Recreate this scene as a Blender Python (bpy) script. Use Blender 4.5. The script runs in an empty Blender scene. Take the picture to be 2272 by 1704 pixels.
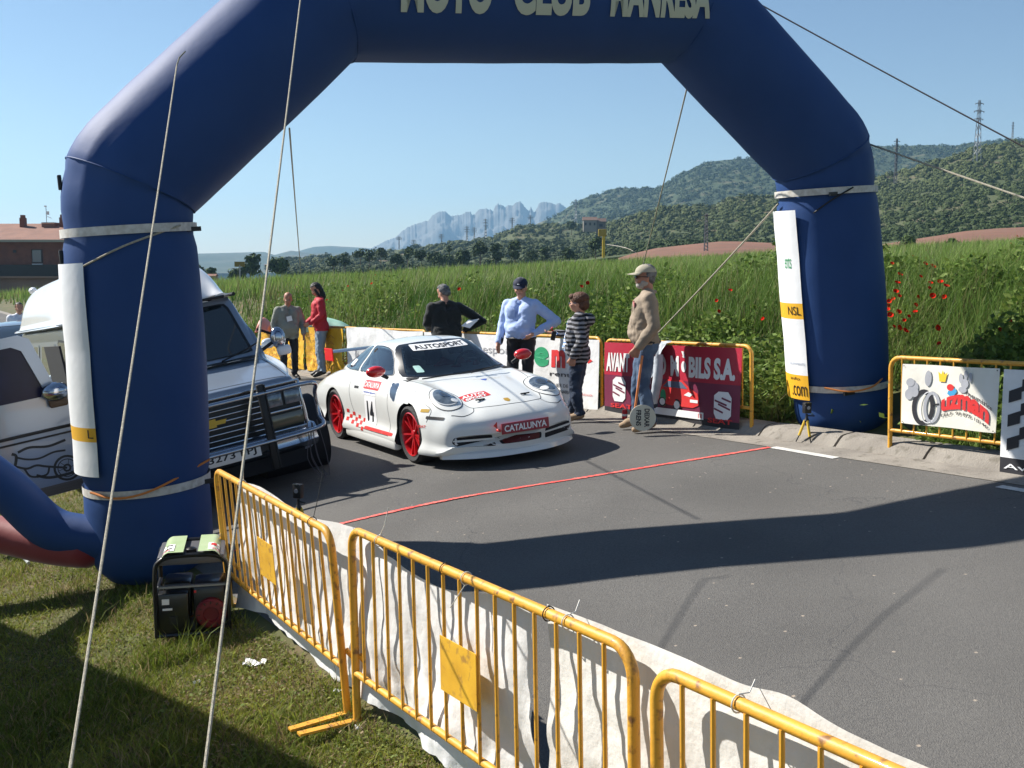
import bpy, bmesh, math, random
import numpy as np
from mathutils import Vector, Matrix
from mathutils.bvhtree import BVHTree
random.seed(7); np.random.seed(7)
R = math.radians; pi = math.pi
scene = bpy.context.scene
COL = scene.collection

# ------------------------------------------------------------------ camera, light, exposure
CAMZ = 2.04; FPX = 2400.0; PITCH = math.atan(272/2400)
cam_d = bpy.data.cameras.new('camera'); cam = bpy.data.objects.new('camera', cam_d); COL.objects.link(cam)
cam.location = (0, 0, CAMZ); cam.rotation_euler = (pi/2-PITCH, 0, 0)
cam_d.sensor_width = 36; cam_d.lens = 36*FPX/2272; cam_d.clip_end = 20000; cam_d.clip_start = .05
scene.camera = cam
SUN = Vector((1.08, -.46, -1.0)).normalized()          # the way the light travels
SUN_EL = math.asin(-SUN.z); SUN_AZ = math.atan2(-SUN.x, -SUN.y)   # azimuth from +Y, clockwise
w = bpy.data.worlds.new('World'); scene.world = w; w.use_nodes = True
nt = w.node_tree; bgn = nt.nodes['Background']
sky = nt.nodes.new('ShaderNodeTexSky'); sky.sky_type = 'NISHITA'; sky.sun_disc = False
sky.sun_elevation = SUN_EL; sky.sun_rotation = SUN_AZ
sky.air_density = 1.0; sky.dust_density = .15; sky.ozone_density = 2.4; sky.altitude = 300
nt.links.new(sky.outputs[0], bgn.inputs[0]); bgn.inputs[1].default_value = .060
sd = bpy.data.lights.new('sun', 'SUN'); sd.energy = 5.0; sd.angle = R(.55); sd.color = (1, .95, .87)
so = bpy.data.objects.new('sun', sd); COL.objects.link(so); so.rotation_euler = SUN.to_track_quat('-Z', 'Y').to_euler()
so.location = (-30, 20, 30)
scene.view_settings.view_transform = 'Standard'; scene.view_settings.look = 'None'
scene.view_settings.exposure = 0.95; scene.view_settings.gamma = 1; scene.view_settings.use_curve_mapping = False
scene.cycles.max_bounces = 6; scene.cycles.transparent_max_bounces = 12
scene.cycles.volume_bounces = 0; scene.cycles.volume_max_steps = 64

# ------------------------------------------------------------------ helpers
def smooth(t): t = min(1, max(0, t)); return t*t*(3-2*t)
def npsm(t): t = np.clip(t, 0, 1); return t*t*(3-2*t)
_rng = np.random.RandomState(3); _lat = _rng.rand(64, 64)
def vnoise(x, y):
    x = np.asarray(x, float); y = np.asarray(y, float)
    xi = np.floor(x).astype(int); yi = np.floor(y).astype(int); fx = x-xi; fy = y-yi
    fx = fx*fx*(3-2*fx); fy = fy*fy*(3-2*fy)
    g = lambda a, b: _lat[a % 64, b % 64]
    return (g(xi, yi)*(1-fx)+g(xi+1, yi)*fx)*(1-fy)+(g(xi, yi+1)*(1-fx)+g(xi+1, yi+1)*fx)*fy-.5
def fbm(x, y, o=4):
    r = 0; a = 1
    for k in range(o): r = r+a*vnoise(x*2**k+17*k, y*2**k+5*k); a *= .5
    return r

def H(x, y):
    """height of the bare ground"""
    x = np.asarray(x, float); y = np.asarray(y, float)
    s = .85*x+.53*y
    xc = 15*np.tanh(x/15)
    z = .075*xc+.005*np.clip(y, -20, 60)
    z = z-.17*np.clip((4.6-s)/2.3, 0, 2)**1.5
    z = z-.05*npsm((2.35-s)/.35)
    F = 1.2+.05*np.clip(x, -60, 75)-.0006*np.clip(y-60, 0, 90)
    k = npsm((s-8.5)/2.6)
    z = z*(1-k)+F*k
    off = np.clip(npsm((2.0-s)/.8)+npsm((s-8.25)/.8), 0, 1)
    z = z+off*.09*fbm(x*.9, y*.9, 3)*(1+1.5*npsm((s-9)/3))
    r = np.hypot(x, y)
    z = z-npsm((r-150)/900)*75*npsm((.55-x/np.maximum(np.abs(y), 1))/.9)
    return z
def Hz(x, y): return float(H(x, y))
def SA(s, a): return (.85*s-.53*a, .53*s+.85*a)         # along-the-road frame (s across, a along)
def ray(px, py):
    c, s = math.cos(PITCH), math.sin(PITCH); a = (px-1136)/FPX; b = (852-py)/FPX
    return Vector((a, c+b*s, -s+b*c))
CAM = Vector((0, 0, CAMZ))
def at_y(px, py, y): r = ray(px, py); return CAM+r*(y/r.y)  # the point seen at (px,py), y metres out
def gnd(px, py):
    r = ray(px, py); lo, hi = .5, 300
    for _ in range(50):
        m = (lo+hi)/2; p = CAM+r*m
        if p.z > Hz(p.x, p.y): lo = m
        else: hi = m
    return CAM+r*lo

_M = {}
def mat(name, col, rough=.6, metal=0., bump=0., bscale=30., col2=None, vscale=4., vlo=.35, vhi=.65, coat=0., spec=.5,
        trans=0., ior=1.45, sheen=0., alpha=1., col3=None, v3scale=40., emit=None, detail=4., attr=None, coords='Object', sss=0):
    if name in _M: return _M[name]
    m = bpy.data.materials.new(name); m.use_nodes = True; n = m.node_tree.nodes; l = m.node_tree.links
    b = n['Principled BSDF']; b.inputs['Roughness'].default_value = rough; b.inputs['Metallic'].default_value = metal
    b.inputs['Base Color'].default_value = (*col, 1); b.inputs['Specular IOR Level'].default_value = spec
    b.inputs['Coat Weight'].default_value = coat; b.inputs['Coat Roughness'].default_value = .06
    b.inputs['Transmission Weight'].default_value = trans; b.inputs['IOR'].default_value = ior
    b.inputs['Sheen Weight'].default_value = sheen; b.inputs['Alpha'].default_value = alpha
    tc = n.new('ShaderNodeTexCoord')
    src = None
    if col2 is not None:
        t = n.new('ShaderNodeTexNoise'); t.inputs['Scale'].default_value = vscale; t.inputs['Detail'].default_value = detail
        l.new(tc.outputs[coords], t.inputs['Vector'])
        r = n.new('ShaderNodeMapRange'); r.inputs[1].default_value = vlo; r.inputs[2].default_value = vhi; l.new(t.outputs['Fac'], r.inputs[0])
        x = n.new('ShaderNodeMix'); x.data_type = 'RGBA'; x.inputs[6].default_value = (*col, 1); x.inputs[7].default_value = (*col2, 1)
        l.new(r.outputs[0], x.inputs[0]); src = x.outputs[2]
    if col3 is not None:
        t = n.new('ShaderNodeTexNoise'); t.inputs['Scale'].default_value = v3scale; t.inputs['Detail'].default_value = 3
        l.new(tc.outputs[coords], t.inputs['Vector'])
        r = n.new('ShaderNodeMapRange'); r.inputs[1].default_value = .56; r.inputs[2].default_value = .70; l.new(t.outputs['Fac'], r.inputs[0])
        x = n.new('ShaderNodeMix'); x.data_type = 'RGBA'; x.inputs[7].default_value = (*col3, 1)
        if src: l.new(src, x.inputs[6])
        else: x.inputs[6].default_value = (*col, 1)
        l.new(r.outputs[0], x.inputs[0]); src = x.outputs[2]
    if attr:
        a = n.new('ShaderNodeAttribute'); a.attribute_name = attr
        if src:
            x = n.new('ShaderNodeMix'); x.data_type = 'RGBA'; x.blend_type = 'MULTIPLY'; x.inputs[0].default_value = 1
            l.new(src, x.inputs[6]); l.new(a.outputs['Color'], x.inputs[7]); src = x.outputs[2]
        else: src = a.outputs['Color']
    if src: l.new(src, b.inputs['Base Color'])
    if bump:
        t = n.new('ShaderNodeTexNoise'); t.inputs['Scale'].default_value = bscale; t.inputs['Detail'].default_value = 6
        l.new(tc.outputs[coords], t.inputs['Vector'])
        u = n.new('ShaderNodeBump'); u.inputs['Strength'].default_value = bump; u.inputs['Distance'].default_value = .02
        l.new(t.outputs['Fac'], u.inputs['Height']); l.new(u.outputs[0], b.inputs['Normal'])
    _M[name] = m; return m

class MB:
    """collects geometry for ONE mesh object"""
    def __init__(s): s.v = []; s.f = []; s.m = []; s.mats = []
    def _mi(s, m):
        if m is None: return 0
        if m not in s.mats: s.mats.append(m)
        return s.mats.index(m)
    def add(s, vs, fs, m=None):
        o = len(s.v); s.v.extend([tuple(v) for v in vs]); k = s._mi(m)
        for f in fs: s.f.append([i+o for i in f]); s.m.append(k)
        return s
    def box(s, c, d, rot=None, m=None, bev=0):
        x, y, z = [k/2 for k in d]; c = Vector(c)
        if bev:
            b = min(bev, x*.9, y*.9, z*.9); P = []
            bm = bmesh.new(); bmesh.ops.create_cube(bm, size=1)
            for v in bm.verts: v.co = Vector((v.co.x*2*x, v.co.y*2*y, v.co.z*2*z))
            bmesh.ops.bevel(bm, geom=bm.edges[:], offset=b, segments=2, profile=.5, affect='EDGES')
            bm.verts.index_update(); vs = [v.co.copy() for v in bm.verts]; fs = [[v.index for v in f.verts] for f in bm.faces]; bm.free()
        else:
            vs = [Vector((i*x, j*y, k*z)) for k in (-1, 1) for j in (-1, 1) for i in (-1, 1)]
            fs = [(0, 2, 3, 1), (4, 5, 7, 6), (0, 1, 5, 4), (2, 6, 7, 3), (0, 4, 6, 2), (1, 3, 7, 5)]
        if rot is not None: vs = [rot @ v for v in vs]
        return s.add([v+c for v in vs], fs, m)
    def tube(s, pts, r, n=10, closed=False, caps=True, m=None, flat=1.0):
        pts = [Vector(p) for p in pts]; N = len(pts); rr = r if hasattr(r, '__len__') else [r]*N
        T = []
        for i in range(N):
            a = pts[(i-1) % N] if (closed or i > 0) else pts[i]; b = pts[(i+1) % N] if (closed or i < N-1) else pts[i]
            T.append((b-a).normalized())
        up = Vector((0, 0, 1)) if abs(T[0].z) < .9 else Vector((1, 0, 0))
        u = T[0].cross(up).normalized(); vs = []; fs = []
        for i in range(N):
            u = (u-T[i]*u.dot(T[i])).normalized(); w = T[i].cross(u)
            for k in range(n):
                a = 2*pi*k/n; vs.append(pts[i]+u*math.cos(a)*rr[i]+w*math.sin(a)*rr[i]*flat)
        for i in range(N if closed else N-1):
            for k in range(n):
                a, b = i*n+k, i*n+(k+1) % n; c, d = ((i+1) % N)*n+(k+1) % n, ((i+1) % N)*n+k
                fs.append((a, b, c, d))
        if caps and not closed: fs.append(tuple(range(n-1, -1, -1))); fs.append(tuple((N-1)*n+k for k in range(n)))
        return s.add(vs, fs, m)
    def lathe(s, prof, c=(0, 0, 0), axis='z', n=24, m=None, rot=None):
        vs = []; fs = []; c = Vector(c)
        for r, h in prof:
            for k in range(n):
                a = 2*pi*k/n; p = Vector((r*math.cos(a), r*math.sin(a), h))
                if axis == 'x': p = Vector((p.z, p.x, p.y))
                elif axis == 'y': p = Vector((p.y, p.z, p.x))
                if rot is not None: p = rot @ p
                vs.append(p+c)
        for i in range(len(prof)-1):
            for k in range(n): fs.append((i*n+k, i*n+(k+1) % n, (i+1)*n+(k+1) % n, (i+1)*n+k))
        fs.append(tuple(range(n-1, -1, -1))); fs.append(tuple((len(prof)-1)*n+k for k in range(n)))
        return s.add(vs, fs, m)
    def grid(s, fn, nu, nv, m=None, cu=False):
        vs = [fn(i/nu, j/nv) for i in range(nu+1) for j in range(nv+1)]
        fs = [(i*(nv+1)+j, (i+1)*(nv+1)+j, (i+1)*(nv+1)+j+1, i*(nv+1)+j+1) for i in range(nu) for j in range(nv)]
        return s.add(vs, fs, m)
    def ball(s, c, r, n=12, k=8, m=None, rot=None):
        r = r if hasattr(r, '__len__') else (r, r, r); vs = []; fs = []; c = Vector(c)
        for i in range(k+1):
            t = pi*i/k
            for j in range(n):
                a = 2*pi*j/n; p = Vector((r[0]*math.sin(t)*math.cos(a), r[1]*math.sin(t)*math.sin(a), r[2]*math.cos(t)))
                if rot is not None: p = rot @ p
                vs.append(p+c)
        for i in range(k):
            for j in range(n): fs.append((i*n+j, (i+1)*n+j, (i+1)*n+(j+1) % n, i*n+(j+1) % n))
        return s.add(vs, fs, m)
    def poly(s, pts, thick=None, n=None, m=None):
        pts = [Vector(p) for p in pts]; N = len(pts)
        if thick is None: return s.add(pts, [tuple(range(N))], m)
        n = Vector(n)*thick; vs = pts+[p+n for p in pts]
        return s.add(vs, [tuple(range(N-1, -1, -1)), tuple(range(N, 2*N))]+[(i, (i+1) % N, N+(i+1) % N, N+i) for i in range(N)], m)
    def build(s, name, m=None, parent=None, sm=True, ang=40, weld=0):
        me = bpy.data.meshes.new(name); me.from_pydata(s.v, [], s.f)
        if s.mats:
            for q in s.mats: me.materials.append(q)
            me.polygons.foreach_set('material_index', s.m)
        elif m is not None: me.materials.append(m)
        if weld:
            bm = bmesh.new(); bm.from_mesh(me); bmesh.ops.remove_doubles(bm, verts=bm.verts[:], dist=weld)
            bmesh.ops.recalc_face_normals(bm, faces=bm.faces[:]); bm.to_mesh(me); bm.free()
        if sm:
            me.polygons.foreach_set('use_smooth', [True]*len(me.polygons))
            try: me.set_sharp_from_angle(angle=R(ang))
            except Exception: pass
        o = bpy.data.objects.new(name, me); COL.objects.link(o)
        if parent is not None: o.parent = parent
        return o

def tag(o, label=None, cat=None, group=None, kind=None):
    if label: o['label'] = label
    if cat: o['category'] = cat
    if group: o['group'] = group
    if kind: o['kind'] = kind
    return o
def thing(name, label, cat, loc=(0, 0, 0), rz=0, group=None, M4=None, kind=None):
    o = bpy.data.objects.new(name, None); COL.objects.link(o); o.empty_display_size = .2
    if M4 is not None: o.matrix_world = M4
    else: o.location = loc; o.rotation_euler = (0, 0, rz)
    return tag(o, label, cat, group, kind)
def copy_tree(o, parent=None, label=None):
    c = o.copy(); COL.objects.link(c)
    if parent is not None: c.parent = parent
    if label: c['label'] = label
    for ch in list(o.children): copy_tree(ch, c)
    return c
def frame(origin, xa, ya, za):
    m = Matrix.Identity(4)
    for i, a in enumerate((xa, ya, za)):
        for j in range(3): m[j][i] = a[j]
    for j in range(3): m[j][3] = origin[j]
    return m
def fast_mesh(name, V, F, m, cols=None, parent=None, flat=True):
    """V (n,3), F (k,3|4) numpy -> object"""
    me = bpy.data.meshes.new(name); V = np.asarray(V, np.float32); F = np.asarray(F, np.int32); k = F.shape[1]
    me.vertices.add(len(V)); me.vertices.foreach_set('co', V.ravel())
    me.loops.add(F.size); me.loops.foreach_set('vertex_index', F.ravel())
    me.polygons.add(len(F)); me.polygons.foreach_set('loop_start', np.arange(0, F.size, k, dtype=np.int32))
    try: me.polygons.foreach_set('loop_total', np.full(len(F), k, np.int32))
    except Exception: pass
    if not flat: me.polygons.foreach_set('use_smooth', np.ones(len(F), bool))
    if cols is not None:
        a = me.color_attributes.new('tint', 'FLOAT_COLOR', 'POINT'); c = np.ones((len(V), 4), np.float32); c[:, :3] = cols
        a.data.foreach_set('color', c.ravel())
    me.update(calc_edges=True); me.validate()
    me.materials.append(m); o = bpy.data.objects.new(name, me); COL.objects.link(o)
    if parent is not None: o.parent = parent
    return o

_T = {}
def text_geo(st, fat=0.0, cuts=0):
    key = (st, fat, cuts)
    if key in _T: return _T[key]
    cu = bpy.data.curves.new('lettering', 'FONT'); cu.body = st; cu.size = 1; cu.offset = fat; cu.resolution_u = 5
    ob = bpy.data.objects.new('lettering', cu); COL.objects.link(ob)
    dg = bpy.context.evaluated_depsgraph_get(); me = bpy.data.meshes.new_from_object(ob.evaluated_get(dg))
    bm = bmesh.new(); bm.from_mesh(me)
    xs = [v.co.x for v in bm.verts]; ys = [v.co.y for v in bm.verts]
    if cuts:
        for i in range(1, cuts):
            yy = min(ys)+(max(ys)-min(ys))*i/cuts
            bmesh.ops.bisect_plane(bm, geom=bm.verts[:]+bm.edges[:]+bm.faces[:], plane_co=(0, yy, 0), plane_no=(0, 1, 0))
    bm.verts.index_update(); x0, x1, y0, y1 = min(xs), max(xs), min(ys), max(ys)
    vs = [((v.co.x-x0)/(x1-x0), (v.co.y-y0)/(y1-y0)) for v in bm.verts]; fs = [[v.index for v in f.verts] for f in bm.faces]
    asp = (x1-x0)/(y1-y0); bm.free(); bpy.data.objects.remove(ob); bpy.data.curves.remove(cu); bpy.data.meshes.remove(me)
    _T[key] = (vs, fs, asp); return _T[key]
def put_text(name, st, m, fn, parent=None, fat=.0, cuts=0, mb=None):
    """fn(u,v) in the unit square of the word -> point"""
    vs, fs, asp = text_geo(st, fat, cuts); b = mb or MB(); b.add([fn(u, v) for u, v in vs], fs, m)
    if mb is None: return b.build(name, None, parent, sm=False)
def flat_fn(o, ax, ay, w, h):
    o = Vector(o); ax = Vector(ax); ay = Vector(ay)
    return lambda u, v: o+ax*(u*w)+ay*(v*h)
def catmull(P, n, sym=False):
    P = [Vector(p) for p in P]; out = []; mir = lambda q: Vector((-q.x, q.y, q.z))
    for i in range(len(P)-1):
        a = P[i-1] if i else (mir(P[1]) if sym else P[0]*2-P[1]); b, c = P[i], P[i+1]; d = P[i+2] if i+2 < len(P) else (mir(P[-2]) if sym else P[-1]*2-P[-2])
        for k in range(n):
            t = k/n; out.append(.5*((2*b)+(c-a)*t+(2*a-5*b+4*c-d)*t*t+(3*b-a-3*c+d)*t**3))
    out.append(P[-1]); return out
# ------------------------------------------------------------------ ground, road, kerb
def coords_s():
    l = list(np.arange(-4, 1.7, .4))+[1.9, 2.0, 2.08, 2.16, 2.24, 2.35]+list(np.arange(2.6, 7.6, .5))+[7.62, 7.98, 8.12, 8.25]+list(np.arange(8.5, 13, .3))
    k = 13.3
    while k < 5000: l.append(k); k = 13+(k-13)*1.12+.5
    k = -4.8; neg = []
    while k > -5000: neg.append(k); k = -4+(k+4)*1.15-.4
    return np.array(neg[::-1]+l)
def coords_a():
    l = list(np.arange(-4, 30, .5)); k = 30.5
    while k < 5000: l.append(k); k = k*1.05
    k = -4.8; neg = []
    while k > -5000: neg.append(k); k = -4+(k+4)*1.2-.5
    return np.array(neg[::-1]+l)
S_, A_ = coords_s(), coords_a()
def sheet(name, ss, aa, dz, m):
    s, a = np.meshgrid(ss, aa, indexing='ij'); x = .85*s-.53*a; y = .53*s+.85*a; z = H(x, y)+dz
    V = np.stack([x, y, z], -1).reshape(-1, 3); n, k = s.shape
    i, j = np.meshgrid(np.arange(n-1), np.arange(k-1), indexing='ij'); q = (i*k+j).ravel()
    F = np.stack([q, q+k, q+k+1, q+1], 1)
    return fast_mesh(name, V, F, m, flat=False)
m_soil = mat('ground_soil', (.065, .078, .020), .95, bump=.6, bscale=6, col2=(.09, .075, .03), vscale=.9, col3=(.15, .10, .055), v3scale=3.5)
tag(sheet('ground', S_, A_, 0, m_soil), kind='structure')

def asphalt():
    m = mat('asphalt', (.112, .107, .099), .86, bump=.55, bscale=160, col2=(.145, .139, .129), vscale=.9, detail=8, spec=.3)
    n = m.node_tree.nodes; l = m.node_tree.links; b = n['Principled BSDF']; old = b.inputs['Base Color'].links[0].from_socket
    tc = n.new('ShaderNodeTexCoord')
    def rgb(c): x = n.new('ShaderNodeMix'); x.data_type = 'RGBA'; x.inputs[7].default_value = (*c, 1); return x
    # fine aggregate
    v = n.new('ShaderNodeTexNoise'); v.inputs['Scale'].default_value = 70; v.inputs['Detail'].default_value = 5; v.inputs['Roughness'].default_value = .8
    l.new(tc.outputs['Object'], v.inputs['Vector'])
    r = n.new('ShaderNodeMapRange'); r.inputs[1].default_value = .42; r.inputs[2].default_value = .6; l.new(v.outputs['Fac'], r.inputs[0])
    x = rgb((.075, .073, .072)); l.new(old, x.inputs[6]); mx = n.new('ShaderNodeMath'); mx.operation = 'MULTIPLY'; mx.inputs[1].default_value = .75
    l.new(r.outputs[0], mx.inputs[0]); l.new(mx.outputs[0], x.inputs[0]); old = x.outputs[2]
    # pale chips
    v = n.new('ShaderNodeTexVoronoi'); v.inputs['Scale'].default_value = 14; l.new(tc.outputs['Object'], v.inputs['Vector'])
    r = n.new('ShaderNodeMapRange'); r.inputs[1].default_value = .15; r.inputs[2].default_value = .11; l.new(v.outputs['Distance'], r.inputs[0])
    w2 = n.new('ShaderNodeMath'); w2.operation = 'GREATER_THAN'; w2.inputs[1].default_value = .93
    sp = n.new('ShaderNodeSeparateColor'); l.new(v.outputs['Color'], sp.inputs[0]); l.new(sp.outputs[0], w2.inputs[0])
    mm = n.new('ShaderNodeMath'); mm.operation = 'MULTIPLY'; l.new(r.outputs[0], mm.inputs[0]); l.new(w2.outputs[0], mm.inputs[1])
    x = rgb((.36, .30, .24)); l.new(old, x.inputs[6]); l.new(mm.outputs[0], x.inputs[0]); old = x.outputs[2]
    # hairline cracks
    nz = n.new('ShaderNodeTexNoise'); nz.inputs['Scale'].default_value = 1.5; nz.inputs['Detail'].default_value = 5; l.new(tc.outputs['Object'], nz.inputs['Vector'])
    ad = n.new('ShaderNodeMix'); ad.data_type = 'RGBA'; ad.blend_type = 'ADD'; ad.inputs[0].default_value = .9
    l.new(tc.outputs['Object'], ad.inputs[6]); l.new(nz.outputs['Color'], ad.inputs[7])
    v = n.new('ShaderNodeTexVoronoi'); v.feature = 'DISTANCE_TO_EDGE'; v.inputs['Scale'].default_value = .33; l.new(ad.outputs[2], v.inputs['Vector'])
    r = n.new('ShaderNodeMapRange'); r.inputs[1].default_value = .0022; r.inputs[2].default_value = .0003; l.new(v.outputs['Distance'], r.inputs[0])
    x = rgb((.08, .078, .077)); l.new(old, x.inputs[6]); l.new(r.outputs[0], x.inputs[0]); old = x.outputs[2]
    # dust and stains
    v = n.new('ShaderNodeTexNoise'); v.inputs['Scale'].default_value = .55; v.inputs['Detail'].default_value = 7; l.new(tc.outputs['Object'], v.inputs['Vector'])
    r = n.new('ShaderNodeMapRange'); r.inputs[1].default_value = .4; r.inputs[2].default_value = .75; r.inputs[4].default_value = .35; l.new(v.outputs['Fac'], r.inputs[0])
    x = rgb((.165, .156, .142)); l.new(old, x.inputs[6]); l.new(r.outputs[0], x.inputs[0]); old = x.outputs[2]
    l.new(old, b.inputs['Base Color']); return m
ss = S_[(S_ >= 2.23) & (S_ <= 7.63)]; aa = A_[(A_ >= -12) & (A_ <= 70)]
tag(sheet('road', ss, aa, .004, asphalt()), kind='structure')
m_conc = mat('concrete', (.27, .245, .21), .9, bump=.5, bscale=60, col2=(.20, .18, .155), vscale=3, col3=(.15, .135, .11), v3scale=11)
tag(sheet('gutter', S_[(S_ >= 7.61) & (S_ <= 7.99)], aa, .008, m_conc), kind='structure')
# kerb of single stones
kerb = thing('kerb', 'pale concrete kerb of separate stones along the far road edge', 'kerb', kind='structure')
a0 = -2.0; ki = 0
while a0 < 40:
    L = .98; b = MB(); prof = [(7.93, -.05), (7.96, .012), (8.02, .07), (8.06, .100), (8.12, .112), (8.24, .115), (8.24, -.1)]
    j = random.uniform(-.006, .006); tw = random.uniform(-.006, .006); vs = []
    N = 4
    for i in range(N+1):
        a = a0+.005+(L-.010)*i/N
        e = .006 if i in (0, N) else 0
        for (s, z) in prof:
            x, y = SA(s+j+tw*(i/N-.5)+(e if s < 8.1 else 0), a); vs.append((x, y, float(H(x, y))*0+Hz(*SA(7.98, a))+.075*.85*(s-7.98)+z-(e*.6 if z > 0.1 else 0)))
    k = len(prof); fs = [(i*k+p, i*k+(p+1) % k, (i+1)*k+(p+1) % k, (i+1)*k+p) for i in range(N) for p in range(k)]
    fs += [tuple(range(k)), tuple(N*k+p for p in range(k-1, -1, -1))]
    b.add(vs, fs); b.build('kerb_stone', m_conc, kerb, ang=30); a0 += 1.0; ki += 1

def strip(name, pts, wid, dz, m, parent=None, wob=0, n=24):
    """flat painted strip that follows the road surface"""
    P = catmull([(p[0], p[1], 0) for p in pts], n); vs = []; fs = []
    for i, p in enumerate(P):
        t = (P[min(i+1, len(P)-1)]-P[max(i-1, 0)]).normalized(); nn = Vector((-t.y, t.x, 0))
        w_ = wid*(1+wob*random.uniform(-1, 1)); c = p+nn*wob*wid*random.uniform(-.25, .25)
        for q in (c-nn*w_/2, c+nn*w_/2): vs.append((q.x, q.y, Hz(q.x, q.y)+dz))
    for i in range(len(P)-1): fs.append((2*i, 2*i+1, 2*i+3, 2*i+2))
    b = MB(); b.add(vs, fs); return b.build(name, m, parent)
m_red = mat('red_line_paint', (.72, .07, .06), .7, bump=.5, bscale=90, col2=(.75, .16, .13), vscale=9)
p0, p1 = gnd(729, 1171), gnd(1709, 994)
pts = [p0+(p1-p0)*t for t in np.linspace(-.28, 1, 12)]
for i, p in enumerate(pts): p.x += random.uniform(-.008, .008); p.y += random.uniform(-.008, .008)
tag(strip('painted_line', pts, .052, .010, m_red, wob=.28), 'thin uneven red finish line sprayed across the road', 'road marking')
m_white = mat('road_paint', (.62, .61, .57), .7, bump=.3, bscale=70, col2=(.5, .49, .46), vscale=14)
for i, (q0, q1, lb) in enumerate((((1715, 994), (1855, 1018), 'white edge dash starting where the red line ends'),
                               ((2216, 1081), (2330, 1101), 'white edge dash lying in the arch shadow at the right frame edge'))):
    g0, g1 = gnd(*q0), gnd(*q1); tag(strip('edge_dash', [g0, (g0+g1)/2, g1], .09, .0095, m_white, wob=.06), lb, 'road marking', 'white dashes along the gutter')
# ------------------------------------------------------------------ air, far hills
hz = MB(); hz.box((0, 1900, 50), (4700, 4600, 430))
hzo = hz.build('haze', None, None, sm=False); hm = bpy.data.materials.new('haze'); hm.use_nodes = True
hn = hm.node_tree.nodes; hn.remove(hn['Principled BSDF']); pv = hn.new('ShaderNodeVolumePrincipled')
pv.inputs['Density'].default_value = HAZE = .00020; pv.inputs['Color'].default_value = (.38, .68, 1, 1); pv.inputs['Anisotropy'].default_value = .25
hm.node_tree.links.new(pv.outputs[0], hn['Material Output'].inputs['Volume']); hzo.data.materials.append(hm); tag(hzo, kind='stuff')

def ridge(name, prof, d0, d1, m, base=None, nrow=26, step=7, amp=.0, fr=.01, back=.35, ease=1.3, label=None, seed=0, px0=None, px1=None):
    """a hill with real depth: prof = skyline seen over it in photo pixels, d0..d1 = metres to its foot and to its crest"""
    xs = np.arange(prof[0][0], prof[-1][0]+1, step); ys = np.interp(xs, [p[0] for p in prof], [p[1] for p in prof])
    if base: bs = np.interp(xs, [p[0] for p in base], [p[1] for p in base])
    else: bs = np.full(len(xs), 640.)
    t = np.linspace(0, 1, nrow); tb = np.linspace(0, 1, 7)[1:]
    V = []
    xr = (xs-1136)/FPX
    et = (580-ys)/FPX; eb = (580-bs)/FPX
    kn = np.ones(31)/31; ets = np.convolve(np.pad(et, 15, mode='edge'), kn, mode='valid'); rows = []
    for q in t:
        d = d0+(d1-d0)*q; eq = et*q**2.5+ets*(1-q**2.5); e = eb+(eq-eb)*(1-(1-q)**ease); z = CAMZ+e*d; x = xr*d
        wv = math.sin(pi*min(q, 1))**.7 if 0 < q < 1 else 0
        z = z-abs(amp*d)*wv*(.5-fbm(x*fr+seed, np.full(len(xs), d*fr)+seed, 4)*1.1)*np.clip((et-eb)*60, .15, 1)
        rows.append(np.stack([x, np.full(len(xs), d), z], -1))
    top = rows[-1]
    for q in tb:
        d = d1*(1+back*q); z = top[:, 2]*(1-q**1.4)+(-60)*q**1.4; rows.append(np.stack([xr*d, np.full(len(xs), d), z], -1))
    V = np.stack(rows); n, k = V.shape[:2]; V = V.reshape(-1, 3)
    i, j = np.meshgrid(np.arange(n-1), np.arange(k-1), indexing='ij'); q = (i*k+j).ravel()
    o = fast_mesh(name, V, np.stack([q, q+1, q+k+1, q+k], 1), m, flat=False); tag(o, label, kind='structure')
    return V.reshape(n, k, 3)[:nrow]
z8 = lambda L: [(800+a/2.458, 400+b/2.458) for a, b in L]
m_rock = mat('mountain_rock', (.13, .125, .115), .95, col2=(.11, .11, .10), vscale=.012, detail=8, col3=(.15, .145, .135), v3scale=.03, bump=1, bscale=.02)
mont = z8([(30, 390), (80, 362), (140, 335), (200, 310), (235, 275), (270, 255), (320, 238), (370, 225), (392, 200), (410, 185), (425, 182), (440, 175), (462, 176), (480, 190), (500, 198), (520, 196), (545, 192), (560, 188), (575, 178), (602, 178), (610, 192), (625, 190), (640, 168), (665, 160), (690, 158), (700, 162), (725, 172), (733, 150), (745, 134), (765, 138), (790, 152), (800, 146), (815, 143), (830, 140), (848, 126), (868, 121), (885, 140), (900, 158), (918, 176), (928, 150), (938, 172), (952, 176), (962, 150), (975, 128), (1000, 122), (1030, 128), (1055, 140), (1075, 130), (1086, 128), (1098, 142), (1130, 160), (1300, 230)])
_x = np.arange(mont[0][0], mont[-1][0], 1.6); mont = [(x_, float(np.interp(x_, [q[0] for q in mont], [q[1] for q in mont]))+float(vnoise(np.array(x_*.35), np.array(3.)))*3.2+float(vnoise(np.array(x_*.9), np.array(7.)))*2) for x_ in _x]
ridge('mountain', mont, 3000, 3500, m_rock, base=[(700, 590), (1400, 590)], amp=.016, fr=.02, step=1.6, nrow=40, ease=1.0, back=.12, label=None)
m_far = mat('far_woodland', (.030, .048, .020), .95, col2=(.055, .062, .03), vscale=.01, detail=8, col3=(.10, .09, .055), v3scale=.02)
ridge('far_ridge', [(200, 560), (440, 563), (560, 560), (590, 559), (612, 566), (650, 556), (690, 562), (760, 561), (1000, 566), (1150, 572)], 1300, 2100, m_far, base=[(200, 606), (1150, 606)], amp=.006, fr=.012, label=None)
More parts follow.
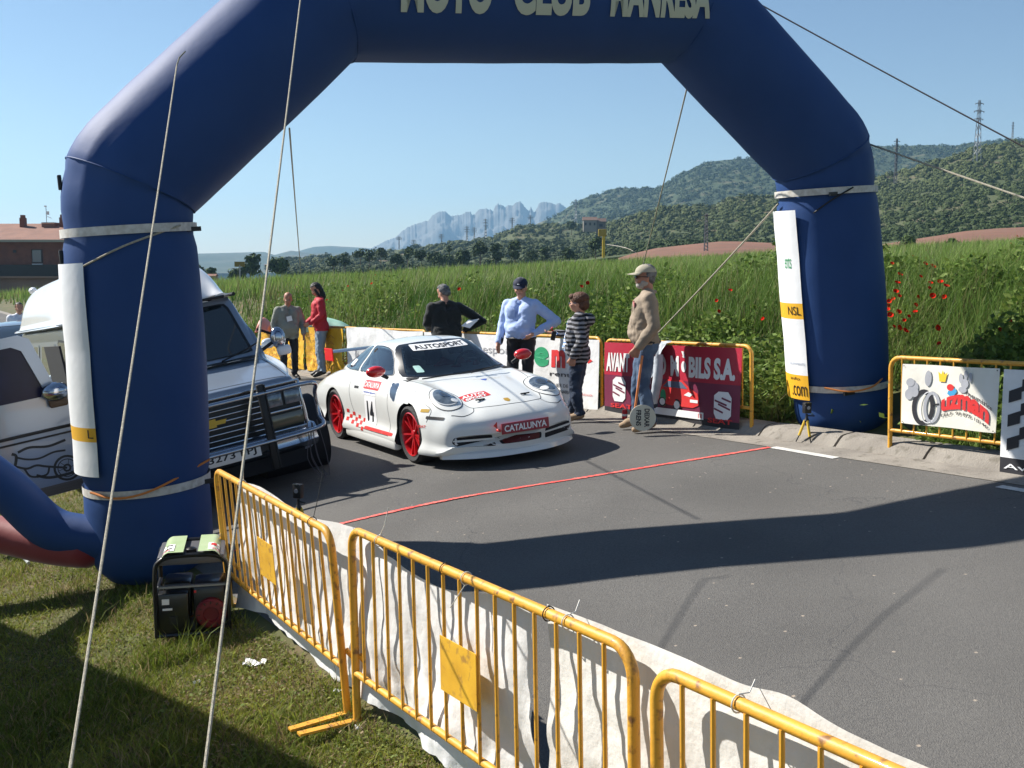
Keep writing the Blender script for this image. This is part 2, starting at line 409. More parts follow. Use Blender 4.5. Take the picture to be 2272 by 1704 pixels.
ridge('far_hill', [(640, 566), (670, 556), (700, 548), (735, 546), (790, 549), (830, 552), (900, 563), (960, 570)], 2200, 2700, m_far, amp=.004, seed=4)
m_wood = mat('hill_woodland', (.024, .041, .012), .95, col2=(.036, .054, .016), vscale=.02, detail=9, col3=(.09, .085, .04), v3scale=.06, bump=1, bscale=.15)
D_ = z8([(820, 330), (950, 245), (1060, 200), (1130, 150), (1190, 115), (1240, 95), (1300, 85), (1350, 60), (1400, 48), (1480, 52), (1560, 52), (1580, 58), (1640, 35), (1700, 0)])+[(1520, 383), (1560, 365), (1600, 360), (1680, 355), (1760, 340), (1850, 332), (1925, 329), (1960, 331), (2040, 328), (2100, 330), (2140, 322), (2300, 312)]
vD = ridge('wooded_mountain', D_, 520, 1150, m_wood, base=[(1100, 545), (2300, 480)], amp=.03, fr=.006, nrow=34, seed=9)
m_scrub = mat('scrub_hillside', (.046, .064, .017), .95, col2=(.075, .082, .030), vscale=.05, detail=9, col3=(.13, .095, .055), v3scale=.12, bump=1, bscale=.3)
C_ = z8([(-420, 440), (-200, 420), (0, 405), (300, 368), (480, 345), (700, 322), (770, 300), (850, 262), (940, 254), (1150, 250), (1330, 240), (1500, 215), (1700, 215)])
vC = ridge('scrub_ridge', C_, 190, 520, m_scrub, base=[(600, 612), (1500, 572)], amp=.012, fr=.02, nrow=24, seed=2)
E_ = z8([(1080, 420), (1200, 330), (1330, 262), (1450, 208), (1620, 155), (1750, 152), (1900, 150), (2000, 98), (2100, 98), (2212, 95)])+[(1750, 430), (1850, 412), (1925, 399), (2001, 380), (2086, 354), (2170, 329), (2290, 318)]
vE = ridge('scrub_hill', E_, 175, 430, m_scrub, base=[(1200, 590), (1500, 555), (2300, 530)], amp=.02, fr=.015, nrow=30, seed=5)
m_plough = mat('ploughed_soil', (.185, .085, .052), .95, bump=.8, bscale=.8, col2=(.15, .075, .045), vscale=.2)
P_ = z8([(1400, 425), (1480, 400), (1600, 372), (1750, 355), (1850, 345), (1950, 335), (2050, 335), (2212, 342)])+[(1750, 541), (1900, 548), (1960, 541), (2010, 533), (2070, 524), (2130, 514), (2200, 508), (2290, 504)]
ridge('ploughed_field', P_, 120, 172, m_plough, base=[(1360, 585), (2300, 560)], amp=.0, nrow=8, seed=3, ease=1.0, back=.02)
m_track = mat('track_gravel', (.42, .37, .31), .9, bump=.3, bscale=3)

# scrub and treetops: thousands of them on the slopes
def blobs(name, pts, rad, m, tint, n=42, squash=.8):
    """many leaf clumps in one mesh: every shrub is a puff of small faces"""
    pts = np.asarray(pts); N = len(pts); rs = np.random.RandomState(len(pts))
    V = []; C = []
    d = rs.normal(size=(N, n, 3)); d /= np.linalg.norm(d, axis=2, keepdims=True); d[:, :, 2] = np.abs(d[:, :, 2])*1.0-.15
    rr = rad[:, None, None]*(0.55+.5*rs.rand(N, n, 1)); c = pts[:, None, :]+d*rr*np.array([1, 1, squash])
    u = rs.normal(size=(N, n, 3)); u /= np.linalg.norm(u, axis=2, keepdims=True)
    v = np.cross(d, u); v /= np.maximum(np.linalg.norm(v, axis=2, keepdims=True), 1e-6); u = np.cross(v, d)
    q = rad[:, None, None]*(.17+.14*rs.rand(N, n, 1))
    tri = np.stack([c+u*q, c-u*q*.5+v*q*.87, c-u*q*.5-v*q*.87], 2).reshape(-1, 3)
    col = np.repeat((tint[:, None, :]*(.88+.24*rs.rand(N, n, 1))).reshape(-1, 3), 3, axis=0)
    o = fast_mesh(name, tri, np.arange(len(tri)).reshape(-1, 3), m, cols=col); return tag(o, kind='stuff')
m_leaf = mat('foliage', (1, 1, 1), .8, attr='tint', spec=.25)
def scatter_on(V, n, lo=.05, hi=1.0, seed=0, bias=1.0):
    rs = np.random.RandomState(seed); r, k = V.shape[:2]; t = (lo+(hi-lo)*rs.rand(n)**bias)*(r-1); c = rs.rand(n)*(k-1)
    i = np.minimum(t.astype(int), r-2); j = np.minimum(c.astype(int), k-2); ft = (t-i)[:, None]; fc = (c-j)[:, None]
    return (V[i, j]*(1-ft)+V[i+1, j]*ft)*(1-fc)+(V[i, j+1]*(1-ft)+V[i+1, j+1]*ft)*fc
rs = np.random.RandomState(11)
def tints(n, lo, hi, seed=1):
    r = np.random.RandomState(seed).rand(n, 1); return np.array(lo)*(1-r)+np.array(hi)*r
p = scatter_on(vE, 9000, seed=1); rad = .45+1.35*rs.rand(len(p))**2; blobs('scrub', p, rad*(p[:, 1]/260), m_leaf, tints(len(p), (.036, .058, .015), (.080, .098, .030)))
p = scatter_on(vC, 4200, seed=2); rad = .8+1.5*rs.rand(len(p))**2.5; blobs('scrub', p, rad*(p[:, 1]/330), m_leaf, tints(len(p), (.032, .052, .014), (.075, .092, .028), 2))
p = scatter_on(vD, 9000, seed=3, bias=.8); rad = 2.2+2.6*rs.rand(len(p))**2; blobs('woodland', p, rad, m_leaf, tints(len(p), (.028, .048, .014), (.038, .060, .018), 3), n=24)
# ------------------------------------------------------------------ grass, weeds, poppies
def blades(name, X, Y, h, wd, lean, cols, m, z=None, seg=2, curl=.35, wind=(.25, -.1)):
    n = len(X); rs = np.random.RandomState(n % 9973)
    Z = (H(X, Y) if z is None else z)-.01
    a = rs.rand(n)*2*pi; ca, sa = np.cos(a), np.sin(a)
    b = rs.rand(n)*2*pi; L = lean*h*(.3+rs.rand(n)); dx, dy = np.cos(b)*L+wind[0]*h*.5, np.sin(b)*L+wind[1]*h*.5
    P0 = np.stack([X, Y, Z], -1); side = np.stack([ca, sa, np.zeros(n)], -1)*(wd/2)[:, None]
    tip = P0+np.stack([dx, dy, h], -1); C = np.asarray(cols)
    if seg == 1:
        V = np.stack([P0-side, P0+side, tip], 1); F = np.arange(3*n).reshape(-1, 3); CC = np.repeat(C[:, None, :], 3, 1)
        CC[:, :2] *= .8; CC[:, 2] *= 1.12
    else:
        mid = P0+np.stack([dx*curl, dy*curl, h*.58], -1)
        V = np.stack([P0-side, P0+side, mid-side*.8, mid+side*.8, tip], 1); k = (np.arange(n)*5)[:, None]
        F = np.concatenate([k+np.array([[0, 1, 3]]), k+np.array([[0, 3, 2]]), k+np.array([[2, 3, 4]])], 1).reshape(-1, 3)
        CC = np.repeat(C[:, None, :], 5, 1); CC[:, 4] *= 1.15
    return tag(fast_mesh(name, V.reshape(-1, 3), F, m, cols=CC.reshape(-1, 3)), kind='stuff')
def grassmat(name, t=.35):
    m = mat(name, (1, 1, 1), .65, attr='tint', spec=.3); n = m.node_tree.nodes; l = m.node_tree.links
    b = n['Principled BSDF']; tr = n.new('ShaderNodeBsdfTranslucent'); mx = n.new('ShaderNodeMixShader'); mx.inputs[0].default_value = t
    l.new(b.inputs['Base Color'].links[0].from_socket, tr.inputs[0]); l.new(b.outputs[0], mx.inputs[1]); l.new(tr.outputs[0], mx.inputs[2])
    l.new(mx.outputs[0], n['Material Output'].inputs['Surface']); return m
m_grass = grassmat('grass_blades')
def mixc(f, a, b): f = np.clip(f, 0, 1)[:, None]; return np.array(a)*(1-f)+np.array(b)*f
rs = np.random.RandomState(21)
# short lawn of the near verge, left of the barriers
def lawn(n, y0, y1, hh, seed, w0):
    rs = np.random.RandomState(seed); y = np.exp(rs.uniform(math.log(y0), math.log(y1), n)); x = rs.uniform(-.56, .12, n)*y
    s = .85*x+.53*y; k = s < 2.20-.06*rs.rand(n)
    x, y = x[k], y[k]; n = len(x)
    pat = fbm(x*1.7, y*1.7, 4); bare = fbm(x*3.1+40, y*3.1, 4)
    keep = (bare < .52+.40*rs.rand(n)); x, y, pat, bare = x[keep], y[keep], pat[keep], bare[keep]; n = len(x)
    h = hh*(.45+.9*rs.rand(n))*(1+1.3*np.clip(pat, 0, 1)); tuft = vnoise(x*2.3+9, y*2.3) > .26; h = np.where(tuft, h*1.7, h)
    c = mixc(.5+pat*1.1+rs.normal(0, .22, n), (.26, .275, .045), (.120, .165, .022)); dry = rs.rand(n) < (.16+.5*np.clip(bare+.1, 0, 1))
    c[dry] = mixc(rs.rand(dry.sum()), (.33, .26, .13), (.20, .14, .07)); c *= (.7+.6*rs.rand(n))[:, None]
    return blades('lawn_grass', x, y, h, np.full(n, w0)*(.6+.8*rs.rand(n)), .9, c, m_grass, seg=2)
lawn(270000, 3.6, 12, .036, 5, .0060)
lawn(14000, 3.6, 10, .075, 6, .0060)
rs = np.random.RandomState(8); n = 60000; y = np.exp(rs.uniform(math.log(3.8), math.log(11), n)); x = rs.uniform(-.54, .1, n)*y; k = (.85*x+.53*y < 2.2) & (vnoise(x*4, y*4)+.5*vnoise(x*11, y*11) > -.02); x, y = x[k], y[k]; n = len(x)
Pq = np.stack([x, y, H(x, y)+.004+.03*rs.rand(n)], -1); d = rs.normal(size=(n, 3)); d[:, 2] *= .35; d /= np.linalg.norm(d, axis=1, keepdims=True); u = np.cross(d, np.array([0, 0, 1.])+.4*rs.normal(size=(n, 3))); u /= np.linalg.norm(u, axis=1, keepdims=True); L = .017*(.6+rs.rand(n))[:, None]
V = np.stack([Pq, Pq+d*L*.5+u*L*.4, Pq+d*L, Pq+d*L*.5-u*L*.4], 1).reshape(-1, 3); c = mixc(rs.rand(n), (.09, .14, .02), (.24, .26, .06)); br = rs.rand(n) < .22; c[br] = mixc(rs.rand(br.sum()), (.20, .14, .08), (.32, .25, .14)); c *= (.6+.6*rs.rand(n))[:, None]
tag(fast_mesh('lawn_clover', V, np.arange(4*n).reshape(-1, 4), m_grass, cols=np.repeat(c, 4, 0)), kind='stuff')
# far side: tall meadow on the bank and the field behind it
def meadow(n, y0, y1, xr0, xr1, hh, seed, wf, smin=8.35, cols=((.060, .130, .020), (.20, .29, .065)), lean=.35, seg=2, hcap=None):
    rs = np.random.RandomState(seed); y = np.exp(rs.uniform(math.log(y0), math.log(y1), n)); x = rs.uniform(xr0, xr1, n)*y
    s = .85*x+.53*y; a = -.53*x+.85*y; k = (s > smin+.25*rs.rand(n)); x, y, s = x[k], y[k], s[k]; n = len(x)
    pat = fbm(x*.35, y*.35, 4); bare = fbm(x*.9+30, y*.9, 3)
    near = np.clip(1-(s-8.4)/2.0, 0, 1)
    k = ~((near > .15) & (bare+.35*near*(1-np.clip(x/3, 0, 1)) > .20+.3*rs.rand(n))); x, y, s, pat, bare, near = [q[k] for q in (x, y, s, pat, bare, near)]; n = len(x)
    k = ~(np.hypot(x-3.3, y-10.75) < .95); x, y, s, pat, bare, near = [q[k] for q in (x, y, s, pat, bare, near)]; n = len(x)
    h = hh*(.5+.75*rs.rand(n))*(1+.7*pat)*(1-.55*near)
    c = mixc(.5+pat*1.5+.5*vnoise(x*.12, y*.12)+rs.normal(0, .2, n), *cols); dry = rs.rand(n) < .10+.28*near*(bare > -.05)+.5*np.clip(fbm(x*.28+9, y*.28, 3)*3-.25, 0, 1)*(s < 12.5)
    c[dry] = mixc(rs.rand(dry.sum()), (.26, .22, .10), (.15, .14, .06)); c *= (.65+.7*rs.rand(n))[:, None]
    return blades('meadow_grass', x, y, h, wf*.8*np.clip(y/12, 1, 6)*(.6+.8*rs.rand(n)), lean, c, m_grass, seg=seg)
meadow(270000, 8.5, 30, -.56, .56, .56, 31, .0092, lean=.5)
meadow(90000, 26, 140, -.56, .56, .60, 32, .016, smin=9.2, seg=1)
meadow(40000, 8.2, 20, -.2, .58, .26, 33, .012, smin=8.2, lean=.9)
# broad leaved weeds low on the bank
def weeds(n, y0, y1, xr0, xr1, smin, smax, hh, size, seed):
    rs = np.random.RandomState(seed); y = rs.uniform(y0, y1, n*3); x = rs.uniform(xr0, xr1, n*3)*y; s = .85*x+.53*y
    cl = vnoise(x*1.1+5, y*1.1)+.6*vnoise(x*3+1, y*3)
    k = (s > smin) & (s < smax) & (cl > .06-.25*np.clip(x/4, 0, 1)); x, y, cl = x[k][:n], y[k][:n], cl[k][:n]; n = len(x)
    k = ~((np.hypot(x-3.35, y-10.7) < 1.05) & (rs.rand(n) > .012)); x, y, cl = x[k], y[k], cl[k]; n = len(x)
    z = H(x, y)+hh*rs.rand(n)*np.clip(.6+cl*1.6, .2, 1.5)
    P = np.stack([x, y, z], -1); d = rs.normal(size=(n, 3)); d[:, 2] = np.abs(d[:, 2])*.4+.1; d /= np.linalg.norm(d, axis=1, keepdims=True)
    u = np.cross(d, rs.normal(size=(n, 3))); u /= np.linalg.norm(u, axis=1, keepdims=True); L = size*(.5+rs.rand(n))[:, None]
    V = np.stack([P, P+d*L*.5+u*L*.28, P+d*L, P+d*L*.5-u*L*.28], 1).reshape(-1, 3)
    c = mixc(rs.rand(n), (.065, .13, .020), (.21, .28, .060))*(.6+.7*rs.rand(n))[:, None]; c = np.repeat(c, 4, 0)
    return tag(fast_mesh('weeds', V, np.arange(4*n).reshape(-1, 4), m_grass, cols=c), kind='stuff')
weeds(52000, 7.5, 17, .05, .6, 8.22, 13, .62, .075, 41)
weeds(22000, 12, 30, -.35, .25, 8.4, 13, .40, .08, 42)
# pale seed heads
rs = np.random.RandomState(77); n = 3600; y = rs.uniform(9, 34, n); x = rs.uniform(-.5, .55, n)*y; k = (.85*x+.53*y > 10.0); x, y = x[k], y[k]
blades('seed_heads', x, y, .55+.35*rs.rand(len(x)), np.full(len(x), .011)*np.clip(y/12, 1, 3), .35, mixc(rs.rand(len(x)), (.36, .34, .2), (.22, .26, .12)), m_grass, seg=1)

def on_veg(px, py, dh):
    r = ray(px, py); t = 5.0
    while t < 200:
        p = CAM+r*t
        if p.z < Hz(p.x, p.y)+dh and .85*p.x+.53*p.y > 8.3: return p
        t += .05
    return CAM+r*30
m_pet = mat('poppy_petal', (.55, .014, .003), .8, spec=.1); m_stem = mat('poppy_stem', (.07, .13, .03), .8); m_core = mat('poppy_heart', (.01, .01, .01), .7)
pop = [(833, 610), (825, 630), (1019, 642), (1290, 636), (1304, 628), (1590, 667), (1620, 645), (1594, 691), (760, 645), (772, 635), (726, 666), (1693, 708), (1731, 595),
       (2056, 555), (2025, 568), (2053, 573), (2052, 586), (2069, 592), (1979, 585), (1996, 610), (2042, 614), (1991, 629), (2064, 629), (2086, 627), (2099, 636), (1987, 648), (1994, 657),
       (2036, 659), (2069, 657), (2095, 659), (1982, 664), (1973, 669), (1970, 678), (2031, 677), (1959, 692), (1970, 688), (1993, 693), (1961, 704), (2031, 693), (2006, 711), (2016, 702),
       (1983, 725), (1994, 728), (2008, 735), (2079, 728), (2174, 753), (2217, 731), (2240, 712), (2084, 763), (2257, 524), (2242, 540), (2259, 747), (1975, 700), (2062, 640)]
proto = None
for i, (px, py) in enumerate(pop):
    f = on_veg(px, py, .52 if px > 1700 else .55); g = Hz(f.x, f.y)
    if proto is None:
        o = thing('poppy', 'red poppy in flower among the tall green grass of the bank', 'poppy', f, group='red poppies scattered over the grassy bank'); proto = o
        b = MB()
        for k in range(4):
            a = k*pi/2+.3; r_ = Matrix.Rotation(a, 3, 'Z'); vs = []; fs = []
            for u in range(4):
                for v in range(5):
                    t = u/3; q = (v/4-.5)*2; rad = .048*t; vs.append(r_ @ Vector((rad*math.cos(q*.95), rad*math.sin(q*.95), .024*t*t+.004*math.cos(q*9)*t+(.004 if k % 2 else 0))))
            fs = [(u*5+v, (u+1)*5+v, (u+1)*5+v+1, u*5+v+1) for u in range(3) for v in range(4)]; b.add(vs, fs)
        b.build('petals', m_pet, o, ang=80); b = MB(); b.ball((0, 0, .006), (.010, .010, .010), 8, 5); b.build('heart', m_core, o)
        b = MB(); b.tube([(0, 0, 0), (.01, .01, -.2), (0, .02, -.6)], .0028, 5); b.build('stem', m_stem, o)
    else: o = copy_tree(proto)
    o['label'], o['group'] = (('red poppy on the bank behind the race car, left of the black sweater', 'poppies on the left bank') if px < 900 else ('red poppy on the bank above the heads between black sweater and striped top', 'poppies on the middle bank') if px < 1400 else ('red poppy in the grass between the man with the paddle and the right arch leg', 'poppies left of the right arch leg') if px < 1740 else ('red poppy of the thick cluster beside the right arch leg', 'poppy cluster right of the arch leg') if px < 2110 else ('single red poppy in the meadow near the right frame edge', 'poppies at the right frame edge'))
    o.location = f; o.rotation_euler = (R(random.uniform(20, 75)), R(random.uniform(-30, 30)), random.uniform(-.7, .7)); k = random.uniform(.42, .75); o.scale = (k, k, k)

# ------------------------------------------------------------------ trees
m_bark = mat('bark', (.10, .075, .05), .95, bump=.5, bscale=8)
def tree(px, pyb, ytop, wpx, d, label, dark=0., group='trees dotted below the hills', n=620, conic=.0, cat='tree'):
    base = at_y(px, pyb, d); h = (pyb-ytop)/FPX*d; wd = wpx/FPX*d/2
    o = thing('tree', label, cat, base, group=group); rs = np.random.RandomState(int(px*7+pyb) % 99991)
    b = MB(); b.tube([(0, 0, -.6), (0, 0, h*.3), (h*.02, 0, h*.75)], [h*.03, h*.024, h*.006], 7)
    for k in range(5):
        a = rs.rand()*6.3; z0 = h*(.25+.1*k); b.tube([(0, 0, z0), (math.cos(a)*wd*.5, math.sin(a)*wd*.5, z0+h*.16)], [h*.012, h*.004], 5)
    b.build('trunk', m_bark, o)
    lobes = []
    for k in range(9):
        a = rs.rand()*6.3; zz = .32+.55*rs.rand(); rr = (1-conic*zz)*.62*rs.rand()**.5; lobes.append((math.cos(a)*wd*rr, math.sin(a)*wd*rr, h*zz, wd*(.38+.25*rs.rand())*(1-conic*.5*zz)))
    lobes.append((0, 0, h*.78, wd*.42*(1-conic*.3))); L = np.array(lobes); w_ = L[:, 3]**2; w_ /= w_.sum()
    q = L[rs.choice(len(L), n, p=w_)]; dd = rs.normal(size=(n, 3)); dd /= np.linalg.norm(dd, axis=1, keepdims=True)
    P = q[:, :3]+dd*(q[:, 3]*(.55+.5*rs.rand(n)))[:, None]*np.array([1, 1, .85]); P[:, 2] = np.clip(P[:, 2], h*.10, h)
    u = rs.normal(size=(n, 3)); u /= np.linalg.norm(u, axis=1, keepdims=True); v = np.cross(u, dd); v /= np.maximum(np.linalg.norm(v, axis=1, keepdims=True), 1e-5)
    s_ = wd*(.10+.10*rs.rand(n))[:, None]; V = np.stack([P+u*s_, P-u*s_*.5+v*s_, P-u*s_*.5-v*s_], 1).reshape(-1, 3)
    c = mixc(rs.rand(n), (.024, .048, .012), (.075, .115, .026))*(1-dark*.5); c = np.repeat(c, 3, 0)
    fast_mesh('crown', V, np.arange(3*n).reshape(-1, 3), m_leaf, cols=c, parent=o)
    return o
G1 = 'trees standing below the hills'
tree(556, 628, 562, 52, 150, 'leafy tree beyond the field, left of the near rope', group=G1)
tree(617, 624, 570, 58, 150, 'round leafy tree beyond the field, right of the near rope', group=G1)
tree(527, 632, 596, 44, 150, 'low bushy tree beside the ochre sign behind the van roof', group=G1)
tree(470, 634, 590, 34, 150, 'small dark tree just right of the arch leg above the van', group=G1)
tree(447, 632, 586, 30, 160, 'tree half hidden by the left arch leg above the van', group=G1)
tree(1142, 590, 532, 40, 185, 'tall dark tree, the highest of the row below the far peaks', .5, G1, conic=.4)
tree(1101, 587, 541, 36, 185, 'dark tree just left of the tallest dark one', .4, G1)
tree(1066, 588, 536, 40, 185, 'broad dark tree second left of the tallest dark one', .4, G1)
tree(1027, 595, 556, 46, 180, 'wide low dark tree under the middle of the blue peaks', .5, G1)
tree(997, 578, 537, 18, 200, 'narrow tree rising from the ridge left of centre', .4, G1, conic=.5)
tree(1321, 570, 526, 36, 180, 'round tree beside the yellow post', .3, G1)
tree(1262, 582, 549, 30, 175, 'small bushy tree left of the yellow post', .3, G1)
tree(1268, 518, 492, 24, 380, 'dark tree standing against the hillside house', .5, G1)
tree(935, 585, 556, 34, 190, 'dark tree at the left end of the wooded line', .5, G1)
tree(880, 588, 562, 34, 190, 'low dark tree over the black sweater man and further left', .4, G1)
tree(2009, 554, 523, 48, 118, 'bush on the edge of the ploughed field right of the arch leg', .2, G1, n=400)
tree(2112, 548, 530, 30, 122, 'small bush at the foot of the ploughed field', .2, G1, n=300)
xs = [(800, 575), (820, 578), (845, 574), (905, 577), (960, 580), (1000, 590), (1180, 585), (765, 590), (740, 592), (1085, 596), (975, 592), (1210, 580)]
for i, (px, yb) in enumerate(sorted(xs)):
    tree(px, yb+6, yb-20-random.randint(0, 12), 34, 200-3*(i % 4), 'small dark tree, %s from the left in the wooded line beyond the field' % ('first second third fourth fifth sixth seventh eighth ninth tenth eleventh twelfth'.split()[i]), .4, 'small trees of the wooded line beyond the field', n=260)
# weedy bushes on the field edge at left and right
# ------------------------------------------------------------------ house on the left, farmhouse, sheds
m_brick = mat('house_brick', (.20, .075, .045), .9, bump=.4, bscale=2, col2=(.15, .055, .035), vscale=1.5)
m_tile = mat('roof_tiles', (.27, .14, .10), .9, bump=.5, bscale=3, col2=(.21, .11, .08), vscale=.8)
m_eave = mat('eaves_board', (.33, .31, .25), .8); m_plint = mat('rendered_wall', (.34, .22, .16), .9, col2=(.28, .18, .14), vscale=.5)
m_dark = mat('dark_railing', (.02, .02, .02), .6); m_glass = mat('window_glass', (.10, .14, .18), .08, spec=.8); m_wht = mat('white_paint', (.75, .75, .72), .6)
hd = 108.0; sc = hd/FPX
o = thing('brick_house', 'dark brick house with hipped terracotta roof at the left frame edge', 'house', (0, hd, 0))
def hx(px): return (px-1136)*sc
def hzz(py): return CAMZ+(580-py)*sc
X0, X1 = hx(-210), hx(250); b = MB(); b.box(((X0+X1)/2, 6, (hzz(534)+hzz(612))/2), (X1-X0, 12, hzz(534)-hzz(612))); b.build('wall', m_brick, o, sm=False)
b = MB(); b.box(((X0+X1)/2, 5.9, (hzz(612)+hzz(675))/2), (X1-X0+.3, 12.4, hzz(612)-hzz(675))); b.build('plinth', m_plint, o, sm=False)
b = MB(); e = .5; ez = hzz(533); A = [(X0-e, -e, ez), (X1+e, -e, ez), (X1+e, 12+e, ez), (X0-e, 12+e, ez)]; rg = [(hx(-60), 6, hzz(493)), (hx(108), 6, hzz(493))]
b.add(A+rg, [(0, 1, 5, 4), (1, 2, 5), (2, 3, 4, 5), (3, 0, 4), (0, 3, 2, 1)]); rf = b.build('roof', m_tile, o, sm=False)
b = MB(); b.box(((X0+X1)/2, -e-.03, ez-.10), (X1-X0+2*e, .12, .24)); b.build('eaves', m_eave, rf, sm=False)
for px, w_, t0 in ((15, .5, 481), (106, .5, 480)):
    b = MB(); b.box((hx(px), 4.8, (hzz(t0)+hzz(510))/2), (w_, .6, hzz(t0)-hzz(510))); b.box((hx(px), 4.8, hzz(t0)+.12), (w_*.7, .45, .35)); b.build('chimney', m_brick, rf, sm=False)
b = MB(); b.box((hx(74), 5.2, hzz(499)), (1.3, 1.4, .7)); b.add([(hx(57), 4.3, hzz(494)), (hx(92), 4.3, hzz(494)), (hx(92), 6.1, hzz(494)), (hx(57), 6.1, hzz(494)), (hx(74), 5.2, hzz(491))], [(0, 1, 4), (1, 2, 4), (2, 3, 4), (3, 0, 4), (3, 2, 1, 0)]); b.build('dormer', m_tile, rf, sm=False)
fr = MB(); wx, wz = hx(90), (hzz(557)+hzz(580))/2; fr.box((wx, -.03, wz), (1.05, .12, 1.35)); f_ = fr.build('window', mat('window_frame', (.04, .03, .025), .7), o, sm=False)
b = MB(); b.box((wx, -.10, wz), (.85, .03, 1.15)); b.build('pane', m_glass, f_, sm=False)
b = MB(); b.box((wx+.05, -.16, hzz(586)), (1.0, .2, .08)); b.build('sill', m_wht, f_, sm=False)
b = MB(); b.box((hx(41), -.04, hzz(558)), (.3, .1, .25)); b.build('vent', m_dark, o, sm=False)
b = MB(); rz0, rz1 = hzz(587), hzz(612)
b.box(((X0+X1)/2, -1.0, (rz0+rz1)/2), (X1-X0, .05, rz0-rz1)); b.build('balcony_rail', m_dark, o, sm=False)
b = MB(); b.box(((X0+X1)/2, -.5, rz1-.1), (X1-X0, 1.1, .15)); b.build('balcony_slab', m_plint, o, sm=False)
b = MB(); b.box((hx(12), -1.15, hzz(629)), (.32, .3, hzz(617)-hzz(660))); b.build('gate_pillar', m_eave, o, sm=False)
ant = thing('tv_antenna', 'thin roof antenna standing between the two chimneys', 'antenna', (hx(65), hd+5.2, hzz(494)))
b = MB(); b.tube([(0, 0, 0), (0, 0, 1.85)], .03, 6); b.build('mast', mat('antenna_metal', (.25, .25, .25), .5, .6), ant)
b = MB(); b.box((-.05, 0, 1.8), (.25, .08, .12)); b.tube([(0, 0, .8), (.55, 0, .55)], .02, 5); [b.tube([(.15+.1*k, -.15, .75-.05*k), (.15+.1*k, .15, .75-.05*k)], .012, 4) for k in range(4)]; b.box((.18, 0, 1.1), (.25, .05, .35)); b.build('aerial', m_wht, ant)

def block(name, label, cat, px0, px1, py0, py1, d, m, roof=None, win=0, group=None):
    k = d/FPX; x0, x1 = (px0-1136)*k, (px1-1136)*k; z0, z1 = CAMZ+(580-py1)*k, CAMZ+(580-py0)*k
    o = thing(name, label, cat, (0, d, 0), group=group); b = MB(); dp = (x1-x0)*.7; b.box(((x0+x1)/2, dp/2, (z0+z1)/2-.3), (x1-x0, dp, z1-z0+.6)); b.build('wall', m, o, sm=False)
    e = (x1-x0)*.06; b = MB(); zr = z1+(z1-z0)*.35
    b.add([(x0-e, -e, z1), (x1+e, -e, z1), (x1+e, dp+e, z1), (x0-e, dp+e, z1), (x0-e, dp/2, zr), (x1+e, dp/2, zr)], [(0, 1, 5, 4), (2, 3, 4, 5), (1, 2, 5), (3, 0, 4), (3, 2, 1, 0)]); b.build('roof', roof or m_tile, o, sm=False)
    for i in range(win):
        b = MB(); xx = x0+(x1-x0)*(i+.5)/win; b.box((xx, -.1, (z0*.4+z1*.6)), ((x1-x0)/win*.35, .2, (z1-z0)*.28)); b.build('window', m_dark, o, sm=False)
    return o
m_droof = mat('old_roof', (.16, .10, .075), .9); m_shed = mat('factory_white', (.82, .82, .8), .6); m_stone = mat('farm_render', (.26, .23, .19), .9)
block('farmhouse', 'pale two storey farmhouse with low roof on the hillside', 'house', 1293, 1322, 490, 511, 375, m_stone, m_droof, win=3)
block('farm_barn', 'brown roofed barn joined to the right of the farmhouse', 'barn', 1321, 1342, 493, 514, 377, mat('barn_wall', (.16, .13, .10), .9), m_droof, win=1)
GF = 'white factory sheds in the valley'
block('factory_shed', 'largest white factory shed, at the right end of the valley group', 'factory', 700, 729, 587, 596, 900, m_shed, m_shed, group=GF)
block('factory_shed', 'long low white factory shed in the middle of the valley group', 'factory', 651, 698, 591, 597, 900, m_shed, m_shed, group=GF)
block('factory_shed', 'small white factory shed beside the round tree', 'factory', 634, 648, 593, 601, 880, m_shed, m_shed, group=GF)
block('low_house', 'low tiled roof just above the van roof beyond the field', 'house', 447, 480, 612, 625, 140, m_plint)
for i, (a, b_, c, d_) in enumerate(((655, 672, 580, 585), (678, 692, 578, 584), (590, 604, 588, 592), (742, 754, 574, 579))):
    block('village_house', 'tiny pinkish house in the distant valley village', 'house', a, b_, c, d_, 950, m_plint, group='houses of the distant valley village')
# gravel track
tk = MB(); vs = []; tr = [(800+1340/2.458, 400+348/2.458), (800+1400/2.458, 400+356/2.458), (800+1450/2.458, 400+366/2.458), (800+1490/2.458, 400+382/2.458), (800+1505/2.458, 400+392/2.458)]
for i, (px, py) in enumerate(tr):
    w_ = (2, 3, 5, 8, 9)[i]; a, c = at_y(px-w_*.4, py, 176-i*3), at_y(px+w_*.4, py+w_*.5, 175-i*3); vs += [a, c]
tk.add(vs, [(2*i, 2*i+1, 2*i+3, 2*i+2) for i in range(len(tr)-1)]); tag(tk.build('track', m_track, None), kind='structure')

# ------------------------------------------------------------------ posts, poles, pylons
m_steel = mat('galvanised_steel', (.30, .31, .32), .5, .5); m_yel = mat('yellow_post', (.60, .40, .03), .6)
o = thing('marker_post', 'tall yellow post with a small head at the meadow edge', 'post', at_y(1339, 572, 115))
b = MB(); hh = (572-510)/FPX*115; b.box((0, 0, hh/2), (.28, .28, hh)); b.build('post', m_yel, o, sm=False); b = MB(); b.box((-.15, 0, hh-.35), (.85, .3, .75), bev=.05); b.build('head', mat('weathered_yellow', (.35, .25, .04), .7), o)
o = thing('road_sign', 'ochre road sign seen from behind beyond the meadow, left of the near rope', 'sign', at_y(533, 628, 90))
b = MB(); b.tube([(0, 0, -.5), (0, 0, 1.5)], .06, 8); b.build('pole', m_steel, o); b = MB(); b.box((0, 0, 1.55), (.85, .08, .42)); b.build('panel', mat('ochre_board', (.22, .16, .03), .7), o, sm=False)
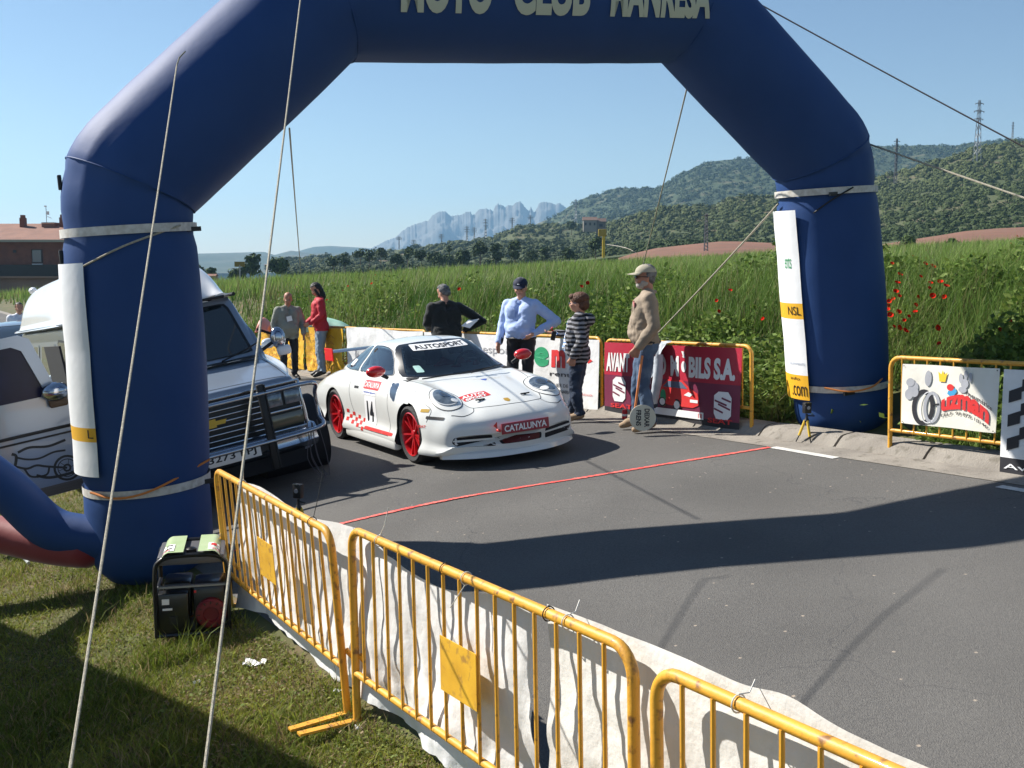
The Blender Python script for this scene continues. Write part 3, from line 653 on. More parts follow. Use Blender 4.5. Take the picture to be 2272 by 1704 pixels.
o = thing('lattice_mast', 'dark lattice power pole on the scrub slope left of the right arch leg', 'power pole', at_y(1566, 565, 150))
def lattice(o, h, w0, w1, arms, m, r=.05, n=8):
    b = MB()
    for i in (-1, 1):
        for j in (-1, 1): b.tube([(i*w0, j*w0, -2), (i*w1, j*w1, h)], r, 4)
    for k in range(n):
        z0, z1 = h*k/n, h*(k+1)/n; a0 = w0+(w1-w0)*k/n; a1 = w0+(w1-w0)*(k+1)/n
        for j in (-1, 1): b.tube([(-a0, j*a0, z0), (a1, j*a1, z1)], r*.6, 3); b.tube([(a0, j*a0, z0), (-a1, j*a1, z1)], r*.6, 3); b.tube([(j*a0, -a0, z0), (j*a1, a1, z1)], r*.6, 3)
    b.build('lattice_tower', m, o)
    for z, wd in arms:
        b = MB(); b.add([(-wd, 0, z), (-.2, .2, z-.1), (.2, .2, z-.1), (wd, 0, z), (0, 0, z+wd*.28)], [(0, 1, 4), (1, 2, 4), (2, 3, 4), (0, 4, 3, 2, 1)]); b.tube([(-wd, 0, z), (wd, 0, z)], r*.9, 4)
        for s_ in (-1, 1): b.tube([(s_*wd*.92, 0, z), (s_*wd*.92, 0, z-wd*.25)], r*1.2, 4)
        b.build('cross_arm', m, o)
m_mast = mat('dark_mast', (.10, .10, .11), .7, .3)
lattice(o, (565-475)/FPX*150, .3, .12, [((565-480)/FPX*150, .5)], m_mast, .04, 12)
def pylon(px, pb, pt, d, label, wa, group=None, m=m_steel, r=.12):
    o = thing('pylon', label, 'pylon', at_y(px, pb, d), group=group, rz=R(15)); h = (pb-pt)/FPX*d; w_ = wa/FPX*d
    lattice(o, h, h*.05, h*.012, [(h*.66, w_*.85), (h*.80, w_), (h*.94, w_*.8)], m, r, 7); return o
pylon(2168, 345, 227, 380, 'big steel pylon standing on the scrub hill at right', 13, r=.13)
o = thing('power_pole', 'slim dark pole with short cross pieces just right of the right arch leg', 'power pole', at_y(1987, 392, 330))
lattice(o, (392-310)/FPX*330, .35, .15, [((392-316)/FPX*330, .9), ((392-328)/FPX*330, .9)], m_mast, .09, 8)
pylon(2246, 312, 272, 500, 'small faint pylon on the skyline near the right frame edge', 4, r=.1)
GP = 'power pylons marching across the far valley'
for i, (x, yb, yt, lb) in enumerate(((236, 372, 250, 'tallest'),)): pass
for x, yb, yt, lb in ((210, 355, 308, 'leftmost faint pylon of the far row'), (290, 385, 325, 'second pylon from the left in the far row'), (441, 355, 294, 'third pylon from the left in the far row'),
                      (580, 336, 252, 'tall pylon left of the paired small one under the peaks'), (620, 330, 258, 'thin pylon right behind the tall one under the peaks'), (682, 322, 212, 'tallest faint pylon, below the notch of the peaks'),
                      (827, 275, 205, 'pylon above the scrub ridge below the highest peak'), (926, 250, 192, 'pylon right of the needle shaped rock'), (1174, 215, 106, 'pylon on the slope above the farmhouse')):
    pylon(800+x/2.458, 400+yb/2.458, 400+yt/2.458, 650, lb, 6, GP, r=.16)
# ------------------------------------------------------------------ inflatable arch
AT = Vector((.917, .399, .069)).normalized(); AN0 = Vector((-.399, .917, 0)).normalized(); AU = AN0.cross(AT)*-1
if AU.z < 0: AU = -AU
AB = AT.cross(AU)*-1                      # away from the camera
if AB.y < 0: AB = -AB
AO = Vector((.29, 9.75, Hz(.29, 9.75)+.02))
m_blue = mat('arch_fabric', (.015, .050, .165), .62, bump=.2, bscale=5, col2=(.018, .056, .18), vscale=2, spec=.28)
m_strap = mat('white_webbing', (.62, .60, .56), .8, col2=(.46, .43, .38), vscale=20)
m_cream = mat('arch_lettering', (.50, .52, .40), .7); m_orope = mat('orange_cord', (.60, .20, .04), .7); m_rope = mat('pale_rope', (.50, .46, .36), .9, bump=.6, bscale=300, col2=(.36, .33, .26), vscale=60)
m_black = mat('black_plastic', (.015, .015, .016), .45)
arch = thing('inflatable_arch', 'huge dark blue inflatable arch lettered across the top, standing over the road', 'arch', M4=frame(AO, AT, AB, AU))
Rr = .50
CL = [(-3.44, 0), (-3.33, 2.78), (-1.66, 4.18), (1.72, 4.18), (3.26, 2.79), (3.44, 0)]
def arch_mesh():
    P = [Vector((t, 0, h)) for t, h in CL]; P[0] = Vector((-3.455, 0, -.27)); P[-1] = Vector((3.455, 0, -.06)); b = MB(); n = 64; path = []; cut = .21
    for i in range(5):
        a, c = P[i], P[i+1]; ax = (c-a).normalized(); s0 = a+ax*(cut if i else 0); s1 = c-ax*(cut if i < 4 else 0); N = 30
        path += [s0+(s1-s0)*k/N for k in range(N+1)]
        if i < 4:
            ax2 = (P[i+2]-c).normalized(); e = c+ax2*cut; path += [s1*(1-q)**2+c*2*q*(1-q)+e*q*q for q in (.14, .28, .42, .5, .58, .72, .86)]
    vs = []; M_ = len(path)
    for i, cc in enumerate(path):
        ax = (path[min(i+1, M_-1)]-path[max(i-1, 0)]).normalized(); u = Vector((0, 1, 0)); w_ = ax.cross(u).normalized(); r = Rr; dj = min((cc-q).length for q in P[1:-1]); h = cc.z
        if abs(cc.x) > 3.2 and h < 2.75:
            r *= .955+.06*math.sin(pi*min(1, max(0, (h-.45)/2.05)))
            for hs in (2.42, .47): r *= 1-.055*math.exp(-((h-hs)/.055)**2)
            hb = h-(-.27 if cc.x < 0 else -.06)
            if hb < .30: r *= 1-.30*(1-hb/.30)**2.4
        else: r *= 1+.012*min(1, max(0, dj-.2)/.4)
        r *= 1-.012*math.exp(-(dj/.05)**2)
        for k in range(n):
            aa = 2*pi*k/n; wr = (math.sin(aa*13+i*.0+cc.x*3)+.6*math.sin(aa*21+cc.x*5))*.5; rr = r+wr*(.007*math.exp(-(dj/.22)**2)+.0015)+.004*float(vnoise(np.array(aa*2.5), np.array(i*.35))); vs.append(cc+(u*math.cos(aa)+w_*math.sin(aa))*rr)
    fs = [(i*n+k, (i+1)*n+k, (i+1)*n+(k+1) % n, i*n+(k+1) % n) for i in range(M_-1) for k in range(n)]; fs.append(tuple(range(n))); fs.append(tuple((M_-1)*n+k for k in range(n-1, -1, -1)))
    b.add(vs, fs); return b.build('tube', m_blue, arch, ang=50, weld=.0005)
tube_o = arch_mesh()
def seam_ring(c, n0, ax, r):
    b = MB(); u = Vector((0, 1, 0)); w_ = ax.cross(u).normalized(); P = []
    for k in range(48):
        a = 2*pi*k/48; p = c+(u*math.cos(a)+w_*math.sin(a))*r; P.append(p+ax*((c-p).dot(n0)/ax.dot(n0)))
    b.tube(P, .007, 6, closed=True); b.build('seam', m_blue, arch)
Pj = [Vector((t, 0, h)) for t, h in CL]
for i in (1, 2, 3, 4):
    a_, c_ = (Pj[i]-Pj[i-1]).normalized(), (Pj[i+1]-Pj[i]).normalized(); seam_ring(Pj[i]+((c_-a_).normalized())*.04, (a_+c_).normalized(), (a_+c_).normalized(), .496)
def legpt(side, h, ang, r):     # ang from the outer-left (-t) silhouette, towards the camera
    t0 = -3.44 if side < 0 else 3.44; t1 = -3.33 if side < 0 else 3.26; t = t0+(t1-t0)*h/2.87
    return Vector((t-math.cos(ang)*r, -math.sin(ang)*r, h))
for side in (-1, 1):
    for h, tilt in ((2.42, 0), (.47, 0)):
        b = MB(); vs = []; n = 48
        for k in range(n):
            a = 2*pi*k/n; hh = h+tilt*.5*(-math.cos(a))*side*-1*(.5 if side < 0 else 1)
            r0 = .492 if h > 1 else .475
            for dz in (-.032, .032): vs.append(legpt(side, hh+dz, a, r0+.006))
        b.add(vs, [(2*k, 2*((k+1) % n), 2*((k+1) % n)+1, 2*k+1) for k in range(n)]); b.build('strap', m_strap, arch)
        b = MB(); p = legpt(side, h-(.02 if side < 0 else .03), R(150 if side < 0 else 60), .50); b.box(p, (.13, .02, .035)); b.build('buckle', m_black, arch)
    # advertising cloth tied to the leg
    cloth = MB(); mw = mat('banner_white', (.78, .79, .80), .55, bump=.15, bscale=12, spec=.3); my = mat('banner_yellow', (.75, .40, .02), .55)
    h0, h1 = (.36, 2.26) if side > 0 else (.62, 2.20); a0, a1 = (R(16) if side > 0 else R(46)), R(-125)
    NU, NV = 40, 60; vs = []; fs = []; mi = []
    def cpt(u, v, off=0):
        h = h0+(h1-h0)*v; a = a0+(a1-a0)*u; r = .522+.006*abs(math.sin(v*7+side))*(u < .5)+off
        return legpt(side, h-.02*math.sin(pi*u)*0, a, r)
    for i in range(NU):
        for j in range(NV):
            v = (j+.5)/NV
            band = (v < .13 or .44 < v < .52) if side > 0 else (.17 < v < .24)
            cloth.add([cpt(i/NU, j/NV), cpt((i+1)/NU, j/NV), cpt((i+1)/NU, (j+1)/NV), cpt(i/NU, (j+1)/NV)], [(0, 1, 2, 3)], my if band else mw)
    c_o = cloth.build('leg_banner', None, arch, weld=.001)
    def lt(word, u0, u1, v0, v1, m=m_black):
        put_text('lettering', word, m, lambda u, v: cpt(u0+(u1-u0)*u, v0+(v1-v0)*v, .004), c_o)
    if side > 0:
        lt('NSL', .16, .02, .455, .50); lt('.com', .19, .015, .02, .075); lt('EQUIPAMENTS', .20, .02, .185, .20, mat('grey_print', (.25, .3, .4), .7)); lt('info', .2, .08, .105, .122)
        lt('ents', .16, .08, .70, .76, mat('green_print', (.05, .3, .12), .7))
    else: lt('L', .05, .015, .185, .225)
    b = MB(); pp = [legpt(side, h, R(ang), .515) for h, ang in (((2.15, 36), (2.30, 80), (2.43, 130)) if side < 0 else ((2.22, 36), (2.33, 55), (2.44, 80)))]; b.tube(catmull(pp, 5), .008, 6); b.build('tie_cord', m_rope if side < 0 else m_black, arch)
    b = MB(); pp = [legpt(side, h, R(ang), .52) for h, ang in ((.50, 34), (.46, 60), (.50, 90), (.62, 150))]; b.tube(catmull(pp, 6), .009, 6); b.build('tie_cord', m_orope, arch)
# lettering on the beam
def beam(u, v, t0=-1.20, t1=1.66, hb=3.975, hgt=.37):
    th = (hb+hgt*v-4.18)/.5; t = t0+(t1-t0)*u; r = .5*1.012+.011; return Vector((t, -math.cos(th)*r, 4.18+math.sin(th)*r))
words = [('MOTO', 0, .27), ('CLUB', .335, .58), ('MANRESA', .65, 1.0)]
for wd, u0, u1 in words: put_text('lettering', wd, m_cream, lambda u, v: beam(u0+(u1-u0)*u, v), arch, fat=.05, cuts=6)
# small hardware on the seams
for t, h in ((-3.80, 2.80), (-3.70, 2.97), (-3.85, 2.25)):
    b = MB(); b.box((t, 0, h), (.03, .07, .11), bev=.008); b.build('rope_loop', m_black, arch)
# side sleeve of the arch: the blue air duct leaving the left leg
aM = arch.matrix_world.copy(); inv = frame(AO, AT, AB, AU).inverted()
duct = [(-2.9, 8.12, -.10), (-3.30, 8.14, -.06), (-3.58, 8.15, .02), (-3.9, 8.15, .33), (-4.4, 8.12, .72), (-5.1, 8.0, 1.25), (-5.6, 7.8, 1.9), (-5.7, 7.4, 2.6)]  # unseen upper end bent up to throw a shade stripe on the lawn
b = MB(); b.tube([inv @ p for p in catmull(duct, 6)], .165, 28); b.build('air_duct', m_blue, arch)
red = thing('red_inflatable', 'soft red inflatable tube lying on the grass under the blue duct', 'inflatable tube', (-3.68, 8.32, -.36))
m_redf = mat('red_fabric', (.20, .010, .016), .6, bump=.2, bscale=5, sheen=.3)  # base red darkened to carry the shade under the duct
b = MB(); pp = catmull([(.55, -.22, .22), (.35, -.18, .20), (.05, -.1, .21), (-.4, .02, .27), (-1.2, .15, .36), (-2.2, .2, .4)], 6); n_ = len(pp)
b.tube(pp, [.145*min(1, (k+1)/5)**.5 for k in range(n_)], 24); b.build('tube', m_redf, red)

# guy ropes
def aw(t, h, off=0): return AO+AT*t+AU*h+AB*off
def rope(a, b_, r, label, sag=.03, m=m_rope, extra=None):
    a, b_ = Vector(a), Vector(b_); P = [a+(b_-a)*k/14-Vector((0, 0, sag*4*(k/14)*(1-k/14))) for k in range(15)]
    if extra: P = extra+P
    mb = MB(); mb.tube(P, r, 7); return tag(mb.build('guy_rope', m, None), label, 'rope', 'guy ropes of the blue arch')
def to_ground(a, px, py, y):
    q = at_y(px, py, y); d = q-a; k = 1.0
    while True:
        p = a+d*k
        if p.z < Hz(p.x, p.y) or k > 4: return p
        k += .01
stakes = []
def guy(a, px, py, y, r, label, **k):
    e = to_ground(a, px, py, y); rope(a, e, r, label, **k); stakes.append(e)
A1 = at_y(392, 146, 7.95)
guy(A1, 152, 1704, 2.9, .0052, 'pale rope from the left shoulder of the arch, nearest the left edge', extra=[at_y(411, 114, 8.0), at_y(398, 128, 7.96)])
guy(at_y(670, -30, 8.0), 452, 1704, 3.0, .0055, 'pale rope crossing the left arch shoulder down to the lawn near the generator')
guy(at_y(642, 285, 9.2), 664, 560, 21, .008, 'thin far rope hanging behind the left shoulder of the arch')
guy(at_y(1527, 184, 10.6), 1433, 560, 17, .008, 'thin far rope from the top beam down into the meadow')
guy(at_y(1727, 452, 10.9), 1450, 745, 14.2, .010, 'rope from the right leg slanting down behind the man with the paddle')
guy(at_y(1660, -5, 10.6), 2272, 318, 9.6, .007, 'upper thin rope running to the right frame edge past the pylon', m=mat('dark_rope', (.16, .14, .14), .9))
guy(at_y(1918, 316, 11.0), 2272, 433, 9.6, .009, 'lower pale rope from the right shoulder to the right frame edge')
for e in stakes:
    b = MB(); b.tube([(0, 0, -.12), (0, .03, .10)], .010, 6); b.tube([(-.03, .03, .09), (.03, .03, .09)], .008, 5); o = tag(b.build('tent_peg', m_steel, None), 'steel peg holding the end of a guy rope in the ground', 'peg', 'pegs of the guy ropes'); o.location = e
# ------------------------------------------------------------------ crowd barriers
m_by = mat('barrier_yellow', (.70, .36, .035), .5, bump=.15, bscale=25, col2=(.58, .28, .03), vscale=3, col3=(.22, .10, .03), v3scale=24, coat=.1)
m_by2 = mat('barrier_plate_yellow', (.70, .40, .03), .55, bump=.2, bscale=9, col2=(.60, .32, .025), vscale=6, col3=(.38, .20, .04), v3scale=22)
def barrier(label, s, a0, a1, h=.93, lean=0., group='yellow crowd barriers along the road', nb=15, plate=True, rail=.27, seg=10, m=m_by, z0=0., far=False, zr=None, s1=None):
    """local x runs from a0 towards a1"""
    x0, y0 = SA(s, a0); x1, y1 = SA(s if s1 is None else s1, a1); zA, zB = Hz(x0, y0), Hz(x1, y1)
    X = Vector((x1-x0, y1-y0, zB-zA)); L = X.length; X.normalize(); Y = Vector((0, 0, 1)).cross(X).normalized(); Z = X.cross(Y)
    if lean: q = Matrix.Rotation(lean, 3, X); Y = q @ Y; Z = q @ Z
    o = thing('crowd_barrier', label, 'barrier', M4=frame((x0, y0, zA+z0), X, Y, Z), group=group)
    r = .021; c = .10; P = [(0, 0, 0), (0, 0, h-c)]
    for k in range(1, 6): t = k/6*pi/2; P.append((c-c*math.cos(t), 0, h-c+c*math.sin(t)))
    P.append((c, 0, h)); P.append((L-c, 0, h))
    for k in range(1, 6): t = k/6*pi/2; P.append((L-c+c*math.sin(t), 0, h-c+c*math.cos(t)))
    P += [(L, 0, h-c), (L, 0, 0)]
    b = MB(); b.tube(P, r, seg); b.build('frame', m, o)
    b = MB(); b.tube([(r*.5, 0, rail), (L-r*.5, 0, rail)], r*.82, seg); b.build('lower_rail', m, o)
    me = None
    for k in range(nb):
        x = L*(k+1)/(nb+1)
        if me is None:
            b = MB(); b.tube([(0, 0, rail-.005), (0, 0, h-.012)], .0085, 7 if not far else 5); q = b.build('bar', m, o); me = q.data
            q.location = (x, -.012, 0)
        else: q = bpy.data.objects.new('bar', me); COL.objects.link(q); q.parent = o; q.location = (x, -.012, 0)
    if plate: b = MB(); b.box((L*.50, -.028, rail+(h-rail)*.46), (L*.135, .004, .235)); b.build('plate', m_by2, o, sm=False)
    seg_near = s < 4
    for x in (0, L):
        b = MB(); b.box((x, 0, .006), (.045, .62 if seg_near else .34, .012))
        if seg_near: b.tube([(x+.02, .26, .01), (x+.01, .02, .34)], .014, 8); b.build('foot', m, o)
    return o
G = 'yellow crowd barriers along the near verge'
B1 = barrier('yellow barrier furthest left of the near row, beside the generator', 2.17, 7.12, 4.96, .96, group=G, nb=16, rail=.25, lean=R(4), s1=2.10)
B2 = barrier('yellow barrier in the middle of the near row, with sheet metal plate in full view', 2.10, 4.84, 2.60, .985, group=G, nb=15, rail=.25)
B3 = barrier('yellow barrier nearest the camera, cut by the bottom edge', 2.08, 2.46, .32, .98, group=G, nb=15)
G = 'yellow crowd barriers along the far kerb'
barrier('yellow barrier behind the tyre shop banner, right of the arch leg', 8.03, 6.40, 4.30, .88, group=G, nb=15, plate=False, rail=.22)
barrier('yellow barrier behind the chequered banner at the right frame edge', 8.03, 4.22, 2.1, .88, group=G, nb=15, plate=False, rail=.22)
barrier('yellow barrier carrying the red car dealer banner', 8.05, 8.17, 10.68, .92, group=G, nb=16, plate=False)
barrier('yellow barrier behind the woman, under the hire firm banner', 8.05, 10.78, 13.0, .94, group=G, plate=False, far=True)
barrier('yellow barrier behind the man in the blue shirt', 8.05, 13.1, 15.4, .94, group=G, plate=False, far=True)
barrier('yellow barrier behind the white sheet left of the black sweater man', 8.05, 15.5, 17.8, .94, group=G, plate=False, far=True)
barrier('furthest yellow barrier, under the yellow printed sheets', 8.05, 18.2, 20.5, .94, group=G, plate=False, far=True)
barrier('far yellow barrier behind the bald man', 8.05, 20.6, 22.9, .94, group=G, plate=False, far=True)

# ------------------------------------------------------------------ sheets on the near row
m_vin = mat('white_vinyl', (.72, .71, .68), .5, bump=.5, bscale=11, col2=(.58, .56, .52), vscale=1.6, vlo=.45, vhi=.75, spec=.35)
m_vin2 = mat('white_vinyl_clean', (.76, .76, .76), .5, bump=.4, bscale=12, col2=(.62, .62, .61), vscale=2.5)
def cloth(name, label, s, a0, a1, top, bot, m, group=None, amp=.03, seed=0, nu=90, nv=26, parent=None, fold=9):
    """a hanging sheet: top(u), bot(u) heights above the ground, u from a0 to a1"""
    rs = np.random.RandomState(seed); u = np.linspace(0, 1, nu+1)[:, None]; v = np.linspace(0, 1, nv+1)[None, :]; u, v = u+0*v, v+0*u
    a = a0+(a1-a0)*u; tp = np.vectorize(top)(u); bt = np.vectorize(bot)(u); z = bt+(tp-bt)*v
    f = fbm(u*fold*.6+seed+v*.7, v*2.2+seed, 4)*amp*1.9+np.abs(vnoise(u*fold*1.3+v*1.5, v*1.1-u*2+seed))*amp*1.2
    ss = s+f*(.35+.9*(1-v))
    x = .85*ss-.53*a; y = .53*ss+.85*a; zz = H(x, y)*0+(.075*x+.005*y)-.17*np.clip((4.6-s)/2.3, 0, 2)**1.5+z
    V = np.stack([x, y, zz], -1).reshape(-1, 3); i, j = np.meshgrid(np.arange(nu), np.arange(nv), indexing='ij'); q = (i*(nv+1)+j).ravel()
    o = fast_mesh(name, V, np.stack([q, q+nv+1, q+nv+2, q+1], 1), m, flat=False, parent=parent)
    if parent is None: tag(o, label, 'banner', group)
    return o
GS = 'white sheets tied behind the near barriers'
cloth('banner_sheet', 'white sheet behind the furthest left near barrier, lit at its lower corner', 2.20, 6.95, 4.72, lambda u: .865+.025*math.sin(u*9)-.03*max(0, u-.85)*8, lambda u: .02+.03*math.sin(u*7), m_vin2, GS, .03, 3)
cloth('banner_sheet', 'white creased sheet behind the middle near barrier', 2.155, 4.98, 3.34, lambda u: .86+.05*math.cos(u*6.3)-.04*max(0, u-.9)*10, lambda u: .04+.03*math.sin(u*5+1), m_vin2, GS, .035, 8)
cloth('banner_sheet', 'white sheet bridging the middle and nearest barriers, top edge above the rail', 2.17, 3.24, .2, lambda u: .93+.012*math.sin(u*7)+.03*math.exp(-((u-.40)/.04)**2)-.02*smooth((u-.5)*3), lambda u: .05+.03*math.sin(u*9), m_vin, GS, .035, 15)
# cable ties
m_tie = mat('cable_tie_white', (.65, .62, .55), .5); m_tieb = mat('cable_tie_black', (.02, .02, .02), .5)
def tie(B, x, h, m, ang, tail, label, ln=.16):
    o = thing('cable_tie', label, 'cable tie', M4=B.matrix_world @ Matrix.Translation((x, 0, h)), group='cable ties round the top rails of the near barriers')
    b = MB(); b.tube([(0, .0265*math.cos(k*pi/8), .0265*math.sin(k*pi/8)) for k in range(16)], .0026, 6, closed=True); b.box((0, .0275*math.cos(ang), .0275*math.sin(ang)), (.009, .007, .006)); b.build('loop', m, o)
    if tail: b = MB(); b.tube([(0, .0265*math.cos(ang), .0265*math.sin(ang)), (.01+tail[0]*ln*.5, tail[1]*ln*.5, tail[2]*ln*.5), (tail[0]*ln, tail[1]*ln, tail[2]*ln)], .0021, 5); b.build('tail', m, o)
for B, x, h, m, ang, t, lb in ((B1, .62, .96, m_tie, 1.2, (.2, .1, 1), 'white tie with a tail standing up on the furthest left near barrier'),
                               (B1, 1.90, .96, m_tieb, 1.2, (.05, .5, 1.6), 'black tie with a long upright tail near the barrier corner'),
                               (B2, .33, .985, m_tie, 1.4, (.25, .2, 1), 'white tie with an upright tail at the start of the middle barrier'),
                               (B2, 1.16, .985, m_tie, -1.8, (-.35, -.3, -.8), 'white tie with its tail hanging over the middle barrier'),
                               (B2, .98, .985, m_tieb, 1.5, None, 'thin dark tie tight round the middle barrier rail'),
                               (B2, 1.76, .985, m_tieb, 1.5, None, 'thin black tie above the fold of the middle sheet'),
                               (B2, 1.88, .985, m_tie, 1.3, (-.25, .5, .35), 'white tie where the middle and bridging sheets meet'),
                               (B3, .36, .98, m_tie, 1.6, (-.1, .5, .3), 'white tie on the nearest barrier beside its bend')): tie(B, x, h, m, ang, t, lb)

# ------------------------------------------------------------------ printed banners on the far row
def bp(s, a0, a1, z0, z1, off=0):
    """(u,v) on the upright banner face; u from a1 (far, left in the photo) to a0"""
    def f(u, v):
        a = a1+(a0-a1)*u; x, y = SA(s-off-.012*math.sin(u*9+v*2), a); return Vector((x, y, .075*x+.005*y+z0+(z1-z0)*v))
    return f
def panel(name, label, s, a0, a1, z0, z1, m, nu=24, nv=8, bands=None):
    f = bp(s, a0, a1, z0, z1); b = MB()
    for i in range(nu):
        for j in range(nv):
            mm = m
            if bands: mm = bands((i+.5)/nu, (j+.5)/nv)
            b.add([f(i/nu, j/nv), f((i+1)/nu, j/nv), f((i+1)/nu, (j+1)/nv), f(i/nu, (j+1)/nv)], [(0, 1, 2, 3)], mm)
    o = b.build(name, None, None, weld=.001); tag(o, label, 'banner'); return o, (lambda off=.006: bp(s, a0, a1, z0, z1, off))
def sub(f, u0, u1, v0, v1): return lambda u, v: f(u0+(u1-u0)*u, v0+(v1-v0)*v)
def shape(f, pts, m, parent, name='print', off=0):
    b = MB(); P = [f(*p) for p in pts]; b.add(P, [tuple(range(len(P)))], m); return b.build(name, None, parent, sm=False)
m_ink = mat('black_ink', (.02, .02, .025), .6); m_inkr = mat('red_ink', (.62, .03, .03), .55); m_inkg = mat('green_ink', (.02, .30, .13), .55)
m_wine = mat('wine_vinyl', (.42, .02, .045), .42, bump=.2, bscale=9); m_plum = mat('plum_vinyl', (.17, .025, .06), .42, bump=.2, bscale=9); m_prw = mat('print_white', (.78, .78, .78), .5)
def ell(cx, cy, rx, ry, n=20, a0=0, a1=2*pi): return [(cx+rx*math.cos(a0+(a1-a0)*k/n), cy+ry*math.sin(a0+(a1-a0)*k/n)) for k in range(n if abs(a1-a0-2*pi) < .01 else n+1)]
def stroke(f, pts, wd, asp, m, parent, name='print', mb=None):
    """a ribbon of constant width drawn in banner space (asp = width/height)"""
    b = mb or MB(); P = [Vector((p[0]*asp, p[1], 0)) for p in pts]; L = []; Rr_ = []
    for i, p in enumerate(P):
        t = (P[min(i+1, len(P)-1)]-P[max(i-1, 0)]).normalized(); n = Vector((-t.y, t.x, 0))*wd/2; L.append(p+n); Rr_.append(p-n)
    vs = [f(q.x/asp, q.y) for q in L]+[f(q.x/asp, q.y) for q in Rr_]; n = len(P); b.add(vs, [(i, i+1, n+i+1, n+i) for i in range(n-1)], m)
    if mb is None: return b.build(name, None, parent, sm=False)
# dealer banner
o, F = panel('dealer_banner', 'wine red car dealer banner with white capitals and a red hatchback picture', 8.0, 8.30, 10.66, .02, .90, None, 40, 20,
             bands=lambda u, v: (m_wine if v > .56 else (m_plum if v > .10 else m_ink)))
put_text('lettering', 'AVANT', m_prw, sub(F(), .02, .205, .60, .86), o, fat=.05); put_text('lettering', 'AUTO', m_prw, sub(F(), .27, .49, .60, .86), o, fat=.05); put_text('lettering', 'MÒBILS S.A.', m_prw, sub(F(), .525, .965, .60, .93), o, fat=.05)
put_text('lettering', 'SEAT', m_inkr, sub(F(.008), .80, .96, .065, .125), o, fat=.02)
shape(sub(F(.007), .30, .77, .085, .175), [(0, 0), (1, 0), (1, 1), (0, 1)], m_prw, o); put_text('lettering', 'PIRINEU. 50 - TEL.93 875 34 18', m_inkr, sub(F(.010), .32, .76, .10, .16), o, fat=.02)
put_text('lettering', 'SEAT', m_inkr, sub(F(.008), .06, .24, .10, .16), o, fat=.02)
def maker_badge(u0, v0, du, dv):
    b = MB(); f = F(.008); pts = [(u0-du, v0-dv*.6), (u0-du*.7, v0-dv), (u0+du*.6, v0-dv), (u0+du, v0-dv*.7), (u0+du, v0+dv*.6), (u0+du*.6, v0+dv), (u0-du*.5, v0+dv), (u0-du, v0+dv*.7)]
    b.add([f(*p) for p in pts], [tuple(range(8))], m_prw)
    for k, (x0, y0, x1, y1) in enumerate(((-.9, .35, .5, .05), (-.5, .1, .9, -.25), (-.1, .55, .95, .32), (-.95, -.25, .1, -.5))):
        g = F(.011); stroke(g, [(u0+du*x0, v0+dv*y0), (u0+du*(x0+x1)/2, v0+dv*(y0+y1)/2), (u0+du*x1, v0+dv*y1)], .022, 2.7, m_plum, None, mb=b)
    b.build('badge', None, o, sm=False)
maker_badge(.13, .36, .052, .17); maker_badge(.895, .29, .055, .17)
# the picture of a hatchback: flat print
f = F(.008); U = lambda L: [(.41+x*.33, .18+y*.38) for x, y in L]
car = U([(.02, .30), (0, .62), (.14, .74), (.28, .98), (.62, 1.0), (.80, .74), (.98, .58), (1.0, .22), (.86, .10), (.45, .08), (.10, .16)])
shape(f, car, m_inkr, o); g = F(.011)
shape(g, U([(.17, .72), (.30, .93), (.60, .94), (.74, .72)]), mat('print_glass', (.10, .13, .2), .5), o)
shape(g, U(ell(.17, .20, .09, .17)), m_ink, o); shape(g, U(ell(.50, .14, .10, .20)), m_ink, o); shape(F(.013), U(ell(.17, .20, .06, .12)), m_prw, o); shape(F(.013), U(ell(.50, .14, .065, .14)), m_prw, o)
shape(g, U([(.66, .50), (.76, .62), (.86, .56), (.80, .46)]), m_prw, o); shape(g, U([(.80, .28), (.97, .28), (.97, .38), (.80, .38)]), m_prw, o)
m_gold = mat('print_gold', (.45, .35, .08), .6); shape(f, ell(.33, .38, .035, .14), m_gold, o); shape(f, ell(.47, .33, .035, .14), m_gold, o); shape(g, ell(.33, .38, .022, .09), m_inkg, o); shape(g, ell(.47, .33, .022, .09), m_inkg, o)
# hire firm banner
o, F = panel('hire_banner', 'white hire firm banner with green and red letters behind the woman', 8.0, 10.80, 12.30, .04, .92, m_vin2)
put_text('lettering', 'e', m_inkg, sub(F(), .04, .26, .56, .86), o, fat=.06); put_text('lettering', 'm', m_inkr, sub(F(), .30, .52, .56, .83), o, fat=.06)
shape(F(), [(.62, .92), (.92, .70), (.62, .44)], m_inkr, o); shape(F(.01), [(.60, 1-.04), (.74, .90), (.60, .82)], m_inkg, o); shape(F(.01), [(.62, .50), (.78, .46), (.66, .34)], m_inkg, o)
put_text('lettering', 'rental', m_ink, sub(F(), .28, .72, .43, .50), o, fat=.01); put_text('lettering', 'LLOGUER DE', m_ink, sub(F(), .18, .56, .27, .32), o)
put_text('lettering', 'MAQUINARIA', m_ink, sub(F(), .26, .60, .17, .23), o, fat=.01); put_text('lettering', 'MANRESA IGUALADA', m_inkr, sub(F(), .70, .93, .19, .22), o)
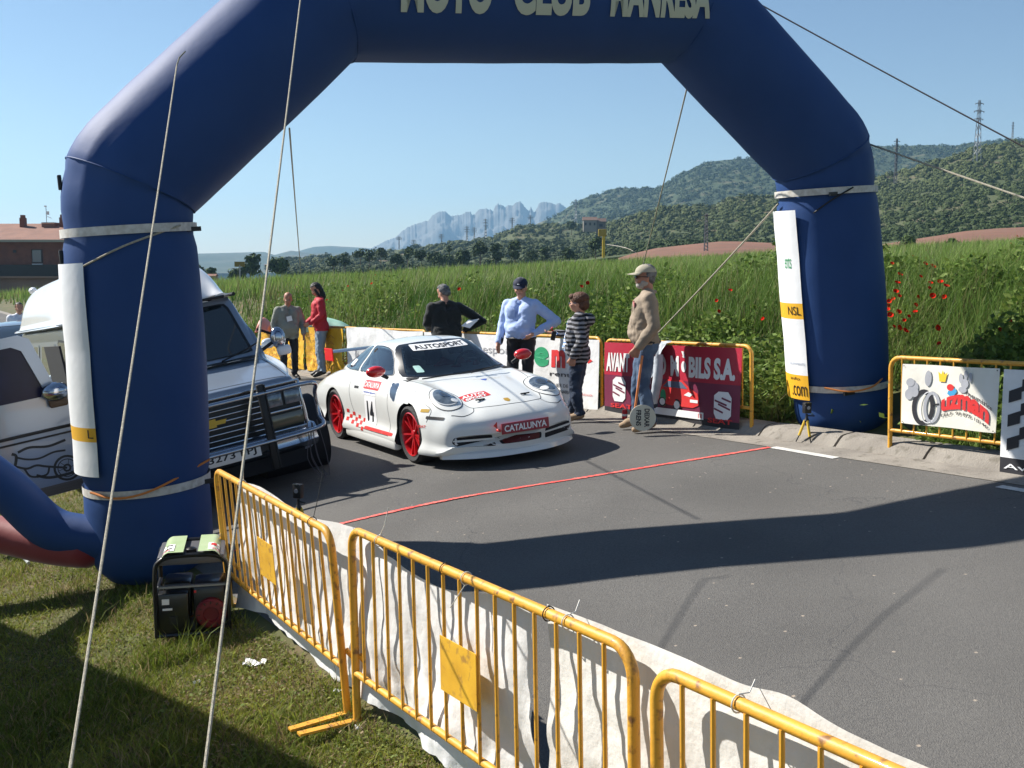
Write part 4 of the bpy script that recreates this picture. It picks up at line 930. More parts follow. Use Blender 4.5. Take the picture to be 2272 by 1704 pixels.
# white banners further along
o, F = panel('white_banner', 'white banner with faint grey letters left of the man in blue', 8.0, 12.45, 15.5, .05, .93, m_vin2)
put_text('lettering', 'esports', mat('grey_ink', (.35, .35, .36), .7), sub(F(), .62, .93, .66, .80), o); put_text('lettering', 'MOTO', mat('pale_red_ink', (.6, .25, .25), .7), sub(F(), .1, .5, .3, .55), o, fat=.03)
cloth('banner_sheet', 'plain white sheet on the far barriers behind the race car wing', 7.98, 18.6, 15.5, lambda u: .95+.02*math.sin(u*6), lambda u: .08, m_vin2, None, .04, 5)
m_ys = mat('yellow_sheet', (.72, .42, .02), .55, bump=.3, bscale=6, col2=(.62, .33, .015), vscale=4)
for a0, a1, lb in ((20.6, 18.75, 'yellow printed sheet on the barrier behind the red jacket'), (23.4, 20.75, 'yellow printed sheet behind the bald man')):
    q = cloth('yellow_banner', lb, 7.97, a0, a1, lambda u: .93, lambda u: .06, m_ys, 'yellow printed sheets on the furthest barriers', .05, int(a0))
    fq = bp(7.90, a1, a0, .1, .9)
    for r_ in range(6): put_text('lettering', ('SEGURETAT', 'VIARIA', 'ZONA NEUTRA', 'SEGURETAT', 'CURSA', 'ZONA')[r_], mat('amber_print', (.42, .17, .01), .6), sub(fq, .12, .88, .06+.15*r_, .14+.15*r_), q)
m_mint = mat('mint_plastic', (.28, .55, .40), .5, bump=.3, bscale=5, col2=(.45, .66, .52), vscale=2); m_pink = mat('pink_plastic', (.70, .26, .20), .5, bump=.3, bscale=6)
def bale(name, label, px0, px1, py0, py1, y, m, cat):
    p = at_y((px0+px1)/2, py1, y); w_ = (px1-px0)/FPX*y; h = (py1-py0)/FPX*y; b = MB(); rs = np.random.RandomState(int(px0))
    def fn(u, v):
        t = u*2-1; ph = v*pi; return Vector((t*w_/2, -.4*math.cos(ph), (h*1.05*(1-abs(t)**5)*(.75+.25*math.cos(t*2.0+1)))*max(0, math.sin(ph))**.6+.03*vnoise(np.array(t*4), np.array(v*4+px0))))
    b.grid(fn, 26, 14); o = b.build(name, m, None); o.location = p; return tag(o, label, cat)
bale('tarpaulin', 'mint green plastic sheet heaped behind the yellow banner', 675, 782, 703, 735, 22, m_mint, 'tarpaulin')
bale('tarpaulin', 'salmon pink plastic sheet heaped left of the bald man', 575, 606, 706, 735, 23.5, m_pink, 'tarpaulin')
# tyre shop banner (the cartoon figure is left out; only plain shapes and the lettering)
o, F = panel('tyre_shop_banner', 'white tyre shop banner with red script and a black tyre on the right barrier', 7.99, 5.33, 6.26, .30, .83, mat('banner_aged_white', (.76, .74, .68), .55, bump=.2, bscale=8, col2=(.70, .67, .58), vscale=3))
asp = .93/.53; f = F(.006); m_gry = mat('print_grey', (.36, .37, .40), .6); m_tea = mat('print_blue', (.05, .30, .55), .6); m_pyel = mat('print_yellow', (.75, .50, .03), .6)
tb = MB()
stroke(f, [(x, y) for x, y in ell(.245, .30, .095, .26, 28)+[ell(.245, .30, .095, .26, 28)[0]]], .075, asp, m_ink, None, mb=tb)
stroke(F(.008), ell(.335, .31, .070, .235, 28)+[ell(.335, .31, .070, .235, 28)[0]], .055, asp, m_gry, None, mb=tb); stroke(F(.008), ell(.30, .305, .085, .255, 24, .6, 5.6), .016, asp, m_prw, None, mb=tb)
stroke(F(.010), [(.335, .36), (.37, .36), (.41, .37)], .03, asp, m_ink, None, mb=tb); tb.build('tyre_print', None, o, sm=False)
b = MB()
for cx, cy, rx, ry in ((.13, .62, .055, .10), (.09, .50, .045, .09), (.15, .54, .04, .08), (.28, .78, .035, .13), (.10, .70, .045, .07)): b.add([f(*p) for p in ell(cx, cy, rx, ry, 18)], [tuple(range(18))], m_gry); f = F(.0075)
for cx, cy, rx, ry in ((.68, .74, .04, .08), (.64, .82, .022, .08), (.69, .88, .02, .07), (.735, .84, .02, .08), (.66, .64, .045, .05)): b.add([f(*p) for p in ell(cx, cy, rx, ry, 18)], [tuple(range(18))], m_gry)
b.build('grey_print', None, o, sm=False)
shape(F(.008), [(.40, .74), (.385, .90), (.42, .86), (.435, .93), (.455, .86), (.49, .90), (.465, .74)], m_pyel, o); shape(F(.008), [(.49, .55), (.55, .50), (.60, .60), (.58, .66), (.50, .60)], m_tea, o); shape(F(.009), ell(.525, .66, .04, .055), m_inkr, o)
def arcfn(u0, u1, v0, h, bow, rot=0):
    g = F(.008)
    def q(u, v):
        uu = u0+(u1-u0)*u; return g(uu, v0+bow*(4*u*(1-u))-rot*u+h*v*(1+.25*math.sin(u*pi)))
    return q
put_text('lettering', 'uzman', m_inkr, arcfn(.43, .935, .24, .20, .13, .12), o, fat=.05); put_text('lettering', 'TELF. 93 875 13 40', m_ink, arcfn(.42, .93, .15, .045, .12, .10), o, fat=.01); put_text('lettering', 'Pneumàtics', m_ink, arcfn(.70, .955, .56, .06, .02, .22), o, fat=.01)
for k, (x, y) in enumerate(((.02, .97), (.98, .97), (.98, .03), (.02, .03))): shape(F(.007), ell(x, y, .006, .01, 8), m_ink, o, 'eyelet')
# chequered banner at the frame edge
o, F = panel('chequered_banner', 'white banner with black chequers and an address band at the right frame edge', 7.93, 3.3, 5.24, .0, .84, None, 40, 20, bands=lambda u, v: m_ink if v < .13 else m_vin2)
for c in range(5):
    for r_ in range(6):
        if (c+r_) % 2 == 0: u0 = .03+c*.055; v0 = .22+r_*.115; shape(F(), [(u0, v0), (u0+.055, v0+.045), (u0+.055, v0+.165), (u0, v0+.115)], m_ink, o)
put_text('lettering', 'Av. Pirineus, 12', m_prw, sub(F(), .02, .62, .035, .095), o, fat=.01)
# grey jacket thrown over the dealer banner
jk = thing('grey_jacket', 'light grey jacket thrown over the dealer banner beside the man with the paddle', 'jacket')
m_jk = mat('grey_fleece', (.50, .53, .56), .9, bump=.5, bscale=14, col2=(.38, .42, .47), vscale=5); jk.location = (*SA(7.99, 9.68), 0)
x, y = SA(7.99, 9.68); jk.location.z = .075*x+.005*y
def jfn(u, v):
    t = u*2-1; a = t*.26*(1-.25*v); z = .95-.52*v*(1-.45*abs(t-.2)**1.5)+.008*math.sin(t*5); s_ = -.045-.04*math.sin(t*6.5+v*3)*(.3+v*.7)-.02*math.sin(t*15-v*5)*v-.04*v+(.06 if v < .08 else 0)
    dx, dy = .85*s_-.53*a, .53*s_+.85*a; return Vector((dx, dy, z))
b = MB(); b.grid(jfn, 44, 26); b.build('body', m_jk, jk)
b = MB(); P = [(.85*-.10-.53*-.17, .53*-.10+.85*-.17, .80), (.85*-.12-.53*-.19, .53*-.12+.85*-.19, .55), (.85*-.11-.53*-.13, .53*-.11+.85*-.13, .33), (.85*-.10-.53*-.10, .53*-.10+.85*-.10, .22)]; b.tube(catmull(P, 5), [.055]*8+[.05]*4+[.042]*4, 12); b.build('sleeve', m_jk, jk)
b = MB(); p = P[-1]; b.ball(p, (.05, .05, .045), 10, 6); b.build('cuff', mat('dark_cuff', (.03, .04, .06), .8), jk)
can = thing('drinks_can', 'red drinks can standing on the gutter left of the paddle', 'can', gnd(1386, 931)); b = MB(); b.lathe([(.026, 0), (.033, .006), (.033, .105), (.026, .117), (.024, .12)], n=18); b.build('can', mat('can_red', (.55, .02, .02), .35, .3), can)
b = MB(); b.lathe([(.0335, .045), (.0335, .07)], n=18); b.build('band', m_prw, can)
# ------------------------------------------------------------------ vehicles
def paint(name, c, flake=0, rough=.32): return mat(name, c, rough, metal=flake, coat=.9, spec=.5, col2=tuple(k*.94 for k in c), vscale=1.5)
def glassmat(name, tint, refl=.12):
    if name in _M: return _M[name]
    m = bpy.data.materials.new(name); m.use_nodes = True; n = m.node_tree.nodes; l = m.node_tree.links; n.remove(n['Principled BSDF'])
    t = n.new('ShaderNodeBsdfTransparent'); t.inputs[0].default_value = (*tint, 1); g = n.new('ShaderNodeBsdfGlossy'); g.inputs['Roughness'].default_value = .03
    fr = n.new('ShaderNodeFresnel'); fr.inputs[0].default_value = 1.5; ad = n.new('ShaderNodeMath'); ad.inputs[1].default_value = refl; l.new(fr.outputs[0], ad.inputs[0])
    x = n.new('ShaderNodeMixShader'); l.new(ad.outputs[0], x.inputs[0]); l.new(t.outputs[0], x.inputs[1]); l.new(g.outputs[0], x.inputs[2]); l.new(x.outputs[0], n['Material Output'].inputs['Surface'])
    _M[name] = m; return m
m_tyre = mat('tyre_rubber', (.018, .018, .019), .75, bump=.3, bscale=40); m_trim = mat('black_trim', (.012, .012, .013), .5); m_chr = mat('chrome', (.42, .44, .48), .18, 1.0)
m_int = mat('dark_interior', (.012, .012, .015), .8); m_lens = mat('headlamp_lens', (.16, .20, .24), .08, .3, coat=1, col2=(.06, .08, .10), vscale=14); m_cwhite = paint('race_white', (.74, .75, .72))
def loft(stations, ny=8, nx=5, m=None):
    """stations: (y, bow, [(x,z)...half section centre-top to centre-bottom]) -> closed MB"""
    rows = []
    for y, bow, sec in stations: rows.append([Vector((x, y-bow*(abs(x)/.85)**2.2, z)) for x, z in sec])
    k = len(rows[0]); cols = []
    for i in range(k): cols.append(catmull([r[i] for r in rows], ny))
    out = []
    for j in range(len(cols[0])):
        sec = catmull([cols[i][j] for i in range(k)], nx, True); sec[0].x = 0; sec[-1].x = 0; out.append(sec)
    b = MB(); n = len(out[0]); full = []
    for sec in out: full.append(sec+[Vector((-p.x, p.y, p.z)) for p in sec[-2:0:-1]])
    N = len(full[0]); vs = [p for r in full for p in r]; fs = [(i*N+q, i*N+(q+1) % N, (i+1)*N+(q+1) % N, (i+1)*N+q) for i in range(len(full)-1) for q in range(N)]
    fs.append(tuple(range(N-1, -1, -1))); fs.append(tuple((len(full)-1)*N+q for q in range(N))); b.add(vs, fs); return b
def bool_cut(o, cutters):
    for c in cutters:
        md = o.modifiers.new('cut', 'BOOLEAN'); md.operation = 'DIFFERENCE'; md.object = c; md.solver = 'EXACT'
    bpy.context.view_layer.update(); dg = bpy.context.evaluated_depsgraph_get(); me = bpy.data.meshes.new_from_object(o.evaluated_get(dg)); o.modifiers.clear()
    old = o.data; o.data = me; bpy.data.meshes.remove(old)
    for c in cutters: bpy.data.objects.remove(c)
def bvh(o):
    me = o.data; return BVHTree.FromPolygons([v.co.copy() for v in me.vertices], [tuple(p.vertices) for p in me.polygons])
def patch(tree_, outline, org, ax, ay, d, off, name, m, parent, rings=8, border=None, bm_=None, n=48):
    """outline (a,b) in the ax/ay plane thrown onto a body along d: a curved panel that hugs the surface"""
    org, ax, ay, d = Vector(org), Vector(ax), Vector(ay), Vector(d).normalized()
    L = [Vector((p[0], p[1], 0)) for p in outline]; per = [0]
    for i in range(len(L)): per.append(per[-1]+(L[(i+1) % len(L)]-L[i]).length)
    P = []
    for k in range(n):
        t = per[-1]*k/n; i = max(j for j in range(len(L)) if per[j] <= t+1e-9); q = (t-per[i])/max(per[i+1]-per[i], 1e-9); P.append(L[i]+(L[(i+1) % len(L)]-L[i])*q)
    P = [(P[k-1]+P[k]*6+P[(k+1) % n])/8 for k in range(n)]; c = sum(P, Vector())/n; b = MB(); vs = []; sc_ = [0]+[(r+1)/rings*(1-(border or 0)) for r in range(rings)]+([1.0] if border else [])
    last = None
    def hit(p):
        nonlocal last
        o_ = org+ax*p.x+ay*p.y; h = tree_.ray_cast(o_, d)
        if h[0] is None: return (o_+d*(last if last else .5))-d*off
        last = (h[0]-o_).length; nn = h[1] if h[1].dot(d) < 0 else -h[1]; return h[0]+nn*off
    vs.append(hit(c)); 
    for s_ in sc_[1:]:
        for k in range(n): vs.append(hit(c+(P[k]-c)*s_))
    fs = [(0, 1+k, 1+(k+1) % n) for k in range(n)]; nr = len(sc_)-1
    for r in range(nr-1):
        f = [(1+r*n+k, 1+(r+1)*n+k, 1+(r+1)*n+(k+1) % n, 1+r*n+(k+1) % n) for k in range(n)]
        if border and r == nr-2: b.add(vs, f, bm_); continue
        fs += f
    b.add(vs, fs, m); return b.build(name, None, parent, weld=.0004 if border else 0)
def ptext(tree_, st, org, ax, ay, d, w_, h_, off, m, parent, fat=.02, shear=0):
    org, ax, ay, d = Vector(org), Vector(ax), Vector(ay), Vector(d).normalized()
    def fn(u, v):
        o_ = org+ax*(u*w_+shear*v*h_)+ay*(v*h_); h = tree_.ray_cast(o_, d)
        if h[0] is None: return o_+d*.3
        nn = h[1] if h[1].dot(d) < 0 else -h[1]; return h[0]+nn*off
    return put_text('lettering', st, m, fn, parent, fat=fat)
def cut_under(o, tests):
    bm = bmesh.new(); bm.from_mesh(o.data); dead = [f for f in bm.faces if any(t(f.calc_center_median(), f.normal) for t in tests)]
    bmesh.ops.delete(bm, geom=dead, context='FACES'); bm.to_mesh(o.data); bm.free()
def inpoly(poly, x, y):
    c = False; n = len(poly)
    for i in range(n):
        x0, y0 = poly[i]; x1, y1 = poly[(i+1) % n]
        if (y0 > y) != (y1 > y) and x < (x1-x0)*(y-y0)/(y1-y0)+x0: c = not c
    return c
def shrink(poly, k):
    cx = sum(p[0] for p in poly)/len(poly); cy = sum(p[1] for p in poly)/len(poly); return [(cx+(p[0]-cx)*k, cy+(p[1]-cy)*k) for p in poly]
def wheel(par, x, y, r, wd, m_rim, spokes=10, rr=.72, side=1, steer=0):
    e = MB(); prof = [(r*rr, -wd*.42), (r*.90, -wd*.5), (r*.975, -wd*.44), (r, -wd*.30), (r, wd*.30), (r*.975, wd*.44), (r*.90, wd*.5), (r*rr, wd*.42), (r*rr*.97, 0)]
    vs = []; n = 40; fs = []
    for pr_, h in prof:
        for k in range(n): a = 2*pi*k/n; vs.append((h, pr_*math.cos(a), pr_*math.sin(a)))
    K = len(prof); fs = [(i*n+k, ((i+1) % K)*n+k, ((i+1) % K)*n+(k+1) % n, i*n+(k+1) % n) for i in range(K) for k in range(n)]
    e.add(vs, fs); o = e.build('wheel', m_tyre, par); o.location = (x, y, r); o.rotation_euler = (0, 0, steer)
    b = MB(); R0 = r*rr; vs = []; fs = []; s = side
    pr2 = [(R0*1.01, s*wd*.43), (R0*.97, s*wd*.46), (R0*.94, s*wd*.36), (R0*.93, -s*wd*.3)]
    for pr_, h in pr2:
        for k in range(n): a = 2*pi*k/n; vs.append((h, pr_*math.cos(a), pr_*math.sin(a)))
    fs = [(i*n+k, (i+1)*n+k, (i+1)*n+(k+1) % n, i*n+(k+1) % n) for i in range(3) for k in range(n)]; b.add(vs, fs)
    b.build('rim', m_rim, o)
    for k in range(spokes):
        a = 2*pi*k/spokes+(.09 if k % 2 else -.09); b = MB(); u = Vector((0, math.cos(a), math.sin(a))); v = Vector((0, -math.sin(a), math.cos(a)))
        p0 = u*R0*.16+Vector((s*wd*.30, 0, 0)); p1 = u*R0*.97+Vector((s*wd*.41, 0, 0)); w0, w1 = R0*.034, R0*.050
        P = [p0-v*w0, p0+v*w0, p1+v*w1, p1-v*w1]; dpt = Vector((-s*.03, 0, 0)); b.add(P+[q+dpt for q in P], [(0, 1, 2, 3), (4, 7, 6, 5), (0, 4, 5, 1), (1, 5, 6, 2), (2, 6, 7, 3), (3, 7, 4, 0)]); b.build('spoke', m_rim, o, sm=False)
    b = MB(); b.lathe([(R0*.19, s*wd*.20), (R0*.17, s*wd*.34), (R0*.08, s*wd*.37), (.005, s*wd*.375)], axis='x', n=20); b.build('hub', m_rim, o)
    b = MB(); b.lathe([(R0*.66, s*wd*.02), (R0*.66, s*wd*.05)], axis='x', n=28); b.lathe([(R0*.93, -s*wd*.25), (R0*.93, -s*wd*.22)], axis='x', n=28, m=None); b.build('brake_disc', mat('brake_disc', (.05, .05, .055), .5, .5), o)
    return o
# ---- the race car
C_O = Vector((-.30, 11.32, -2.006+CAMZ)); left = Vector((.881, .469, .067)); fwd = Vector((.468, -.883, .033)); upv = Vector((-.074, -.003, .997))
car = thing('race_car', 'white rear engined race coupe with red wheels, number 14 and a tall rear wing', 'car', M4=frame(C_O, -left*.945, fwd*.96, upv*.93))
B8 = (0, .14)
st_ = [(.955, .34, [(0, .36), (.25, .36), (.45, .36), (.58, .36), (.66, .35), (.68, .32), (.67, .27), (.66, .24), (0, .24)]),
       (.945, .34, [(0, .455), (.28, .455), (.48, .455), (.62, .445), (.71, .42), (.74, .35), (.74, .26), (.72, .18), (0, .17)]),
       (.90, .33, [(0, .53), (.30, .525), (.48, .52), (.62, .525), (.72, .49), (.78, .38), (.78, .26), (.76, .15), (0, .14)]),
       (.78, .29, [(0, .605), (.30, .60), (.46, .585), (.60, .615), (.73, .575), (.82, .43), (.83, .28), (.80, .13), B8]),
       (.58, .18, [(0, .685), (.30, .67), (.44, .655), (.60, .715), (.75, .67), (.85, .50), (.87, .30), (.84, .13), B8]),
       (.33, .07, [(0, .755), (.30, .74), (.45, .725), (.61, .785), (.77, .735), (.875, .56), (.89, .32), (.86, .13), B8]),
       (.0, .0, [(0, .825), (.32, .81), (.47, .795), (.63, .83), (.79, .765), (.885, .60), (.895, .34), (.86, .15), B8]),
       (-.40, .0, [(0, .885), (.34, .88), (.50, .872), (.67, .862), (.81, .78), (.868, .62), (.868, .36), (.85, .16), (0, .15)]),
       (-.95, .0, [(0, .90), (.40, .90), (.60, .895), (.725, .875), (.81, .79), (.858, .64), (.858, .38), (.85, .17), (0, .16)]),
       (-1.60, .0, [(0, .90), (.40, .90), (.60, .90), (.735, .88), (.82, .80), (.866, .64), (.866, .38), (.855, .17), (0, .16)]),
       (-2.0, .0, [(0, .91), (.40, .91), (.60, .905), (.75, .885), (.85, .80), (.895, .64), (.895, .38), (.87, .17), (0, .16)]),
       (-2.35, .0, [(0, .92), (.40, .92), (.60, .91), (.765, .88), (.87, .79), (.908, .62), (.908, .36), (.88, .18), (0, .17)]),
       (-2.8, .0, [(0, .88), (.40, .87), (.58, .855), (.73, .82), (.84, .74), (.892, .58), (.888, .36), (.85, .20), (0, .19)]),
       (-3.2, .10, [(0, .77), (.40, .765), (.56, .75), (.68, .72), (.78, .65), (.84, .52), (.83, .36), (.79, .24), (0, .22)]),
       (-3.46, .16, [(0, .62), (.40, .62), (.54, .61), (.66, .59), (.74, .55), (.78, .47), (.77, .38), (.73, .30), (0, .28)]),
       (-3.52, .16, [(0, .50), (.36, .50), (.5, .50), (.6, .49), (.66, .47), (.69, .44), (.68, .41), (.64, .38), (0, .38)])]
body = loft(st_, 7, 5).build('body', m_cwhite, car, ang=60, weld=1e-5)
bt_full = bvh(body)
cs = []
for y, r in ((0, .352), (-2.35, .360)):
    b = MB(); b.lathe([(r, -1.2), (r, -.58)], (0, y, .325), axis='x', n=44); cs.append(b.build('cut', None, None)); b = MB(); b.lathe([(r, .58), (r, 1.2)], (0, y, .325), axis='x', n=44); cs.append(b.build('cut', None, None))
for c in cs: c.matrix_world = car.matrix_world.copy()
bpy.context.view_layer.update()
bool_cut(body, cs); body.data.materials.append(m_int)
for p in body.data.polygons:
    c = p.center
    for y, r in ((0, .352), (-2.35, .360)):
        dd = math.hypot(c.y-y, c.z-.325)
        if dd < r+.004 and (abs(dd-r) < .006 and abs(c.x) > .57 and abs(p.normal.x) < .3 or abs(abs(c.x)-.58) < .004): p.material_index = 1
body.data.polygons.foreach_set('use_smooth', [True]*len(body.data.polygons)); body.data.set_sharp_from_angle(angle=R(40))
# cabin
def cab(y, zr, wr, wb, bow, zb=.865):
    h = zr-zb; return (y, bow, [(0, zr), (wr*.5, zr-.012*min(1, h*5)), (wr*.85, zr-.035*min(1, h*3)), (wr, zr-.085*min(1, h*3)), (wr+(wb-wr)*.35, zb+h*.55), (wb-(wb-wr)*.12, zb+h*.2), (wb, zb-.02), (wb, zb-.08), (0, zb-.08)])
cst = [cab(-.28, .872, .50, .66, .30), cab(-.46, .955, .52, .69, .28), cab(-.66, 1.055, .53, .705, .24), cab(-.86, 1.150, .53, .715, .18), cab(-1.04, 1.215, .525, .72, .11), cab(-1.24, 1.258, .52, .725, .03), cab(-1.5, 1.275, .515, .728, 0), cab(-1.8, 1.268, .50, .728, 0),
       cab(-2.1, 1.228, .48, .715, 0), cab(-2.4, 1.155, .45, .685, 0), cab(-2.7, 1.06, .40, .62, 0), cab(-3.0, .95, .35, .52, 0, .83), cab(-3.22, .84, .3, .42, 0, .76)]
cabin = loft(cst, 9, 6).build('cabin', m_cwhite, car, ang=60, weld=1e-5); ct = bvh(cabin)
wsh = [(-.655, .893), (-.30, .885), (0, .882), (.30, .885), (.655, .893), (.60, .99), (.545, 1.10), (.485, 1.195), (.43, 1.222), (.2, 1.238), (0, 1.24), (-.2, 1.238), (-.43, 1.222), (-.485, 1.195), (-.545, 1.10), (-.60, .99)]
dw = [(-.78, .905), (-.98, 1.06), (-1.16, 1.165), (-1.30, 1.198), (-1.5, 1.212), (-1.78, 1.205), (-1.78, 1.05), (-1.80, .905), (-1.3, .895)]
qw = [(-1.85, .905), (-1.85, 1.05), (-1.85, 1.20), (-2.05, 1.172), (-2.25, 1.115), (-2.45, 1.03), (-2.56, .955), (-2.48, .915), (-2.2, .905)]
sw, sd_, sq = shrink(wsh, .90), shrink(dw, .88), shrink(qw, .85)
cut_under(cabin, [lambda c, n: n.y > .15 and n.z > .1 and c.y > -1.3 and inpoly(sw, c.x, c.z), lambda c, n: abs(n.x) > .4 and (inpoly(sd_, c.y, c.z) or inpoly(sq, c.y, c.z)), lambda c, n: n.z < -.7])
m_gl = glassmat('windscreen_glass', (.50, .56, .55), .02); m_gls = glassmat('side_glass', (.45, .58, .66), .16); m_frit = mat('glass_border', (.01, .01, .011), .25)
wsp = [(p[0], p[1]) for p in wsh]
patch(ct, wsp, (0, 2, 0), (1, 0, 0), (0, 0, 1), (0, -1, 0), .004, 'windscreen', m_gl, car, 10, .07, m_frit, 64)
for s in (1, -1):
    patch(ct, dw, (2*s, 0, 0), (0, 1, 0), (0, 0, 1), (-s, 0, 0), .004, 'side_window', m_gls, car, 8, .06, m_frit)
    patch(ct, qw, (2*s, 0, 0), (0, 1, 0), (0, 0, 1), (-s, 0, 0), .004, 'quarter_window', m_gls, car, 8, .06, m_frit)
b = MB(); b.box((0, -1.35, .62), (1.36, 1.9, .5), m=m_int); b.box((0, -.62, .84), (1.30, .42, .10), m=m_int, bev=.03)
b.build('interior', m_int, car)
for x in (.33, -.33):
    b = MB(); b.box((x, -1.62, .93), (.46, .14, .52), rot=Matrix.Rotation(R(12), 3, 'X'), bev=.05); b.box((x, -1.36, .70), (.46, .5, .16), bev=.05); b.box((x, -1.66, 1.12), (.30, .10, .20), bev=.04); b.build('seat', m_int, car)
b = MB()
for s in (1, -1):
    b.tube([(s*.58, -.75, .88), (s*.50, -1.15, 1.17), (s*.47, -1.85, 1.19), (s*.55, -2.4, .9)], .018, 8); b.tube([(s*.47, -1.85, 1.19), (s*.60, -1.9, .8)], .018, 8)
b.tube([(-.47, -1.85, 1.19), (.47, -1.85, 1.19)], .018, 8); b.tube([(.47, -1.85, 1.15), (-.5, -1.9, .85)], .016, 8); b.build('roll_cage', mat('roll_cage_white', (.55, .56, .56), .5), car)
b = MB(); b.tube([(-.33+.16*math.cos(k*pi/10), -.93+.05*math.sin(k*pi/10), .93+.15*math.sin(k*pi/10)) for k in range(20)], .014, 8, closed=True); b.build('steering_wheel', m_trim, car)
dr = thing('person', 'race driver in a pale helmet behind the windscreen of the white coupe', 'person', M4=car.matrix_world @ Matrix.Translation((-.33, -1.36, .80)))
b = MB(); b.ball((0, 0, .27), (.125, .15, .135), 20, 12); b.build('helmet', mat('helmet', (.40, .42, .44), .3, coat=1), dr)
b = MB(); b.box((0, .125, .28), (.19, .06, .085), bev=.03); b.build('visor', m_frit, dr)
b = MB(); b.ball((0, -.03, -.02), (.24, .14, .25), 18, 10); 
for s in (1, -1): b.tube([(s*.20, 0, .08), (s*.24, .18, -.04), (s*.13, .40, .10)], [.065, .055, .045], 10); b.ball((s*.13, .42, .11), (.05, .05, .05), 8, 6)
b.build('body', mat('race_overall', (.22, .015, .02), .8), dr)
# lamps
for s in (1, -1):
    org = (0, 2.2, 2.2); d = Vector((0, -1, -.9)).normalized(); ax = Vector((1, 0, 0)); ay = Vector((0, -.9, 1)).normalized()*-1; ay = Vector((0, -.67, .74))
    # headlamp seen along the lens axis
    def oc(cx, cy, rx, ry, tilt, n=26, tail=0):
        P = []
        for k in range(n):
            a = 2*pi*k/n; x_, y_ = rx*math.cos(a), ry*math.sin(a)
            if tail and y_ < 0: y_ *= 1+tail
            P.append((cx+x_*math.cos(tilt)-y_*math.sin(tilt), cy+x_*math.sin(tilt)+y_*math.cos(tilt)))
        return P
    org2 = Vector((s*.59, .40, .72))-Vector((0, -1, -.72)).normalized()*1.0; d2 = Vector((0, -1, -.72)).normalized(); ay2 = Vector((0, -.72, 1)).normalized()
    patch(bt_full, oc(0, .0, .165, .225, s*.12), org2, (1, 0, 0), ay2, d2, .0035, 'headlamp_surround', m_cwhite, car, 6, .05, m_trim, 44)
    hl = patch(bt_full, oc(s*.005, .015, .128, .165, s*.10), org2, (1, 0, 0), ay2, d2, .012, 'headlight', m_lens, car, 5, .08, mat('lamp_rim', (.5, .52, .54), .3), 40)
    patch(bt_full, oc(s*.0, .045, .055, .062, 0), org2, (1, 0, 0), ay2, d2, .016, 'projector', mat('lamp_dark', (.03, .035, .04), .1, coat=1), hl, 4, .2, m_chr, 26)
    patch(bt_full, oc(s*-.045, -.085, .045, .035, 0), org2, (1, 0, 0), ay2, d2, .016, 'indicator', mat('lamp_bright', (.75, .76, .75), .1, coat=1), hl, 3, None, None, 20)
    ot = (s*2, 0, 0)
    patch(bt_full, [(.40, .535), (.62, .525), (.62, .552), (.40, .565)], ot, (0, 1, 0), (0, 0, 1), (-s, 0, 0), .004, 'side_marker', m_trim, car, 3, None, None, 30)
    # bumper intakes: flat dark patches stand in for the shaded recesses
    fo = (0, 3, 0); fx = (1, 0, 0)
    pts_ = [(s*.29, .225), (s*.66, .245), (s*.71, .29), (s*.69, .345), (s*.50, .345), (s*.29, .335)]
    patch(bt_full, pts_, fo, fx, (0, 0, 1), (0, -1, 0), .003, 'air_intake', m_int, car, 5, None, None, 48)
    patch(bt_full, [(s*.26, .282), (s*.70, .300), (s*.70, .322), (s*.26, .302)], fo, fx, (0, 0, 1), (0, -1, 0), .010, 'intake_slat', m_cwhite, car, 3, None, None, 40)
patch(bt_full, [(-.24, .235), (.24, .235), (.24, .305), (-.24, .305)], (0, 3, 0), (1, 0, 0), (0, 0, 1), (0, -1, 0), .003, 'air_intake', mat('radiator_red', (.10, .01, .01), .6), car, 4, .12, m_int, 40)
# lip, sills
b = MB(); vs = []; N = 30; P = []
for k in range(N+1):
    x = -.78+1.56*k/N; y = .985-.36*(abs(x)/.80)**2.6; P.append((x, y-.035))
for (x, y) in P: vs += [(x*.99, y-.08, .200), (x*1.0, y+.008, .165), (x*1.01, y+.022, .115), (x*.99, y-.08, .105)]
b.add(vs, [(4*k+i, 4*k+4+i, 4*k+4+(i+1) % 4, 4*k+(i+1) % 4) for k in range(N) for i in range(4)]+[(0, 1, 2, 3), (4*N+3, 4*N+2, 4*N+1, 4*N)]); b.build('front_lip', m_cwhite, car)
for s in (1, -1):
    b = MB(); b.box((s*.865, -1.17, .165), (.10, 1.62, .13), bev=.035); b.build('sill', m_cwhite, car)
    mr = MB(); mr.ball((s*.945, -.66, .99), (.115, .075, .068), 20, 12); mo = mr.build('mirror', mat('mirror_red', (.60, .012, .012), .25, coat=1), car)
    b = MB(); b.tube([(s*.80, -.68, .90), (s*.90, -.67, .96)], .022, 8); b.build('mirror_stalk', m_trim, mo)
    b = MB(); b.ball((s*.948, -.722, .99), (.09, .02, .052), 14, 8); b.build('mirror_glass', m_chr, mo)
